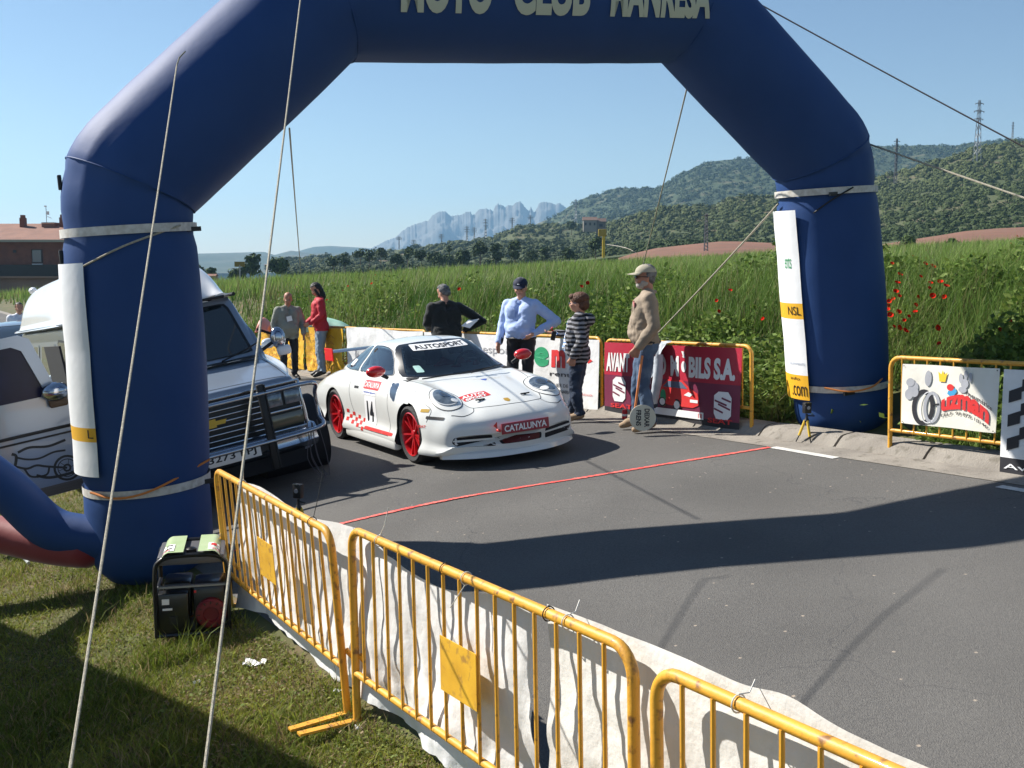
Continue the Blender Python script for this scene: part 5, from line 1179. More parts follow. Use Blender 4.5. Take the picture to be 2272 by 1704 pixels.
# wing
b = MB(); prof = [(-.13, .012), (-.05, .030), (.05, .026), (.13, 0), (.05, -.006), (-.05, -.004)]; vs = []; 
for x in (-.70, .70):
    for (yy, zz) in prof: vs.append((x, -2.96+yy, 1.085+zz))
b.add(vs, [(i, (i+1) % 6, 6+(i+1) % 6, 6+i) for i in range(6)]+[(0, 1, 2, 3, 4, 5), (11, 10, 9, 8, 7, 6)]); wo = b.build('rear_wing', mat('wing_dark', (.045, .055, .075), .3, coat=.8), car)
for s in (1, -1):
    b = MB(); b.box((s*.71, -2.96, 1.06), (.014, .32, .17), bev=.006); b.build('end_plate', mat('wing_red', (.60, .004, .004), .6, spec=.2), wo, sm=False)
    b = MB(); b.add([(s*.36+i*.011, -2.84+j*.05-(0 if k else .02), .82 if not k else 1.085) for k in (0, 1) for j in (-1, 1) for i in (-1, 1)], [(0, 2, 3, 1), (4, 5, 7, 6), (0, 1, 5, 4), (2, 6, 7, 3), (0, 4, 6, 2), (1, 3, 7, 5)]); b.build('wing_strut', mat('strut_alu', (.5, .5, .5), .4, .6), wo, sm=False)
m_rimr = mat('rim_red', (.50, .01, .015), .28, coat=1)
for x, y, r, wd in ((.755, 0, .322, .235), (-.755, 0, .322, .235), (.765, -2.35, .33, .27), (-.765, -2.35, .33, .27)): wheel(car, x, y, r, wd, m_rimr, 10, .76, 1 if x > 0 else -1)
# stickers
m_sr = mat('sticker_red', (.60, .03, .02), .4, coat=.5); m_sw = mat('sticker_white', (.80, .80, .80), .4); m_sk = mat('sticker_black', (.015, .015, .018), .4); m_sb = mat('sticker_blue', (.06, .12, .45), .4)
X1 = (2, 0, 0); YA = (0, -1, 0); ZA = (0, 0, 1); DX = (-1, 0, 0)
def sq_(y0, y1, z0, z1): return [(-y0, z0), (-y1, z0), (-y1, z1), (-y0, z1)]
def sidep(y0, y1, z0, z1, m, name='sticker', off=.0025): patch(bt_full, [(y0, z0), (y1, z0), (y1, z1), (y0, z1)], (2, 0, 0), (0, 1, 0), ZA, DX, off, name, m, car, 3, None, None, 32)
def sidet(st, y0, z0, w_, h_, m, off=.0045, fat=.02): ptext(bt_full, st, (2, y0, z0), (0, 1, 0), ZA, DX, w_, h_, off, m, car, fat)
sidep(-1.40, -.92, .735, .835, m_sr); sidet('CATALUNYA', -1.38, .755, .44, .06, m_sw)
sidep(-1.38, -.98, .665, .725, m_sw); sidet('motorsport', -1.36, .68, .36, .03, m_sb); sidep(-1.34, -.98, .31, .655, m_sw); sidet('14', -1.26, .35, .20, .25, m_sk, fat=.03)
for k in range(7):
    for q in range(3):
        if (k+q) % 2 == 0: sidep(-1.92+k*.085-.0, -1.845+k*.085, .40-q*.05+.0-k*.012, .445-q*.05-k*.012, m_sr)
sidep(-1.33, -.42, .255, .292, m_sr)
for (px_, py_, w_) in ((.30, .60, 0),):
    sidep(.30, .42, .60, .635, mat('sticker_gold', (.45, .28, .03), .4)); sidet('SEAT', .30, .44, .12, .028, m_sr)
F0 = (0, 3, 0)
def fr_patch(x0, x1, z0, z1, m, off=.0025, name='sticker'): return patch(bt_full, [(x0, z0), (x1, z0), (x1, z1), (x0, z1)], F0, (1, 0, 0), ZA, (0, -1, 0), off, name, m, car, 4, None, None, 36)
pl = MB(); pl.box((-.03, .968, .40), (.56, .012, .115), bev=.004); plo = pl.build('number_plate', mat('plate_maroon', (.30, .035, .05), .4), car)
put_text('lettering', 'CATALUNYA', m_sw, lambda u, v: Vector((-.03+.25-u*.50, .977, .365+v*.07)), plo, fat=.03)
b = MB(); b.add([(.345, .975, .45), (.30, .975, .49), (.30, .975, .41)], [(0, 1, 2)]); b.lathe([(.016, 0), (.016, .05), (.008, .06)], (.29, .955, .395), axis='y', n=12); b.build('tow_hook', m_sr, car)
# bonnet: seam, badge, pins, sticker (thrown down from above)
T0 = (0, 0, 3); 
def topp(pts_, m, off=.0025, name='sticker', n=32): return patch(bt_full, pts_, T0, (1, 0, 0), (0, 1, 0), (0, 0, -1), off, name, m, car, 4, None, None, n)
def seam(pts_, wd=.007, off=.0015, m=m_trim, name='panel_gap'):
    P = catmull([(p[0], p[1], 0) for p in pts_], 6); b = MB(); vs = []
    for i, p in enumerate(P):
        t = (P[min(i+1, len(P)-1)]-P[max(i-1, 0)]).normalized(); nn = Vector((-t.y, t.x, 0))*wd/2
        for q in (p+nn, p-nn):
            h = bt_full.ray_cast(Vector((q.x, q.y, 3)), Vector((0, 0, -1))); vs.append(h[0]+h[1]*off if h[0] else q+Vector((0, 0, .5)))
    b.add(vs, [(2*i, 2*i+1, 2*i+3, 2*i+2) for i in range(len(P)-1)]); b.build(name, m, car)
def side_seam(pts_, s, wd=.006, off=.0015):
    P = catmull([(p[0], p[1], 0) for p in pts_], 6); b = MB(); vs = []
    for i, p in enumerate(P):
        t = (P[min(i+1, len(P)-1)]-P[max(i-1, 0)]).normalized(); nn = Vector((-t.y, t.x, 0))*wd/2
        for q in (p+nn, p-nn):
            h = bt_full.ray_cast(Vector((2*s, q.x, q.y)), Vector((-s, 0, 0))); n_ = h[1] if h[1].x*s > 0 else -h[1]; vs.append(h[0]+n_*off)
    b.add(vs, [(2*i, 2*i+1, 2*i+3, 2*i+2) for i in range(len(P)-1)]); b.build('panel_gap', m_trim, car)
for s in (1, -1):
    side_seam([(-.62, .84), (-.60, .60), (-.56, .40), (-.55, .27)], s); side_seam([(-1.80, .87), (-1.82, .70), (-1.74, .48), (-1.60, .30), (-1.50, .26)], s); side_seam([(-1.50, .255), (-1.0, .25), (-.55, .25)], s)
    side_seam([(.42, .50), (.44, .62), (.30, .70), (.36, .74)], s)
    side_seam([(-1.55, .735), (-1.68, .735)], s, .03)
patch(bt_full, [(-.13, .66), (.01, .66), (.01, .79), (-.13, .79)], (2, 0, 0), (0, 1, 0), ZA, DX, .001, 'fuel_flap', m_cwhite, car, 3, .05, m_trim, 40)
seam([(.66, -.42), (.60, -.1), (.54, .25), (.47, .50), (.40, .66), (.2, .73), (0, .745), (-.2, .73), (-.40, .66), (-.47, .50), (-.54, .25), (-.60, -.1), (-.66, -.42)])
for s in (1, -1): seam([(s*.40, .66), (s*.44, .72), (s*.56, .735), (s*.66, .66)], .007)
topp([(.03, .62), (-.03, .62), (-.035, .67), (0, .70), (.035, .67)], mat('crest_gold', (.45, .27, .03), .35), name='badge', n=20)
for s in (1, -1): b = MB(); h = bt_full.ray_cast(Vector((s*.27, .56, 3)), Vector((0, 0, -1)))[0]; b.tube([(h.x-.055, h.y, h.z+.012), (h.x+.055, h.y+.01, h.z+.012)], .008, 8); b.lathe([(.016, 0), (.014, .018)], h, n=12); b.build('bonnet_pin', m_trim, car)
topp([(.50-.07, .36), (.12, .36), (.10, .50), (.41, .50)], m_sr)
# text read from the front: x runs right to left
ptext(bt_full, 'AUTO', (.42, .37+.075, 3), (-1, 0, 0), (0, -1, 0), (0, 0, -1), .27, .065, .005, m_sw, car, .03, .2); ptext(bt_full, 'SPORT', (.40, .37+.13, 3), (-1, 0, 0), (0, -1, 0), (0, 0, -1), .25, .045, .005, m_sw, car, .03, .2)
topp([(-.12, -.02), (-.03, -.02), (-.07, .05)], m_sb, n=18)
patch(ct, [(-.36, 1.15), (.36, 1.15), (.34, 1.215), (-.34, 1.215)], F0, (1, 0, 0), ZA, (0, -1, 0), .008, 'sun_strip', m_sw, car, 4, None, None, 88)
ptext(ct, 'AUTOSPORT', (.32, 3, 1.160), (-1, 0, 0), ZA, (0, -1, 0), .64, .042, .0105, m_sk, car, .03)
patch(ct, [(.50, .93), (.42, .93), (.42, 1.0), (.49, 1.0)], F0, (1, 0, 0), ZA, (0, -1, 0), .008, 'inspection_sticker', mat('sticker_mint', (.35, .55, .50), .4), car, 2, None, None, 20)
b = MB(); b.tube([(.55, .02-.30, .885), (.1, -.30+.10, .905), (-.25, -.2, .93)], .008, 6); b.tube([(.0, -.16, .90), (-.45, -.28, .94)], .008, 6); b.build('wiper', m_trim, car)
patch(ct, [(-2.28, .95), (-2.12, .95), (-2.12, 1.02), (-2.28, 1.02)], (2, 0, 0), (0, 1, 0), ZA, DX, .008, 'sticker', m_sw, car, 2, None, None, 20)

# ---- ordinary cars, only partly in view
def plain_car(label, P0, fw, m, rimm, Ls=1.0):
    f = Vector(fw).normalized(); l_ = upv.cross(f).normalized(); u_ = f.cross(-l_)*-1
    if u_.z < 0: u_ = -u_
    o = thing('parked_car', label, 'car', M4=frame(P0, -l_, f, u_), group='cars queued and parked behind the arch')
    z = lambda zc, zs, xw, zb=.2: [(0, zc), (.35, zc-.005), (.58, zc-.02), (.72, zc-.05), (xw-.05, zs), (xw, zs-.16), (xw-.005, .42), (xw-.05, zb), (0, zb)]
    S = [(.86, .25, [(0, .45), (.3, .45), (.5, .45), (.6, .44), (.68, .43), (.70, .40), (.70, .34), (.68, .30), (0, .30)]), (.82, .22, z(.66, .58, .78)), (.70, .16, z(.76, .70, .82)), (.35, .03, z(.86, .80, .85)), (-.30, 0, z(.95, .88, .86)), (-1.2, 0, z(.98, .91, .87)), (-2.4, 0, z(.99, .92, .87)),
         (-3.0, 0, z(.97, .88, .85)), (-3.25, -.0, z(.85, .75, .82)), (-3.35, 0, [(0, .6), (.3, .6), (.5, .6), (.6, .58), (.68, .55), (.70, .5), (.70, .44), (.66, .40), (0, .40)])]
    bd = loft(S, 5, 4).build('body', m, o, ang=50, weld=1e-5); t = bvh(bd)
    C = lambda y, zr, wr, wb, bow: (y, bow, [(0, zr), (wr*.5, zr-.01), (wr*.85, zr-.03), (wr, zr-.07), (wr+(wb-wr)*.4, .92+(zr-.92)*.55), (wb, .95), (wb, .9), (0, .9)])
    cb = loft([C(-.25, .95, .60, .74, .22), C(-.60, 1.15, .60, .75, .16), C(-.95, 1.33, .60, .76, .08), C(-1.3, 1.42, .60, .76, 0), C(-2.0, 1.45, .60, .76, 0), C(-2.6, 1.40, .57, .75, 0), C(-2.95, 1.25, .55, .72, 0), C(-3.2, .97, .53, .7, 0)], 5, 5).build('cabin', m, o, ang=50, weld=1e-5); t2 = bvh(cb)
    mg = mat('tinted_glass', (.02, .03, .04), .08, spec=.8, coat=1)
    patch(t2, [(-.64, .98), (.64, .98), (.52, 1.37), (-.52, 1.37)], (0, 3, 0), (1, 0, 0), ZA, (0, -1, 0), .005, 'windscreen', mg, o, 5, .06, m_frit, 40)
    patch(t2, [(-.5, 1.05), (.5, 1.05), (.46, 1.33), (-.46, 1.33)], (0, -6, 0), (1, 0, 0), ZA, (0, 1, 0), .005, 'rear_window', mg, o, 5, .06, m_frit, 40)
    for s in (1, -1):
        patch(t2, [(-.72, .99), (-1.12, 1.33), (-1.75, 1.375), (-1.75, .99)], (2*s, 0, 0), (0, 1, 0), ZA, (-s, 0, 0), .005, 'side_window', mg, o, 4); patch(t2, [(-1.85, .99), (-1.85, 1.375), (-2.5, 1.345), (-2.85, 1.15), (-2.85, .99)], (2*s, 0, 0), (0, 1, 0), ZA, (-s, 0, 0), .005, 'side_window', mg, o, 4)
        b = MB(); b.ball((s*.93, -.62, 1.04), (.11, .06, .075), 14, 8); b.tube([(s*.78, -.66, .98), (s*.9, -.63, 1.02)], .025, 6); b.build('mirror', m, o)
        patch(t, [(s*.42, .60), (s*.66, .60), (s*.68, .72), (s*.45, .70)] if s > 0 else [(s*.45, .70), (s*.68, .72), (s*.66, .60), (s*.42, .60)], (0, 3, 0), (1, 0, 0), ZA, (0, -1, 0), .006, 'headlight', m_lens, o, 3)
        for y in (0, -2.55): wheel(o, s*.76, y, .30, .19, rimm, 5, .62, s)
    return o
ALU = mat('alloy', (.45, .46, .48), .3, .8); RD = (.512, -.851, .04)
p = SA(4.45, 14.6); plain_car('white car waiting behind the race car, half hidden by the van', (p[0], p[1], Hz(*p)), RD, paint('white_paintwork', (.70, .74, .76)), ALU)
p = SA(2.25, 17.6); plain_car('pale blue car parked behind the van, roof just above the open door', (p[0], p[1], Hz(*p)-.08), RD, paint('pale_blue_paint', (.16, .27, .36), .3), ALU)
p = SA(3.2, 23.0); plain_car('grey blue car further behind at the left frame edge', (p[0], p[1], Hz(*p)+.02), RD, paint('grey_blue_paint', (.20, .26, .32), .3), ALU)

# ---- the van
vl, vf = Vector((.832, .515, .191)), Vector((.512, -.851, .068)); vu = Vector((-.157, -.015, .988))
van = thing('camper_van', 'silver high roof camper van parked left of the race car with its front door open', 'van', M4=frame((-2.66, 10.02, -2.31+CAMZ), -vl, vf, vu))
m_sil = mat('silver_paint', (.25, .30, .375), .28, .4, coat=.8, col2=(.23, .28, .35), vscale=2); m_cap = paint('roof_white', (.78, .78, .78))
def vs_(y, zt, xt, bow=0, zb=.34):
    if zt > 1.4: side = [(.925, 1.50), (.985, 1.16)]
    else: side = [(.965, zt-.16), (.985, zt-.30)]
    return (y, bow, [(0, zt), (xt*.55, zt-.004), (xt-.08, zt-.012), (xt, zt-.06), side[0], side[1], (.99, .62), (.965, zb), (0, zb)])
VS = [(-.075, .05, [(0, .98), (.5, .98), (.85, .975), (.90, .95), (.92, .90), (.925, .80), (.925, .62), (.90, .45), (0, .45)]), vs_(-.10, 1.07, .92, .05), vs_(-.16, 1.105, .93, .05), vs_(-.45, 1.19, .93, .04), vs_(-.78, 1.275, .925, .03), vs_(-.84, 1.31, .92, .06), vs_(-1.02, 1.56, .89, .05), vs_(-1.22, 1.83, .85, .04), vs_(-1.32, 1.93, .83, .02), vs_(-1.6, 1.98, .83), vs_(-3, 1.99, .83), vs_(-4.9, 1.98, .83), vs_(-5.05, 1.9, .80), (-5.1, 0, [(0, 1.7), (.5, 1.7), (.7, 1.68), (.75, 1.6), (.82, 1.4), (.85, 1.1), (.86, .7), (.8, .5), (0, .5)])]
vb = loft(VS, 5, 4).build('body', m_sil, van, ang=45, weld=1e-5); cs = []
for y in (-.92, -4.05):
    for s in (1, -1): b = MB(); b.lathe([(.41, min(s*.6, s*1.3)), (.41, max(s*.6, s*1.3))], (0, y, .37), axis='x', n=36); c = b.build('cut', None, None); c.matrix_world = van.matrix_world.copy(); cs.append(c)
bpy.context.view_layer.update(); vt = bvh(vb); bool_cut(vb, cs); vb.data.materials.append(m_int)
for p in vb.data.polygons:
    c = p.center
    for y in (-.92, -4.05):
        if math.hypot(c.y-y, c.z-.37) < .414 and (abs(abs(c.x)-.6) < .01 or (abs(p.normal.x) < .3 and abs(math.hypot(c.y-y, c.z-.37)-.41) < .008)): p.material_index = 1
vb.data.polygons.foreach_set('use_smooth', [True]*len(vb.data.polygons)); vb.data.set_sharp_from_angle(angle=R(35))
m_vg = mat('van_glass', (.012, .018, .02), .05, spec=.9, coat=1)
patch(vt, [(-.83, 1.335), (.83, 1.335), (.80, 1.5), (.755, 1.875), (-.755, 1.875), (-.80, 1.5)], (0, 3, 0), (1, 0, 0), ZA, (0, -1, 0), .006, 'windscreen', m_vg, van, 8, .04, m_trim, 60)
for s in (1, -1):
    patch(vt, [(-1.08, 1.32), (-1.40, 1.80), (-1.95, 1.82), (-1.95, 1.32)], (3*s, 0, 0), (0, 1, 0), ZA, (-s, 0, 0), .006, 'side_window', m_vg, van, 5, .08, m_trim)
    for y0, y1 in ((-2.15, -3.2), (-3.35, -4.6)): patch(vt, [(y0, 1.35), (y1, 1.35), (y1, 1.78), (y0, 1.78)], (3*s, 0, 0), (0, 1, 0), ZA, (-s, 0, 0), .006, 'side_window', m_vg, van, 5, .10, m_sil)
# high roof
for pts_ in ([(.84, -.76), (.86, -.5), (.87, -.15)], [(-.84, -.76), (-.86, -.5), (-.87, -.15)], [(-.86, -.17), (-.4, -.165), (0, -.16), (.4, -.165), (.86, -.17)], [(-.84, -.765), (0, -.75), (.84, -.765)]):
    Pq = catmull([(p[0], p[1], 0) for p in pts_], 6); b = MB(); vq = []
    for i, p in enumerate(Pq):
        t = (Pq[min(i+1, len(Pq)-1)]-Pq[max(i-1, 0)]).normalized(); nn = Vector((-t.y, t.x, 0))*.005
        for q in (p+nn, p-nn): h = vt.ray_cast(Vector((q.x, q.y, 3)), Vector((0, 0, -1))); vq.append(h[0]+Vector((0, 0, .002)))
    b.add(vq, [(2*i, 2*i+1, 2*i+3, 2*i+2) for i in range(len(Pq)-1)]); b.build('panel_gap', m_trim, van)
def cp(y, zt, w=.86, bow=0): return (y, bow, [(0, zt), (.50*w, zt-.015), (.76*w, zt-.07), (.90*w, 1.96+(zt-1.96)*.55), (w, 1.985), (w+.004, 1.955), (0, 1.955)])
cp_o = loft([cp(-1.18, 1.995, .73, .05), cp(-1.24, 2.07, .75, .05), cp(-1.42, 2.21, .80, .04), cp(-1.7, 2.37, .855, .03), cp(-2.1, 2.47), cp(-2.7, 2.50), cp(-4.5, 2.48), cp(-4.85, 2.36, .86), cp(-5.00, 2.17, .85), cp(-5.06, 2.0, .84)], 5, 4).build('high_roof', m_cap, van, ang=50, weld=1e-5)
b = MB()
for s in (1, -1): b.tube([(s*.862, -1.30, 1.955), (s*.868, -5.0, 1.955)], .022, 6)
b.tube([(.835, -1.40, 1.95)]+[(x, -1.17-.06*(x/.85)**2, 1.95) for x in (.72, .5, .25, 0, -.25, -.5, -.72)]+[(-.835, -1.40, 1.95)], .016, 6); b.build('roof_seal', m_trim, van)
b = MB(); b.box((-.35, -4.3, 2.56), (.3, .35, .12), bev=.04); b.build('roof_vent', m_cap, van)
for s in (1, -1):   # rear roof edge fitting, seen at left
    pass
b = MB(); b.ball((.62, -4.72, 2.44), (.05, .09, .045), 12, 8); b.build('roof_lamp', m_cap, van)
# front end
fz = lambda z: 0
b = MB(); b.box((0, -.052, .81), (1.80, .04, .44), bev=.01); b.build('grille_surround', m_trim, van)
for k in range(7): b = MB(); b.box((0, -.02, .64+k*.056), (1.06, .02, .013), bev=.004); b.build('grille_slat', m_chr, van)
for k in range(9):
    pass
b = MB(); b.box((0, -.018, 1.035), (1.84, .03, .022), bev=.006); b.box((0, -.018, .585), (1.84, .03, .022), bev=.006); [b.box((s*.915, -.022, .81), (.022, .03, .45), bev=.006) for s in (1, -1)]; [b.box((s*.545, -.016, .81), (.02, .03, .44)) for s in (1, -1)]
[b.box((s*.73, -.014, .775), (.35, .03, .022), bev=.006) for s in (1, -1)]; b.build('grille_trim', m_chr, van)
b = MB(); b.add([(x, -.004, .81+z) for x, z in ((-.15, .02), (-.045, .02), (-.045, .04), (.045, .04), (.045, .02), (.15, .02), (.13, -.02), (.045, -.02), (.045, -.04), (-.045, -.04), (-.045, -.02), (-.13, -.02))], [tuple(range(12))]); b.build('badge', mat('badge_gold', (.45, .30, .05), .3, .7), van, sm=False)
for s in (1, -1):
    for x in (.64, .83): b = MB(); b.box((s*x, -.028, .89), (.165, .03, .14), bev=.012); b.build('headlight', m_lens, van)
    b = MB(); b.box((s*.74, -.028, .68), (.33, .03, .13), bev=.012); b.build('parking_lamp', mat('smoked_lens', (.10, .09, .05), .15, coat=1), van)
b = MB(); pr_ = [(-.10, .36), (.02, .37), (.07, .43), (.05, .485), (.075, .54), (.03, .585), (-.10, .59)]; vs = []; N = 24
for k in range(N+1):
    x = -1.01+2.02*k/N; e = .10*(abs(x)/1.01)**5
    for yy, zz in pr_: vs.append((x, yy-e, zz))
b.add(vs, [(7*k+i, 7*k+7+i, 7*k+7+i+1, 7*k+i+1) for k in range(N) for i in range(6)]); b.build('bumper', m_chr, van, ang=50)
b = MB(); b.box((0, -.08, .30), (1.7, .1, .14)); b.build('valance', m_int, van)
b = MB()
for z0_ in (0,): b.tube(catmull([(-.50, .19, 1.00), (-1.0, .12, .985), (-1.06, -.02, .86), (-1.06, -.02, .64), (-1.0, .12, .55), (-.50, .19, .54)], 6), .022, 10); b.tube(catmull([(.50, .19, 1.00), (1.0, .12, .985), (1.06, -.02, .86), (1.06, -.02, .64), (1.0, .12, .55), (.50, .19, .54)], 6), .022, 10)
b.tube([(-.52, .19, 1.00), (.52, .19, 1.00)], .022, 10); b.tube([(-.52, .19, .54), (.52, .19, .54)], .022, 10); b.build('bull_bar', m_chr, van)
for s in (1, -1): b = MB(); b.box((s*.47, .18, .68), (.075, .045, .82), bev=.015); b.box((s*.505, .185, .68), (.012, .05, .8)); b.build('bar_upright', m_trim, van)
b = MB(); b.box((-.07, .19, .495), (.56, .012, .12), bev=.004); po = b.build('number_plate', mat('plate_white', (.70, .70, .68), .5), van)
put_text('lettering', '3273 FPJ', m_sk, lambda u, v: Vector((.155-u*.46, .1975, .455+v*.08)), po, fat=.02); b = MB(); b.box((.185, .196, .495), (.04, .004, .115)); b.build('country_band', m_sb, po, sm=False)
b = MB(); b.box((0, .10, .495), (.9, .16, .06)); b.build('plate_bracket', m_trim, van)
seamv = MB(); seamv.box((0, -.30+.0, 1.155), (1.3, .006, .004)); 
b = MB(); b.box((0, -.80, 1.292), (1.62, .10, .012), rot=Matrix.Rotation(R(-8), 3, 'X')); b.build('cowl', m_trim, van)
for x in (-.55, -.25, .05, .35, .6): b = MB(); b.box((x, -.765, 1.293), (.14, .035, .006), rot=Matrix.Rotation(R(-9), 3, 'X')); b.build('cowl_vent', m_chr, van)
for x in (-.45, .30): b = MB(); b.tube([(x, -.82, 1.31), (x-.3, -.86, 1.38), (x-.42, -.88, 1.42)], .009, 6); b.build('wiper', m_trim, van)
for s in (1, -1):
    for y in (-.92, -4.05): wheel(van, s*.84, y, .37, .24, ALU, 5, .58, s)
b = MB(); b.ball((-1.13, -.98, 1.42), (.085, .06, .115), 14, 10); mo = b.build('mirror', m_chr, van); b = MB(); b.tube([(-.94, -1.02, 1.32), (-1.1, -.99, 1.40)], .02, 6); b.tube([(-.94, -1.02, 1.55), (-1.1, -.99, 1.46)], .015, 6); b.build('mirror_arm', m_trim, mo)
b = MB(); b.box((-1.16, -.95, 1.28), (.15, .08, .10), bev=.03); b.build('spot_mirror', m_cap, mo)
# the opened front door (local x+ is the camera side), swung out square to the body
dm = MB(); dr_ = bpy.data.objects.new('front_door', None)
Y0 = -.97; ol = [(1.02, .40), (2.14, .40), (2.16, .95), (2.14, 1.30), (2.04, 1.93), (1.34, 1.95), (1.25, 1.90), (1.12, 1.40), (1.02, 1.25)]; wn = [(1.21, 1.34), (2.04, 1.34), (1.97, 1.84), (1.42, 1.85), (1.34, 1.80)]
def ringpanel(o_, i_, y0, y1, m, n=60):
    def rs_(L):
        L = [Vector((p[0], p[1], 0)) for p in L]; c = sum(L, Vector())/len(L); out = []
        for k in range(n):
            a = 2*pi*k/n; d = Vector((math.cos(a), math.sin(a), 0)); best = None
            for i in range(len(L)):
                p, q = L[i]-cc, L[(i+1) % len(L)]-cc; e = q-p; den = d.x*e.y-d.y*e.x
                if abs(den) < 1e-9: continue
                t = (p.x*e.y-p.y*e.x)/den; u = (p.x*d.y-p.y*d.x)/den
                if t > 0 and -1e-6 <= u <= 1+1e-6 and (best is None or t > best): best = t
            out.append(cc+d*(best or .1))
        return out
    cc = Vector((1.64, 1.58, 0)); A, B_ = rs_(o_), rs_(i_); b = MB(); vs = [(p.x, y, p.y) for y in (y0, y1) for L in (A, B_) for p in L]; fs = []
    for k in range(n):
        j = (k+1) % n; fs += [(k, j, n+j, n+k), (2*n+k, 3*n+k, 3*n+j, 2*n+j), (k, 2*n+k, 2*n+j, j), (n+k, n+j, 3*n+j, 3*n+k)]
    b.add(vs, fs); return b
dp = ringpanel(ol, wn, Y0, Y0-.09, None, 120).build('front_door', m_sil, van, ang=30)
b = MB(); b.add([(x, Y0-.045, z) for x, z in wn], [tuple(range(5))]); b.build('door_glass', mat('door_tint', (.008, .009, .030), .25, spec=.25, col2=(.012, .012, .055), vscale=3), dp, sm=False)
b = MB(); b.box((2.0, Y0+.012, 1.14), (.16, .02, .06), bev=.01); b.tube([(1.95, Y0+.03, 1.135), (2.06, Y0+.03, 1.13)], .010, 8); b.build('door_handle', m_chr, dp)
b = MB(); b.box((1.60, Y0+.010, 1.02), (1.08, .014, .03), bev=.004); b.box((1.60, Y0+.010, .96), (1.09, .012, .018)); b.build('trim_strip', m_trim, dp)
b = MB(); b.box((1.60, Y0+.006, .45), (1.08, .012, .09)); [b.box((1.60, Y0+.014, .42+k*.03), (1.08, .006, .006)) for k in range(3)]; b.build('sill_trim', mat('sill_grey', (.10, .10, .11), .6), dp, sm=False)
b = MB(); b.ball((1.15, Y0+.13, 1.37), (.13, .08, .09), 16, 10); q = b.build('door_mirror', m_chr, dp); b = MB(); b.box((1.14, Y0+.09, 1.27), (.17, .05, .10), bev=.02); b.build('mirror_foot', mat('mirror_brown', (.10, .06, .03), .5), q)
# airbrushed motorcycle line picture on the door
mi = mat('mural_ink', (.030, .032, .035), .6); mg = MB(); ff = lambda u, v: Vector((2.12-u*1.08, Y0+.0035, .50+v*.42)); A_R = 1.08/.42
def ci(cx, cy, r, wd, a0=0, a1=2*pi): stroke(ff, [(cx+r/A_R*math.cos(a0+(a1-a0)*k/24), cy+r*math.sin(a0+(a1-a0)*k/24)) for k in range(25)], wd*1.5, A_R, mi, None, mb=mg)
for cx in (.38, .86):
    ci(cx, .30, .27, .035); ci(cx, .30, .20, .014); ci(cx, .30, .07, .03)
    for k in range(6): a = k*pi/3; stroke(ff, [(cx+.07/A_R*math.cos(a), .3+.07*math.sin(a)), (cx+.2/A_R*math.cos(a+.15), .3+.2*math.sin(a+.15))], .012, A_R, mi, None, mb=mg)
for L in ([(.38, .30), (.44, .55), (.48, .82), (.45, .90)], [(.48, .80), (.56, .70), (.66, .66), (.78, .72), (.88, .70)], [(.46, .60), (.54, .50), (.62, .52), (.70, .44), (.86, .30)], [(.52, .50), (.56, .30), (.68, .26), (.72, .42)], [(.60, .30), (.70, .18), (.86, .16), (.98, .20)], [(.06, .15), (.10, .35), (.20, .50), (.18, .65), (.08, .60), (.12, .45)], [(.20, .5), (.28, .62), (.38, .66), (.30, .78), (.2, .7)], [(.02, .8), (.1, .9), (.22, .88), (.26, .80)], [(.5, .9), (.6, .95), (.75, .88), (.9, .93)]):
    P = catmull([(p[0], p[1], 0) for p in L], 5); stroke(ff, [(p.x, p.y) for p in P], .034+.03*random.random(), A_R, mi, None, mb=mg)
mg.build('airbrush_picture', None, dp, sm=False)
b = MB(); b.box((.995, -1.5, 1.1), (.02, 1.0, 1.35)); b.build('doorway_shade', m_int, van, sm=False)  # black panel in place of the doorway's shaded inside
# loose cord hanging from the bull bar
b = MB(); 
for dx in (0, .06, .10): b.tube(catmull([(-.98+dx, .10, .62), (-1.0+dx*1.5, .12, .30), (-.98+dx*.6, .12, .06), (-.90+dx, .13, .28), (-.93, .1, .60)], 5), .0045, 5)
b.tube([(-.96, .12, .08), (-.88, .2, .02), (-.80, .22, .05)], .0045, 5); tag(b.build('cord', mat('grey_cord', (.10, .09, .10), .9), None), 'thin grey cord hanging in loops from the van bumper', 'cord').matrix_world = van.matrix_world.copy()
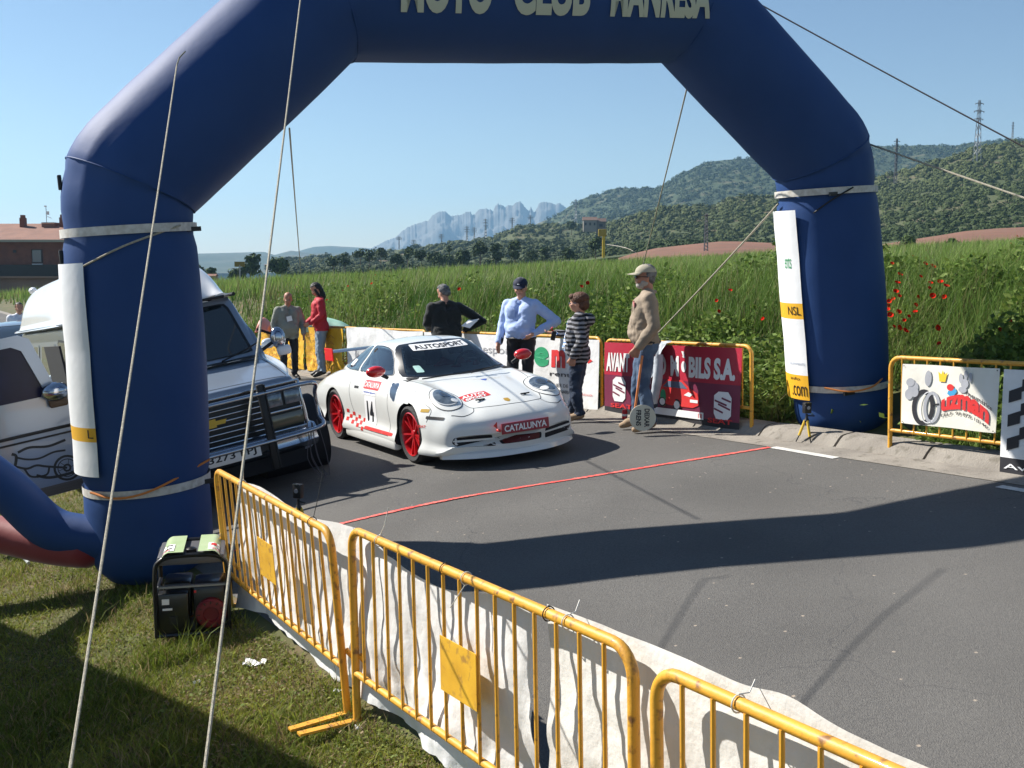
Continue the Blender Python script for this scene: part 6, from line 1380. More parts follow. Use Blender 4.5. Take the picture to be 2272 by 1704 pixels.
# ------------------------------------------------------------------ people
m_skin = mat('skin', (.50, .26, .17), .55, col2=(.46, .22, .14), vscale=12, bump=.1, bscale=60); m_skin2 = mat('skin_tan', (.40, .19, .12), .55, col2=(.36, .16, .10), vscale=12)
m_eye = mat('eye_dark', (.01, .01, .01), .2); m_shoe = mat('dark_shoe', (.02, .018, .016), .5); m_lip = mat('lips', (.35, .12, .10), .5)
def capsule(b, p0, r0, p1, r1, n=14):
    p0, p1 = Vector(p0), Vector(p1); d = p1-p0; L = d.length or 1e-4; d = d/L; P = []; rr = []
    for k in range(5): t = -pi/2+k*pi/8; P.append(p0+d*math.sin(t)*r0); rr.append(max(1e-3, math.cos(t)*r0))
    for k in range(5): t = k*pi/8; P.append(p1+d*math.sin(t)*r1); rr.append(max(1e-3, math.cos(t)*r1))
    b.tube(P, rr, n)
def person(label, loc, rz, height, mats, pose=None, head=(0, 0), voxel=.013, group=None, belly=0., female=False, fold=.006, sleeve=True, shirt_hem=.88, front=None, lean=0., shoe=m_shoe, skin=m_skin, nofold=False, collar=True, bk=1.05, wide=1.05):
    k = height/1.75; o = thing('person', label, 'person', loc, rz, group); J = dict(
        neck=(0, -.015, 1.47), head=(0, .02, 1.615), shR=(.185, -.01, 1.40), shL=(-.185, -.01, 1.40), elR=(.24, -.04, 1.12), elL=(-.24, -.04, 1.12), wrR=(.25, .05, .87), wrL=(-.25, .05, .87),
        hipR=(.095, 0, .90), hipL=(-.095, 0, .90), knR=(.105, .03, .49), knL=(-.105, .03, .49), anR=(.11, -.02, .10), anL=(-.11, -.02, .10), toR=(.15, .15, .035), toL=(-.15, .15, .035), chY=0., fdR=(0, .15, -1), fdL=(0, .15, -1), curl=.5)
    J.update(pose or {}); V = {a: (Vector(b_) if hasattr(b_, '__len__') else b_) for a, b_ in J.items()}
    if lean:
        q = Matrix.Rotation(-lean, 3, 'X'); piv = Vector((0, 0, .95))
        for a in ('neck', 'head', 'shR', 'shL', 'elR', 'elL', 'wrR', 'wrL'): V[a] = q @ (V[a]-piv)+piv
    else: q = Matrix.Identity(3); piv = Vector((0, 0, .95))
    T = lambda p: q @ (Vector(p)-piv)+piv
    C = []   # (p0,r0,p1,r1,tag)
    sw_ = .92 if female else 1.0
    for s in (1, -1):
        C += [(T((s*.095*sw_, .0, 1.36)), .098, T((s*.085, .01, 1.18)), .108, 'top'), (T((s*.085, .01, 1.18)), .108, (s*.075, .0, .98), .112, 'top'), (T((s*.085, .03, 1.16)), .112*bk, (s*.075, .02, 1.0), .118*bk, 'top'), (T((s*.095*sw_, .01, 1.33)), .106*bk, T((s*.09, .015, 1.2)), .110*bk, 'top'), (T((s*.13*sw_, -.01, 1.40)), .072, T((s*.05, -.01, 1.43)), .07, 'top')]
        C += [((s*.08, -.01, .97), .112, (s*.085, -.015, .90), .112, 'leg')]
    if belly: C += [(T((.03, .05, 1.08)), .10+belly, T((-.03, .05, 1.04)), .10+belly, 'top')]
    if female: C += [(T((s*.07, .07, 1.27)), .07, T((s*.06, .05, 1.22)), .07, 'top') for s in (1, -1)]
    C += [(T((-.07, .01, 1.25)), .105, T((.07, .01, 1.25)), .105, 'top'), ((-.06, 0, 1.0), .112, (.06, 0, 1.0), .112, 'top')]
    for S in 'RL':
        C += [(V['hip'+S], .098, V['kn'+S], .070, 'leg'), (V['kn'+S], .070, V['an'+S]+Vector((0, .01, .03)), .060, 'leg'), (V['an'+S], .05, V['an'+S]*.35+V['to'+S]*.65+Vector((0, 0, .012)), .046, 'shoe'), (V['an'+S]*.35+V['to'+S]*.65+Vector((0, 0, .0)), .043, V['to'+S], .034, 'shoe')]
        C += [(V['sh'+S], .073, V['el'+S], .060, 'top'), (V['el'+S], .060, V['el'+S]*.12+V['wr'+S]*.88, .046, 'top' if sleeve else 'skin'), (V['el'+S]*.15+V['wr'+S]*.85, .030, V['wr'+S], .027, 'skin')]
        fd = V['fd'+S].normalized(); side = Vector((0, 1, 0)) if abs(fd.y) < .8 else Vector((1, 0, 0)); side = (side-fd*side.dot(fd)).normalized(); nrm = fd.cross(side); sg = 1 if S == 'R' else -1
        w_ = V['wr'+S]; C += [(w_+side*.022, .022, w_+fd*.075+side*.025, .019, 'skin'), (w_-side*.012, .021, w_+fd*.072-side*.02, .018, 'skin')]
        cu = J['curl']
        for f, (off, ln) in enumerate(((.033, .062), (.012, .070), (-.010, .066), (-.030, .052))):
            a = w_+fd*.078+side*off; m1 = a+(fd*(1-cu*.4)+nrm*-sg*cu*.5)*ln*.5; e_ = m1+(fd*(1-cu)+nrm*-sg*cu)*ln*.55; C += [(a, .0105, m1, .0098, 'skin'), (m1, .0098, e_, .0085, 'skin')]
        a = w_+fd*.02+side*.035; C += [(a, .013, a+(fd*.7+side*.6)*.035, .0125, 'skin'), (a+(fd*.7+side*.6)*.035, .0125, a+(fd*1.0+side*.5-nrm*sg*.3)*.06, .0105, 'skin')]
    # head in its own frame
    hy, hp = head; HM = Matrix.Rotation(hy, 3, 'Z') @ Matrix.Rotation(-hp, 3, 'X') @ (q if lean else Matrix.Identity(3)); hc = V['head']; hT = lambda p: hc+HM @ Vector(p)
    C += [(V['neck']-Vector((0, 0, .03)), .058, V['neck']*.35+hc*.65+Vector((0, -.015, 0)), .052, 'skin')]
    b = MB()
    for p0, r0, p1, r1, t in C: capsule(b, p0, r0, p1, r1)
    H_ = [((0, -.012, .055), (.074, .092, .088)), ((0, .012, -.01), (.062, .076, .085)), ((0, .035, -.065), (.046, .048, .042)), ((0, .088, -.012), (.013, .018, .024)), ((0, .078, -.048), (.022, .012, .010)), ((.038, .066, -.02), (.022, .022, .025)), ((-.038, .066, -.02), (.022, .022, .025)), ((.076, -.012, -.012), (.010, .019, .030)), ((-.076, -.012, -.012), (.010, .019, .030))]
    for c_, r_ in H_: b.ball(hT(c_), r_, 16, 10, rot=HM)
    bo = b.build('body', None, o, sm=False)
    md = bo.modifiers.new('r', 'REMESH'); md.mode = 'VOXEL'; md.voxel_size = voxel; md.adaptivity = 0; md2 = bo.modifiers.new('s', 'SMOOTH'); md2.factor = .5; md2.iterations = 2
    dg = bpy.context.evaluated_depsgraph_get(); me = bpy.data.meshes.new_from_object(bo.evaluated_get(dg)); bo.modifiers.clear(); old = bo.data; bo.data = me; bpy.data.meshes.remove(old)
    n = len(me.vertices); co = np.zeros(n*3, np.float32); me.vertices.foreach_get('co', co); co = co.reshape(-1, 3)
    nv = np.zeros(n*3, np.float32); me.vertex_normals.foreach_get('vector', nv); nv = nv.reshape(-1, 3)
    best = np.full(n, 1e9); tg = np.zeros(n, int); names = ['top', 'leg', 'skin', 'shoe']
    for p0, r0, p1, r1, t in C:
        p0, p1 = np.array(p0), np.array(p1); d = p1-p0; L2 = max(d @ d, 1e-8); u = np.clip(((co-p0) @ d)/L2, 0, 1); ds = np.linalg.norm(co-(p0+u[:, None]*d), axis=1)-(r0+(r1-r0)*u)
        k_ = ds < best-1e-6; best[k_] = ds[k_]; tg[k_] = names.index(t)
    for c_, r_ in H_:
        ds = np.linalg.norm(co-np.array(hT(c_)), axis=1)-min(r_)*.9; k_ = ds < best; best[k_] = ds[k_]; tg[k_] = 2
    tor = (np.abs(co[:, 0]) < .26) & (co[:, 2] < 1.12) & (co[:, 2] > .7) & ((tg == 0) | (tg == 1)) & (np.abs(co[:, 0]) < .235)
    tg[tor & (co[:, 2] < shirt_hem+.012*np.sin(co[:, 0]*30))] = 1; tg[tor & (co[:, 2] >= shirt_hem+.012*np.sin(co[:, 0]*30)) & (np.abs(co[:, 0]) < .215) & (co[:, 2] < 1.1)] = 0
    if fold:     # cloth folds, and a shirt that stands off the trousers
        cl = (tg == 0) | (tg == 1); f = fbm(co[:, 0]*9+co[:, 1]*7+rz, co[:, 2]*13+co[:, 1]*6, 3)*fold*2.2
        near_joint = np.exp(-((co[:, 2]-1.08)/.10)**2)+np.exp(-((co[:, 2]-.12)/.08)**2)+.6*np.exp(-((co[:, 2]-.50)/.10)**2); f = f*(1+1.3*near_joint)+np.where(tg == 0, .006, 0)
        co = co+nv*(f*cl)[:, None]; me.vertices.foreach_set('co', co.astype(np.float32).ravel())
    slots = [mats['top'], mats['leg'], skin, shoe]+([front[1]] if front else [])
    for m in slots: me.materials.append(m)
    ml = []
    for p in me.polygons:
        t = [tg[i] for i in p.vertices]; t = max(set(t), key=t.count)
        if front and t == 0:
            c = p.center
            if front[0](c): t = 4
        ml.append(t)
    me.polygons.foreach_set('material_index', ml); me.polygons.foreach_set('use_smooth', [True]*len(ml)); me.update()
    for s in (1, -1): b = MB(); b.ball(hT((s*.030, .079, .012)), (.010, .007, .006), 8, 6, rot=HM); b.build('eye', m_eye, o)
    b = MB(); b.ball(hT((0, .088, -.048)), (.020, .004, .004), 8, 4, rot=HM); b.build('mouth', m_lip, o)
    if collar and mats.get('collar'): b = MB(); b.tube([V['neck']+Vector((.068*math.cos(a), .066*math.sin(a)-.004, -.015-.02*math.sin(a))) for a in [k_*pi/9 for k_ in range(18)]], .017, 6, closed=True, flat=1.3); b.build('collar', mats['collar'], o)
    o.scale = (k*wide, k*wide, k)
    return o, hT, HM, V
def hair(o, hT, HM, m, back=1.0, top=1.0, length=0, bald=False, rough=.012, seed=0):
    b = MB(); rs = np.random.RandomState(seed)
    def fn(u, v):
        th = v*pi*.62 if not bald else pi*(.34+.24*v); ph = u*2*pi; x, y, z = math.sin(th)*math.cos(ph), math.sin(th)*math.sin(ph), math.cos(th)
        cut = 0
        fr = max(0, y); k = 1.0
        if y > .15 and z < .55: k = .80          # keep the face clear
        if bald and y > -.1: k = .8
        r = 1+.09*float(vnoise(np.array(ph*3+seed), np.array(th*5)))+.02*rs.rand()
        return hT((x*.084*r*k, y*.100*r*k-.014-(.006), z*.098*r*k+.048-(.0)))
    b.grid(fn, 30, 14)
    b.ball(hT((0, -.055, .0)), (.068*back, .052*back, .075), 14, 10, rot=HM)
    if length:
        q0 = hT((0, -.05, .03)); P = [q0, q0+Vector((0, -.035, -.09)), q0+Vector((0, -.055, -.20)), q0+Vector((0, -.06, -.22-length))]; b.tube(catmull(P, 5), [.075]*6+[.085]*5+[.06]*4+[.03], 12, flat=.6)
        for s in (1, -1): b.tube([hT((s*.07, .02, .04)), hT((s*.075, .03, -.06)), hT((s*.07, .02, -.15))], [.022, .026, .018], 8)
    return b.build('hair', m, o)
def cap(o, hT, HM, m, mb_):
    b = MB()
    def fn(u, v):
        th = v*pi*.5; ph = u*2*pi; return hT((math.sin(th)*math.cos(ph)*.092, math.sin(th)*math.sin(ph)*.108-.012, math.cos(th)*.085+.060))
    b.grid(fn, 28, 8); c = b.build('cap', m, o)
    b = MB(); vs = [];
    for k in range(13):
        a = pi*(.14+.72*k/12); vs += [hT((math.cos(a)*.088, math.sin(a)*.100-.006, .062)), hT((math.cos(a)*.085, math.sin(a)*.172-.0, .048-.012*abs(math.cos(a)))), hT((math.cos(a)*.085, math.sin(a)*.170-.0, .043-.012*abs(math.cos(a)))), hT((math.cos(a)*.088, math.sin(a)*.098-.006, .055))]
    b.add(vs, [(4*k+i, 4*k+4+i, 4*k+4+(i+1) % 4, 4*k+(i+1) % 4) for k in range(12) for i in range(4)]+[(0, 1, 2, 3), (51, 50, 49, 48)]); b.build('peak', mb_, c)
    b = MB(); b.ball(hT((0, -.012, .146)), (.008, .008, .005), 8, 4); b.build('button', mb_, c)
m_jean = mat('blue_denim', (.050, .085, .15), .85, bump=.3, bscale=60, col2=(.13, .19, .28), vscale=5, vlo=.45, vhi=.7); m_jeand = mat('dark_denim', (.022, .035, .065), .85, bump=.3, bscale=60, col2=(.06, .085, .13), vscale=4, vlo=.5, vhi=.75)
m_jeanl = mat('light_denim', (.20, .27, .34), .85, col2=(.27, .33, .40), vscale=4); m_btr = mat('black_trousers', (.014, .014, .017), .8, bump=.2, bscale=20)
m_beige = mat('beige_suede', (.30, .21, .13), .8); m_grhair = mat('grey_hair', (.20, .20, .20), .8, bump=1, bscale=60, col2=(.08, .08, .08), vscale=20); m_brhair = mat('brown_hair', (.075, .03, .015), .7, bump=1, bscale=50, col2=(.12, .05, .025), vscale=20)
m_blhair = mat('black_hair', (.008, .007, .007), .5, bump=.8, bscale=60); m_khaki = mat('khaki_shirt', (.285, .225, .165), .85, bump=.5, bscale=18, col2=(.23, .18, .13), vscale=6)
m_khcap = mat('khaki_cap', (.36, .33, .25), .85, bump=.2, bscale=40); m_navy = mat('navy_cap', (.010, .015, .04), .8); m_sky = mat('pale_blue_shirt', (.42, .53, .80), .8, bump=.5, bscale=14, col2=(.36, .47, .75), vscale=6)
m_swt = mat('black_sweater', (.010, .012, .012), .95, bump=.5, bscale=60, sheen=.2); m_redj = mat('red_jacket', (.42, .012, .025), .7, bump=.4, bscale=16); m_gshirt = mat('grey_green_shirt', (.20, .20, .17), .85, bump=.4, bscale=16, col2=(.24, .25, .21), vscale=4)
def stripes(name, c0, c1, f, duty=.5):
    m = mat(name, c0, .85, bump=.4, bscale=20); n = m.node_tree.nodes; l = m.node_tree.links; tc = n.new('ShaderNodeTexCoord'); sp = n.new('ShaderNodeSeparateXYZ'); l.new(tc.outputs['Object'], sp.inputs[0])
    nz = n.new('ShaderNodeTexNoise'); nz.inputs['Scale'].default_value = 6; l.new(tc.outputs['Object'], nz.inputs['Vector']); a = n.new('ShaderNodeMath'); a.operation = 'MULTIPLY_ADD'; l.new(nz.outputs['Fac'], a.inputs[0]); a.inputs[1].default_value = .05; l.new(sp.outputs['Z'], a.inputs[2])
    b_ = n.new('ShaderNodeMath'); b_.operation = 'MULTIPLY'; b_.inputs[1].default_value = f; l.new(a.outputs[0], b_.inputs[0]); c = n.new('ShaderNodeMath'); c.operation = 'FRACT'; l.new(b_.outputs[0], c.inputs[0]); g = n.new('ShaderNodeMath'); g.operation = 'GREATER_THAN'; g.inputs[1].default_value = duty; l.new(c.outputs[0], g.inputs[0])
    x = n.new('ShaderNodeMix'); x.data_type = 'RGBA'; x.inputs[6].default_value = (*c0, 1); x.inputs[7].default_value = (*c1, 1); l.new(g.outputs[0], x.inputs[0]); l.new(x.outputs[2], n['Principled BSDF'].inputs['Base Color']); return m
def on(x, y, dz=0): return (x, y, Hz(x, y)+dz)
# marshal with the paddle
P, hT, HM, V = person('bearded man in khaki shirt, cap and jeans holding a round paddle sign', on(1.47, 11.86, .002), R(88), 1.83, dict(top=m_khaki, leg=m_jean, collar=m_khaki),
    dict(elL=(-.265, -.055, 1.13), wrL=(-.235, .10, .90), fdL=(.05, .25, -1), elR=(.24, -.07, 1.13), wrR=(.24, -.10, .88), anR=(.12, .05, .10), toR=(.15, .22, .035), knR=(.11, .07, .49), anL=(-.10, -.06, .10), toL=(-.13, .11, .035), curl=.9), head=(R(4), R(2)), shoe=m_beige, skin=m_skin2, belly=.03, bk=1.12, shirt_hem=.935, fold=.0055)
hair(P, hT, HM, m_grhair, back=1.0, seed=3); cap(P, hT, HM, m_khcap, m_khcap)
b = MB(); b.ball(hT((0, .040, -.074)), (.055, .050, .040), 14, 10, rot=HM); b.ball(hT((0, .082, -.040)), (.026, .010, .007), 10, 6, rot=HM); b.ball(hT((0, .066, -.066)), (.030, .024, .022), 10, 6, rot=HM); [b.ball(hT((s*.046, .012, -.050)), (.024, .040, .036), 10, 6, rot=HM) for s in (1, -1)]; b.build('beard', mat('grey_beard', (.36, .33, .30), .9, bump=1, bscale=80), P)
b = MB(); [b.ball(hT((s*.032, .088, .012)), (.028, .010, .018), 12, 8, rot=HM) for s in (1, -1)]; b.tube([hT((.060, .082, .016)), hT((.078, .02, .016)), hT((.080, -.02, .01))], .004, 5); b.tube([hT((-.060, .082, .016)), hT((-.078, .02, .016)), hT((-.080, -.02, .01))], .004, 5); b.build('sunglasses', m_frit, P)
b = MB(); b.tube([(.19*math.cos(a), .135*math.sin(a)+.0, .955) for a in [k*pi/14 for k in range(28)]], .018, 6, closed=True, flat=1.2); b.build('belt', m_btr, P)
b = MB()
for x, z in ((.09, 1.27), (-.085, 1.27)): b.box((x, .125, z), (.10, .018, .11), bev=.006)
b.build('chest_pocket', m_khaki, P)
b = MB(); b.box((-.10, .128, 1.34), (.09, .010, .05)); b.box((.04, .124, 1.36), (.06, .010, .035)); b.build('cloth_patch', mat('patch_pink', (.45, .16, .15), .8), P)
# paddle
h0 = at_y(1425, 789, 11.585); h1 = at_y(1406, 930, 11.56); dc = at_y(1426, 927, 11.53); pd = thing('paddle_sign', 'round cream paddle sign on an orange handle, held down by the bearded man', 'sign', dc)
b = MB(); b.tube([h0-dc, h1-dc], .0135, 10); b.build('handle', mat('orange_handle', (.62, .20, .06), .5), pd)
b = MB(); b.lathe([(.002, -.006), (.142, -.006), (.142, .006), (.002, .006)], axis='y', n=44); b.build('disc', mat('paddle_cream', (.62, .60, .50), .6, col2=(.55, .53, .42), vscale=8), pd, ang=30)
for st, xo, ln in (('DEIXAR', .045, .20), ('FRENS', -.045, .17)): put_text('lettering', st, m_ink, (lambda xo, ln: (lambda u, v: Vector((xo+(v-.5)*.055*1, -.009, (.5-u)*ln))))(xo, ln), pd, fat=.03)
# woman in stripes
m_str = stripes('striped_knit', (.010, .010, .012), (.24, .24, .26), 17.0, .52); m_tee = stripes('striped_tee', (.10, .25, .55), (.70, .72, .75), 19.0, .35)
P, hT, HM, V = person('short woman in black and grey striped hooded top and dark jeans', on(.80, 12.9, .002), R(78), 1.53, dict(top=m_str, leg=m_jeand, collar=m_str),
    dict(elL=(-.27, -.07, 1.15), wrL=(-.26, .03, .90), fdL=(0, .1, -1), elR=(.24, .05, 1.16), wrR=(.14, .32, 1.20), fdR=(-.1, 1, .1), anL=(-.10, -.04, .10), toL=(-.13, .13, .035), anR=(.12, .10, .10), toR=(.14, .27, .035), curl=.7), head=(R(2), R(6)), shoe=m_beige, belly=.035, female=True, shirt_hem=.80, front=(lambda c: c.y > .095 and abs(c.x) < .11 and c.z > .82, m_tee), fold=.007, bk=1.12, wide=1.17)
hair(P, hT, HM, m_brhair, back=1.0, seed=8); b = MB(); b.ball(hT((0, -.035, .065)), (.103, .112, .098), 18, 12, rot=HM); b.ball(hT((0, -.07, -.01)), (.095, .07, .095), 14, 10, rot=HM); b.ball(hT((0, .05, .105)), (.07, .045, .04), 12, 8, rot=HM); b.build('hair', m_brhair, P)
b = MB(); b.ball((0, -.12, 1.40), (.12, .07, .09), 14, 10); b.build('hood', m_str, P)
b = MB(); [b.tube([hT((s*.03+.02*math.cos(a), .092, .012+.016*math.sin(a))) for a in [k*pi/6 for k in range(12)]], .003, 5, closed=True) for s in (1, -1)]; b.tube([hT((-.05, .088, .016)), hT((-.078, 0, .016))], .003, 5); b.build('glasses', m_chr, P)
ph = thing('camera', 'small dark compact camera with red strap in the striped woman\'s raised hand', 'camera', at_y(1228, 745, 12.78)); b = MB(); b.box((0, 0, 0), (.055, .03, .11), rot=Matrix.Rotation(R(12), 3, 'Y'), bev=.008); b.build('case', m_trim, ph)
b = MB(); b.tube([(0, 0, .05), (-.03, 0, .085), (-.01, .01, .10)], .010, 6); b.build('strap', m_inkr, ph)
# man in the pale blue shirt
P, hT, HM, V = person('man in pale blue shirt and navy cap, left hand on his hip', on(.12, 14.25, .002), R(153), 1.74, dict(top=m_sky, leg=m_btr, collar=m_sky),
    dict(elL=(-.44, -.10, 1.19), wrL=(-.21, .10, 1.02), fdL=(.6, .35, -.5), elR=(.27, -.02, 1.13), wrR=(.27, .10, .88), curl=.35), head=(R(14), R(16)), belly=.03, shirt_hem=.96, fold=.0055)
hair(P, hT, HM, m_grhair, seed=5); cap(P, hT, HM, m_navy, m_navy); b = MB(); b.ball(hT((.0, .098, .085)), (.016, .004, .008), 8, 5, rot=HM); b.build('cap_logo', m_prw, P)
b = MB(); b.tube([(.19*math.cos(a), .14*math.sin(a)+.0, .962) for a in [k*pi/14 for k in range(28)]], .016, 6, closed=True, flat=1.2); b.build('belt', m_trim, P)
b = MB(); b.box((.075, .128, 1.30), (.11, .010, .12), bev=.004); b.build('shirt_pocket', m_sky, P)
# man in the black sweater
P, hT, HM, V = person('man in black sweater seen from behind, elbow out and papers in his hand', on(-.97, 16.15, .002), R(18), 1.70, dict(top=m_swt, leg=m_btr),
    dict(elR=(.50, -.04, 1.17), wrR=(.27, .07, 1.03), fdR=(.55, .3, -.35), elL=(-.26, .06, 1.16), wrL=(-.17, .28, 1.10), fdL=(.3, 1, 0), curl=.6), head=(R(28), R(18)), belly=.03, lean=R(13), shirt_hem=.90, bk=1.15, wide=1.12)
hair(P, hT, HM, m_grhair, back=1.05, seed=6)
pp_ = thing('paper_sheets', 'folded white papers held at the hip of the man in the black sweater', 'paper', at_y(1038, 716, 16.05)); b = MB(); b.poly([(-.10, 0, -.05), (.03, -.03, -.08), (.17, -.02, .06), (.02, .02, .035)], .004, (0, -1, 0)); b.poly([(-.09, .02, -.04), (.05, .0, -.05), (.15, .0, .03), (.01, .03, .045)], .004, (0, -1, 0)); b.build('sheet', m_prw, pp_, sm=False)
# red jacket and bald man by the yellow sheets
g = gnd(712, 836); P, hT, HM, V = person('person with long black hair in red jacket and pale jeans, looking down', on(g.x+.02, g.y, .002), R(108), 1.80, dict(top=m_redj, leg=m_jeanl, collar=m_redj),
    dict(elL=(-.26, .0, 1.16), wrL=(-.17, .22, 1.02), fdL=(.3, .6, -.5), elR=(.25, .0, 1.15), wrR=(.16, .22, 1.00), fdR=(-.3, .6, -.5), curl=.7), head=(0, R(30)), lean=R(4), shirt_hem=.86); hair(P, hT, HM, m_blhair, back=1.1, length=.12, seed=9)
b = MB(); b.box((-.175, .03, 1.33), (.02, .05, .02)); b.build('jacket_logo', m_prw, P)
P, hT, HM, V = person('bald heavy man in grey green shirt with a paper badge, facing the red jacket', on((637-1136)/FPX*20.4, 20.5, .002), R(206), 1.66, dict(top=m_gshirt, leg=m_btr, collar=m_gshirt),
    dict(elL=(-.28, .03, 1.14), wrL=(-.24, .20, .92), elR=(.27, -.04, 1.13), wrR=(.26, .06, .90)), head=(R(-10), R(14)), belly=.06, shirt_hem=.84, skin=m_skin2); hair(P, hT, HM, m_grhair, bald=True, back=.8, seed=4)
b = MB(); b.box((.02, .175, 1.24), (.10, .006, .10), rot=Matrix.Rotation(R(12), 3, 'Y')); b.build('badge', m_prw, P, sm=False)
P, hT, HM, V = person('distant man in white shirt standing by the parked cars at far left', on((44-1136)/FPX*25, 25, .0), R(215), 1.74, dict(top=mat('white_shirt', (.66, .68, .74), .8, bump=.4, bscale=14), leg=m_btr), voxel=.02); hair(P, hT, HM, m_blhair, seed=2)
bale('tarpaulin', 'red cover standing behind the parked cars at far left', 36, 68, 714, 746, 23.6, m_redf, 'tarpaulin')
# ------------------------------------------------------------------ generator
gx, gy = -2.11, 6.98; gen = thing('generator', 'black framed petrol generator with lime green tank covers standing on the grass', 'generator', (gx, gy, Hz(gx, gy)+.0), R(13))
m_lime = mat('lime_enamel', (.42, .56, .30), .35, coat=.4, col2=(.50, .60, .38), vscale=5); m_blk = mat('black_enamel', (.010, .010, .011), .32, coat=.3); m_mot = mat('engine_red', (.15, .010, .014), .5)
W, D_g, Hh = .225, .20, .55
for y in (-D_g, D_g):
    b = MB(); b.tube(catmull([(-W, y, .02), (-W, y, Hh-.12), (-W+.03, y, Hh-.03), (-W+.12, y, Hh), (W-.12, y, Hh), (W-.03, y, Hh-.03), (W, y, Hh-.12), (W, y, .02)], 5), .015, 9); b.tube([(-W, y, .03), (W, y, .03)], .014, 8); b.build('frame_hoop', m_blk, gen)
b = MB(); [b.tube([(x, -D_g, z), (x, D_g, z)], .013, 8) for x in (-W, W) for z in (.03, .30)]; b.build('side_rail', m_blk, gen)
def cover(x0, x1):
    b = MB(); prof = []
    def fn(u, v):
        x = x0+(x1-x0)*u; e = 0
        s_ = -1 if x0 < 0 else 1; out = abs(x)/(W+.012)
        z = Hh+.030-.20*max(0, (out-.55)/.45)**2.3; return Vector((x, -D_g-.015+(2*D_g+.03)*v, z))
    b.grid(fn, 16, 6); 
    return b.build('tank_cover', m_lime, gen)
c1, c2 = cover(-W-.012, -.045), cover(.045, W+.012)
for c_, x0 in ((c1, -.17), (c2, .17)):
    b = MB(); z = Hh+.034
    def zz(x): return Hh+.0335-.20*max(0, (abs(x)/(W+.012)-.55)/.45)**2.3
    for (dx, dy, w_, h_, m) in ((0, .0, .13, .17, m_prw), (-.03, .035, .035, .05, m_inkr), (.02, -.03, .06, .02, m_ink), (.03, .05, .04, .018, m_ink), (0, -.065, .08, .012, m_inkr)):
        off = {m_prw: 0}.get(m, .0015); P = [(x0+dx+sx*w_/2, -.10+dy+sy*h_/2) for sx, sy in ((-1, -1), (-.5, -1), (0, -1), (.5, -1), (1, -1), (1, 1), (.5, 1), (0, 1), (-.5, 1), (-1, 1))]; vs = [(x, y, zz(x)+off) for x, y in P]; b.add(vs, [(0, 1, 8, 9), (1, 2, 7, 8), (2, 3, 6, 7), (3, 4, 5, 6)], m)
    b.build('warning_label', None, c_, sm=False)
b = MB(); b.box((0, 0, Hh-.03), (.42, .40, .06), bev=.015); b.build('tank', mat('tank_grey', (.10, .10, .11), .4), gen); b = MB(); b.lathe([(.032, 0), (.034, .025), (.02, .034), (.003, .036)], (0, -.12, Hh+.0), n=18); b.build('filler_cap', m_blk, gen)
b = MB(); b.box((0, -D_g+.02, .345), (.44, .03, .012), m=m_steel); b.box((-.12, -D_g+.05, .17), (.19, .10, .27), bev=.01, m=m_blk); b.build('control_panel', None, gen)
b = MB(); b.box((-.165, -D_g-.004, .255), (.045, .012, .035), m=m_prw); b.build('switch_plate', None, gen, sm=False); b = MB(); b.box((-.155, -D_g-.004, .205), (.06, .012, .012), m=m_prw); b.build('maker_strip', None, gen, sm=False); b = MB(); b.box((-.12, -D_g-.003, .13), (.05, .01, .05), m=m_trim); b.build('socket', None, gen, sm=False)
b = MB(); b.box((.11, -.02, .20), (.22, .30, .28), bev=.03); b.build('engine', m_blk, gen)
b = MB(); b.lathe([(.098, 0), (.098, .045), (.085, .06), (.05, .064), (.045, .05), (.003, .05)], (.115, -D_g+.035, .16), axis='y', n=30, rot=None); so_ = b.build('recoil_starter', m_mot, gen)
so_.data.transform(Matrix.Translation((.115, -D_g+.035, .16)) @ Matrix.Scale(-1, 4, (0, 1, 0)) @ Matrix.Translation((-.115, D_g-.035, -.16))); so_.data.flip_normals()
for k in range(12): a = 2*pi*k/12; b = MB(); b.box((.115+.072*math.cos(a), -D_g-.024, .16+.072*math.sin(a)), (.028, .006, .008), rot=Matrix.Rotation(-a, 3, 'Y')); b.build('vent_slot', m_blk, so_, sm=False)
b = MB(); b.box((.04, .02, .03), (.40, .38, .03)); b.box((-.10, .05, .22), (.18, .26, .24), bev=.02); b.build('base_plate', m_blk, gen); b = MB(); b.box((.02, -D_g-.016, .315), (.014, .008, .014)); b.build('red_switch', m_inkr, gen)
# photocell tripods
def tripod(label, p, h, m_leg, yaw=0):
    o = thing('tripod', label, 'tripod', p, yaw); 
    for k in range(3):
        a = 2*pi*k/3+.5; b = MB(); ft = Vector((math.cos(a)*.095, math.sin(a)*.095, .01)); b.tube([(math.cos(a)*.015, math.sin(a)*.015, h*.56), ft+(Vector((0, 0, h*.56))-ft)*.30], .0135, 8); l_ = b.build('leg', m_leg, o); b = MB(); b.tube([ft+(Vector((0, 0, h*.56))-ft)*.32, ft], .006, 6); b.build('foot', m_trim, l_)
    b = MB(); b.lathe([(.02, h*.52), (.026, h*.56), (.018, h*.60), (.012, h*.66), (.012, h*.72)], n=12); b.tube([(0, 0, h*.68), (.075, -.02, h*.67)], .007, 6); b.build('centre_column', m_trim, o)
    b = MB(); b.box((0, 0, h*.87), (.075, .055, h*.26), bev=.008); b.build('photocell', m_trim, o); b = MB(); b.lathe([(.018, 0), (.018, .006)], (.0, -.034, h*.88), axis='y', n=14); b.build('lens', mat('lens_grey', (.3, .3, .32), .2), o); b = MB(); b.box((-.005, -.03, h*1.005), (.05, .02, .004)); b.build('highlight_rim', m_chr, o)
    return o
g = gnd(1788, 983); tripod('small tripod with yellow legs and black timing sensor in front of the right arch leg', (g.x, g.y, g.z), .40, m_yel, .3)
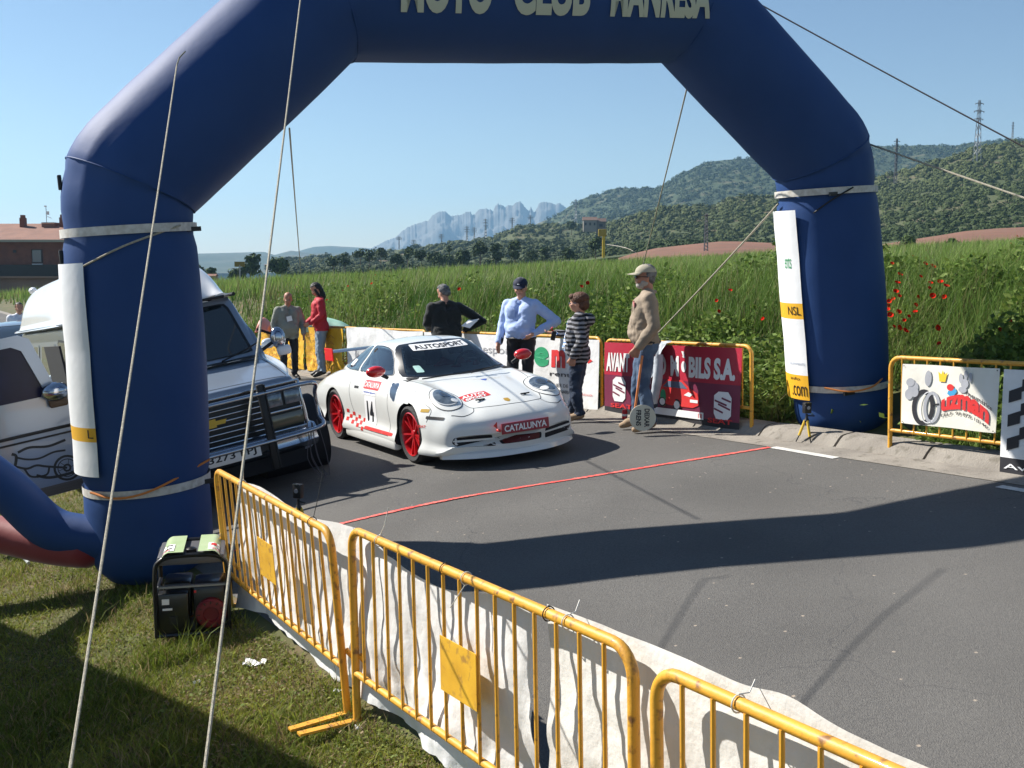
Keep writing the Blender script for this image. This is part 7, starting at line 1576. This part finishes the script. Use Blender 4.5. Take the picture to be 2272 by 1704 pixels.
x, y = -1.72, 8.55; tripod('black timing sensor on a yellow legged tripod behind the near barrier by the van', (x, y, Hz(x, y)), .44, m_yel, -.4)
# litter and hose on the lawn
g = gnd(566, 1478); o = thing('paper_scrap', 'crumpled white paper scrap lying on the sunlit lawn', 'litter', g); b = MB(); rs = np.random.RandomState(4)
def sc2(u, v): return Vector(((u-.5)*.13, (v-.5)*.08, .022+.018*float(vnoise(np.array(u*5), np.array(v*5)))+.012*math.sin(u*9+v*7)))
b.grid(sc2, 9, 7); b.build('paper', m_prw, o, sm=False)
for i, (px, py) in enumerate(((715, 1352), (378, 1398), (735, 1500), (690, 1418))):
    q = gnd(px+60, py+120); o2 = copy_tree(o); o2.location = q; o2.scale = (.35, .35, .6); o2.rotation_euler = (0, 0, i); o2['label'] = ('tiny pale scrap near the foot of the middle barrier', 'tiny pale scrap on the shaded lawn below the generator', 'tiny pale scrap lowest on the lawn beside the barrier', 'tiny pale scrap midway between generator and barrier')[i]
pts = [gnd(-120, 1180), gnd(0, 1222), gnd(30, 1236), gnd(52, 1246), gnd(64, 1258)]; b = MB(); b.tube(catmull([p+Vector((0, 0, .035)) for p in pts], 5), .014, 8); tag(b.build('hose', mat('hose_grey', (.35, .36, .36), .4), None), 'grey hose end lying on the grass at the left edge', 'hose')
b = MB(); b.tube(catmull([gnd(735, 1524)+Vector((0, 0, .01)), gnd(760, 1505)+Vector((.02, 0, .06)), gnd(790, 1500)+Vector((.04, 0, .17))], 5), .004, 5); tag(b.build('cord', m_rope, None), 'short pale cord from the sheet corner pegged in the lawn', 'cord')
# small roadside stones at the foot of the right bank
m_stone2 = mat('bank_stone', (.36, .27, .20), .95, bump=.6, bscale=14, col2=(.28, .19, .13), vscale=6)
def stone(label, p, r, seed, group='loose stones behind the kerb'):
    rs = np.random.RandomState(seed); b = MB(); b.ball((0, 0, 0), (r, r*.75, r*.6), 10, 7); b.v = [tuple(np.array(v)*(1+.25*(rs.rand()-.5))) for v in b.v]; o = tag(b.build('stone', m_stone2, None, ang=25, weld=r*.02), label, 'stone', group); o.location = p; o.rotation_euler = (rs.rand(), rs.rand(), rs.rand()*6); return o
rsx = np.random.RandomState(12)
for i in range(16):
    a = 4.3+2.6*rsx.rand() if i < 11 else 11+3*rsx.rand(); s_ = 8.34+.35*rsx.rand(); x, y = SA(s_, a); r_ = .03+.05*rsx.rand()**2
    stone('pale loose stone lying among weeds behind the kerb', (x, y, Hz(x, y)+r_*.3), r_, i)
# unseen canopy added left of the frame, only to throw the lawn's shade
cn = thing('shade_canopy', 'white event canopy standing left of the frame, shading the lawn', 'canopy'); m_can = mat('shade_canopy_cloth', (.55, .55, .52), .7)
e0, e1 = Vector((-6.55, 9.1, 1.72)), Vector((-3.05, 5.55, 1.95)); out = Vector((-.71, -.70, 0))*4.2
b = MB(); b.add([e0, e1, e1+out, e0+out, (e0+e1+out)/2+Vector((0, 0, .7))], [(0, 1, 4), (1, 2, 4), (2, 3, 4), (3, 0, 4)]); b.poly([e0, e1, e1-Vector((0, 0, .22)), e0-Vector((0, 0, .22))], .01, (.7, .7, 0)); b.build('roof', m_can, cn, sm=False)
for p in (e0, e1, e1+out, e0+out): b = MB(); b.tube([p+Vector((-.05, -.05, 0)), (p.x-.05, p.y-.05, Hz(p.x, p.y)-.05)], .022, 8); b.build('pole', m_steel, cn)
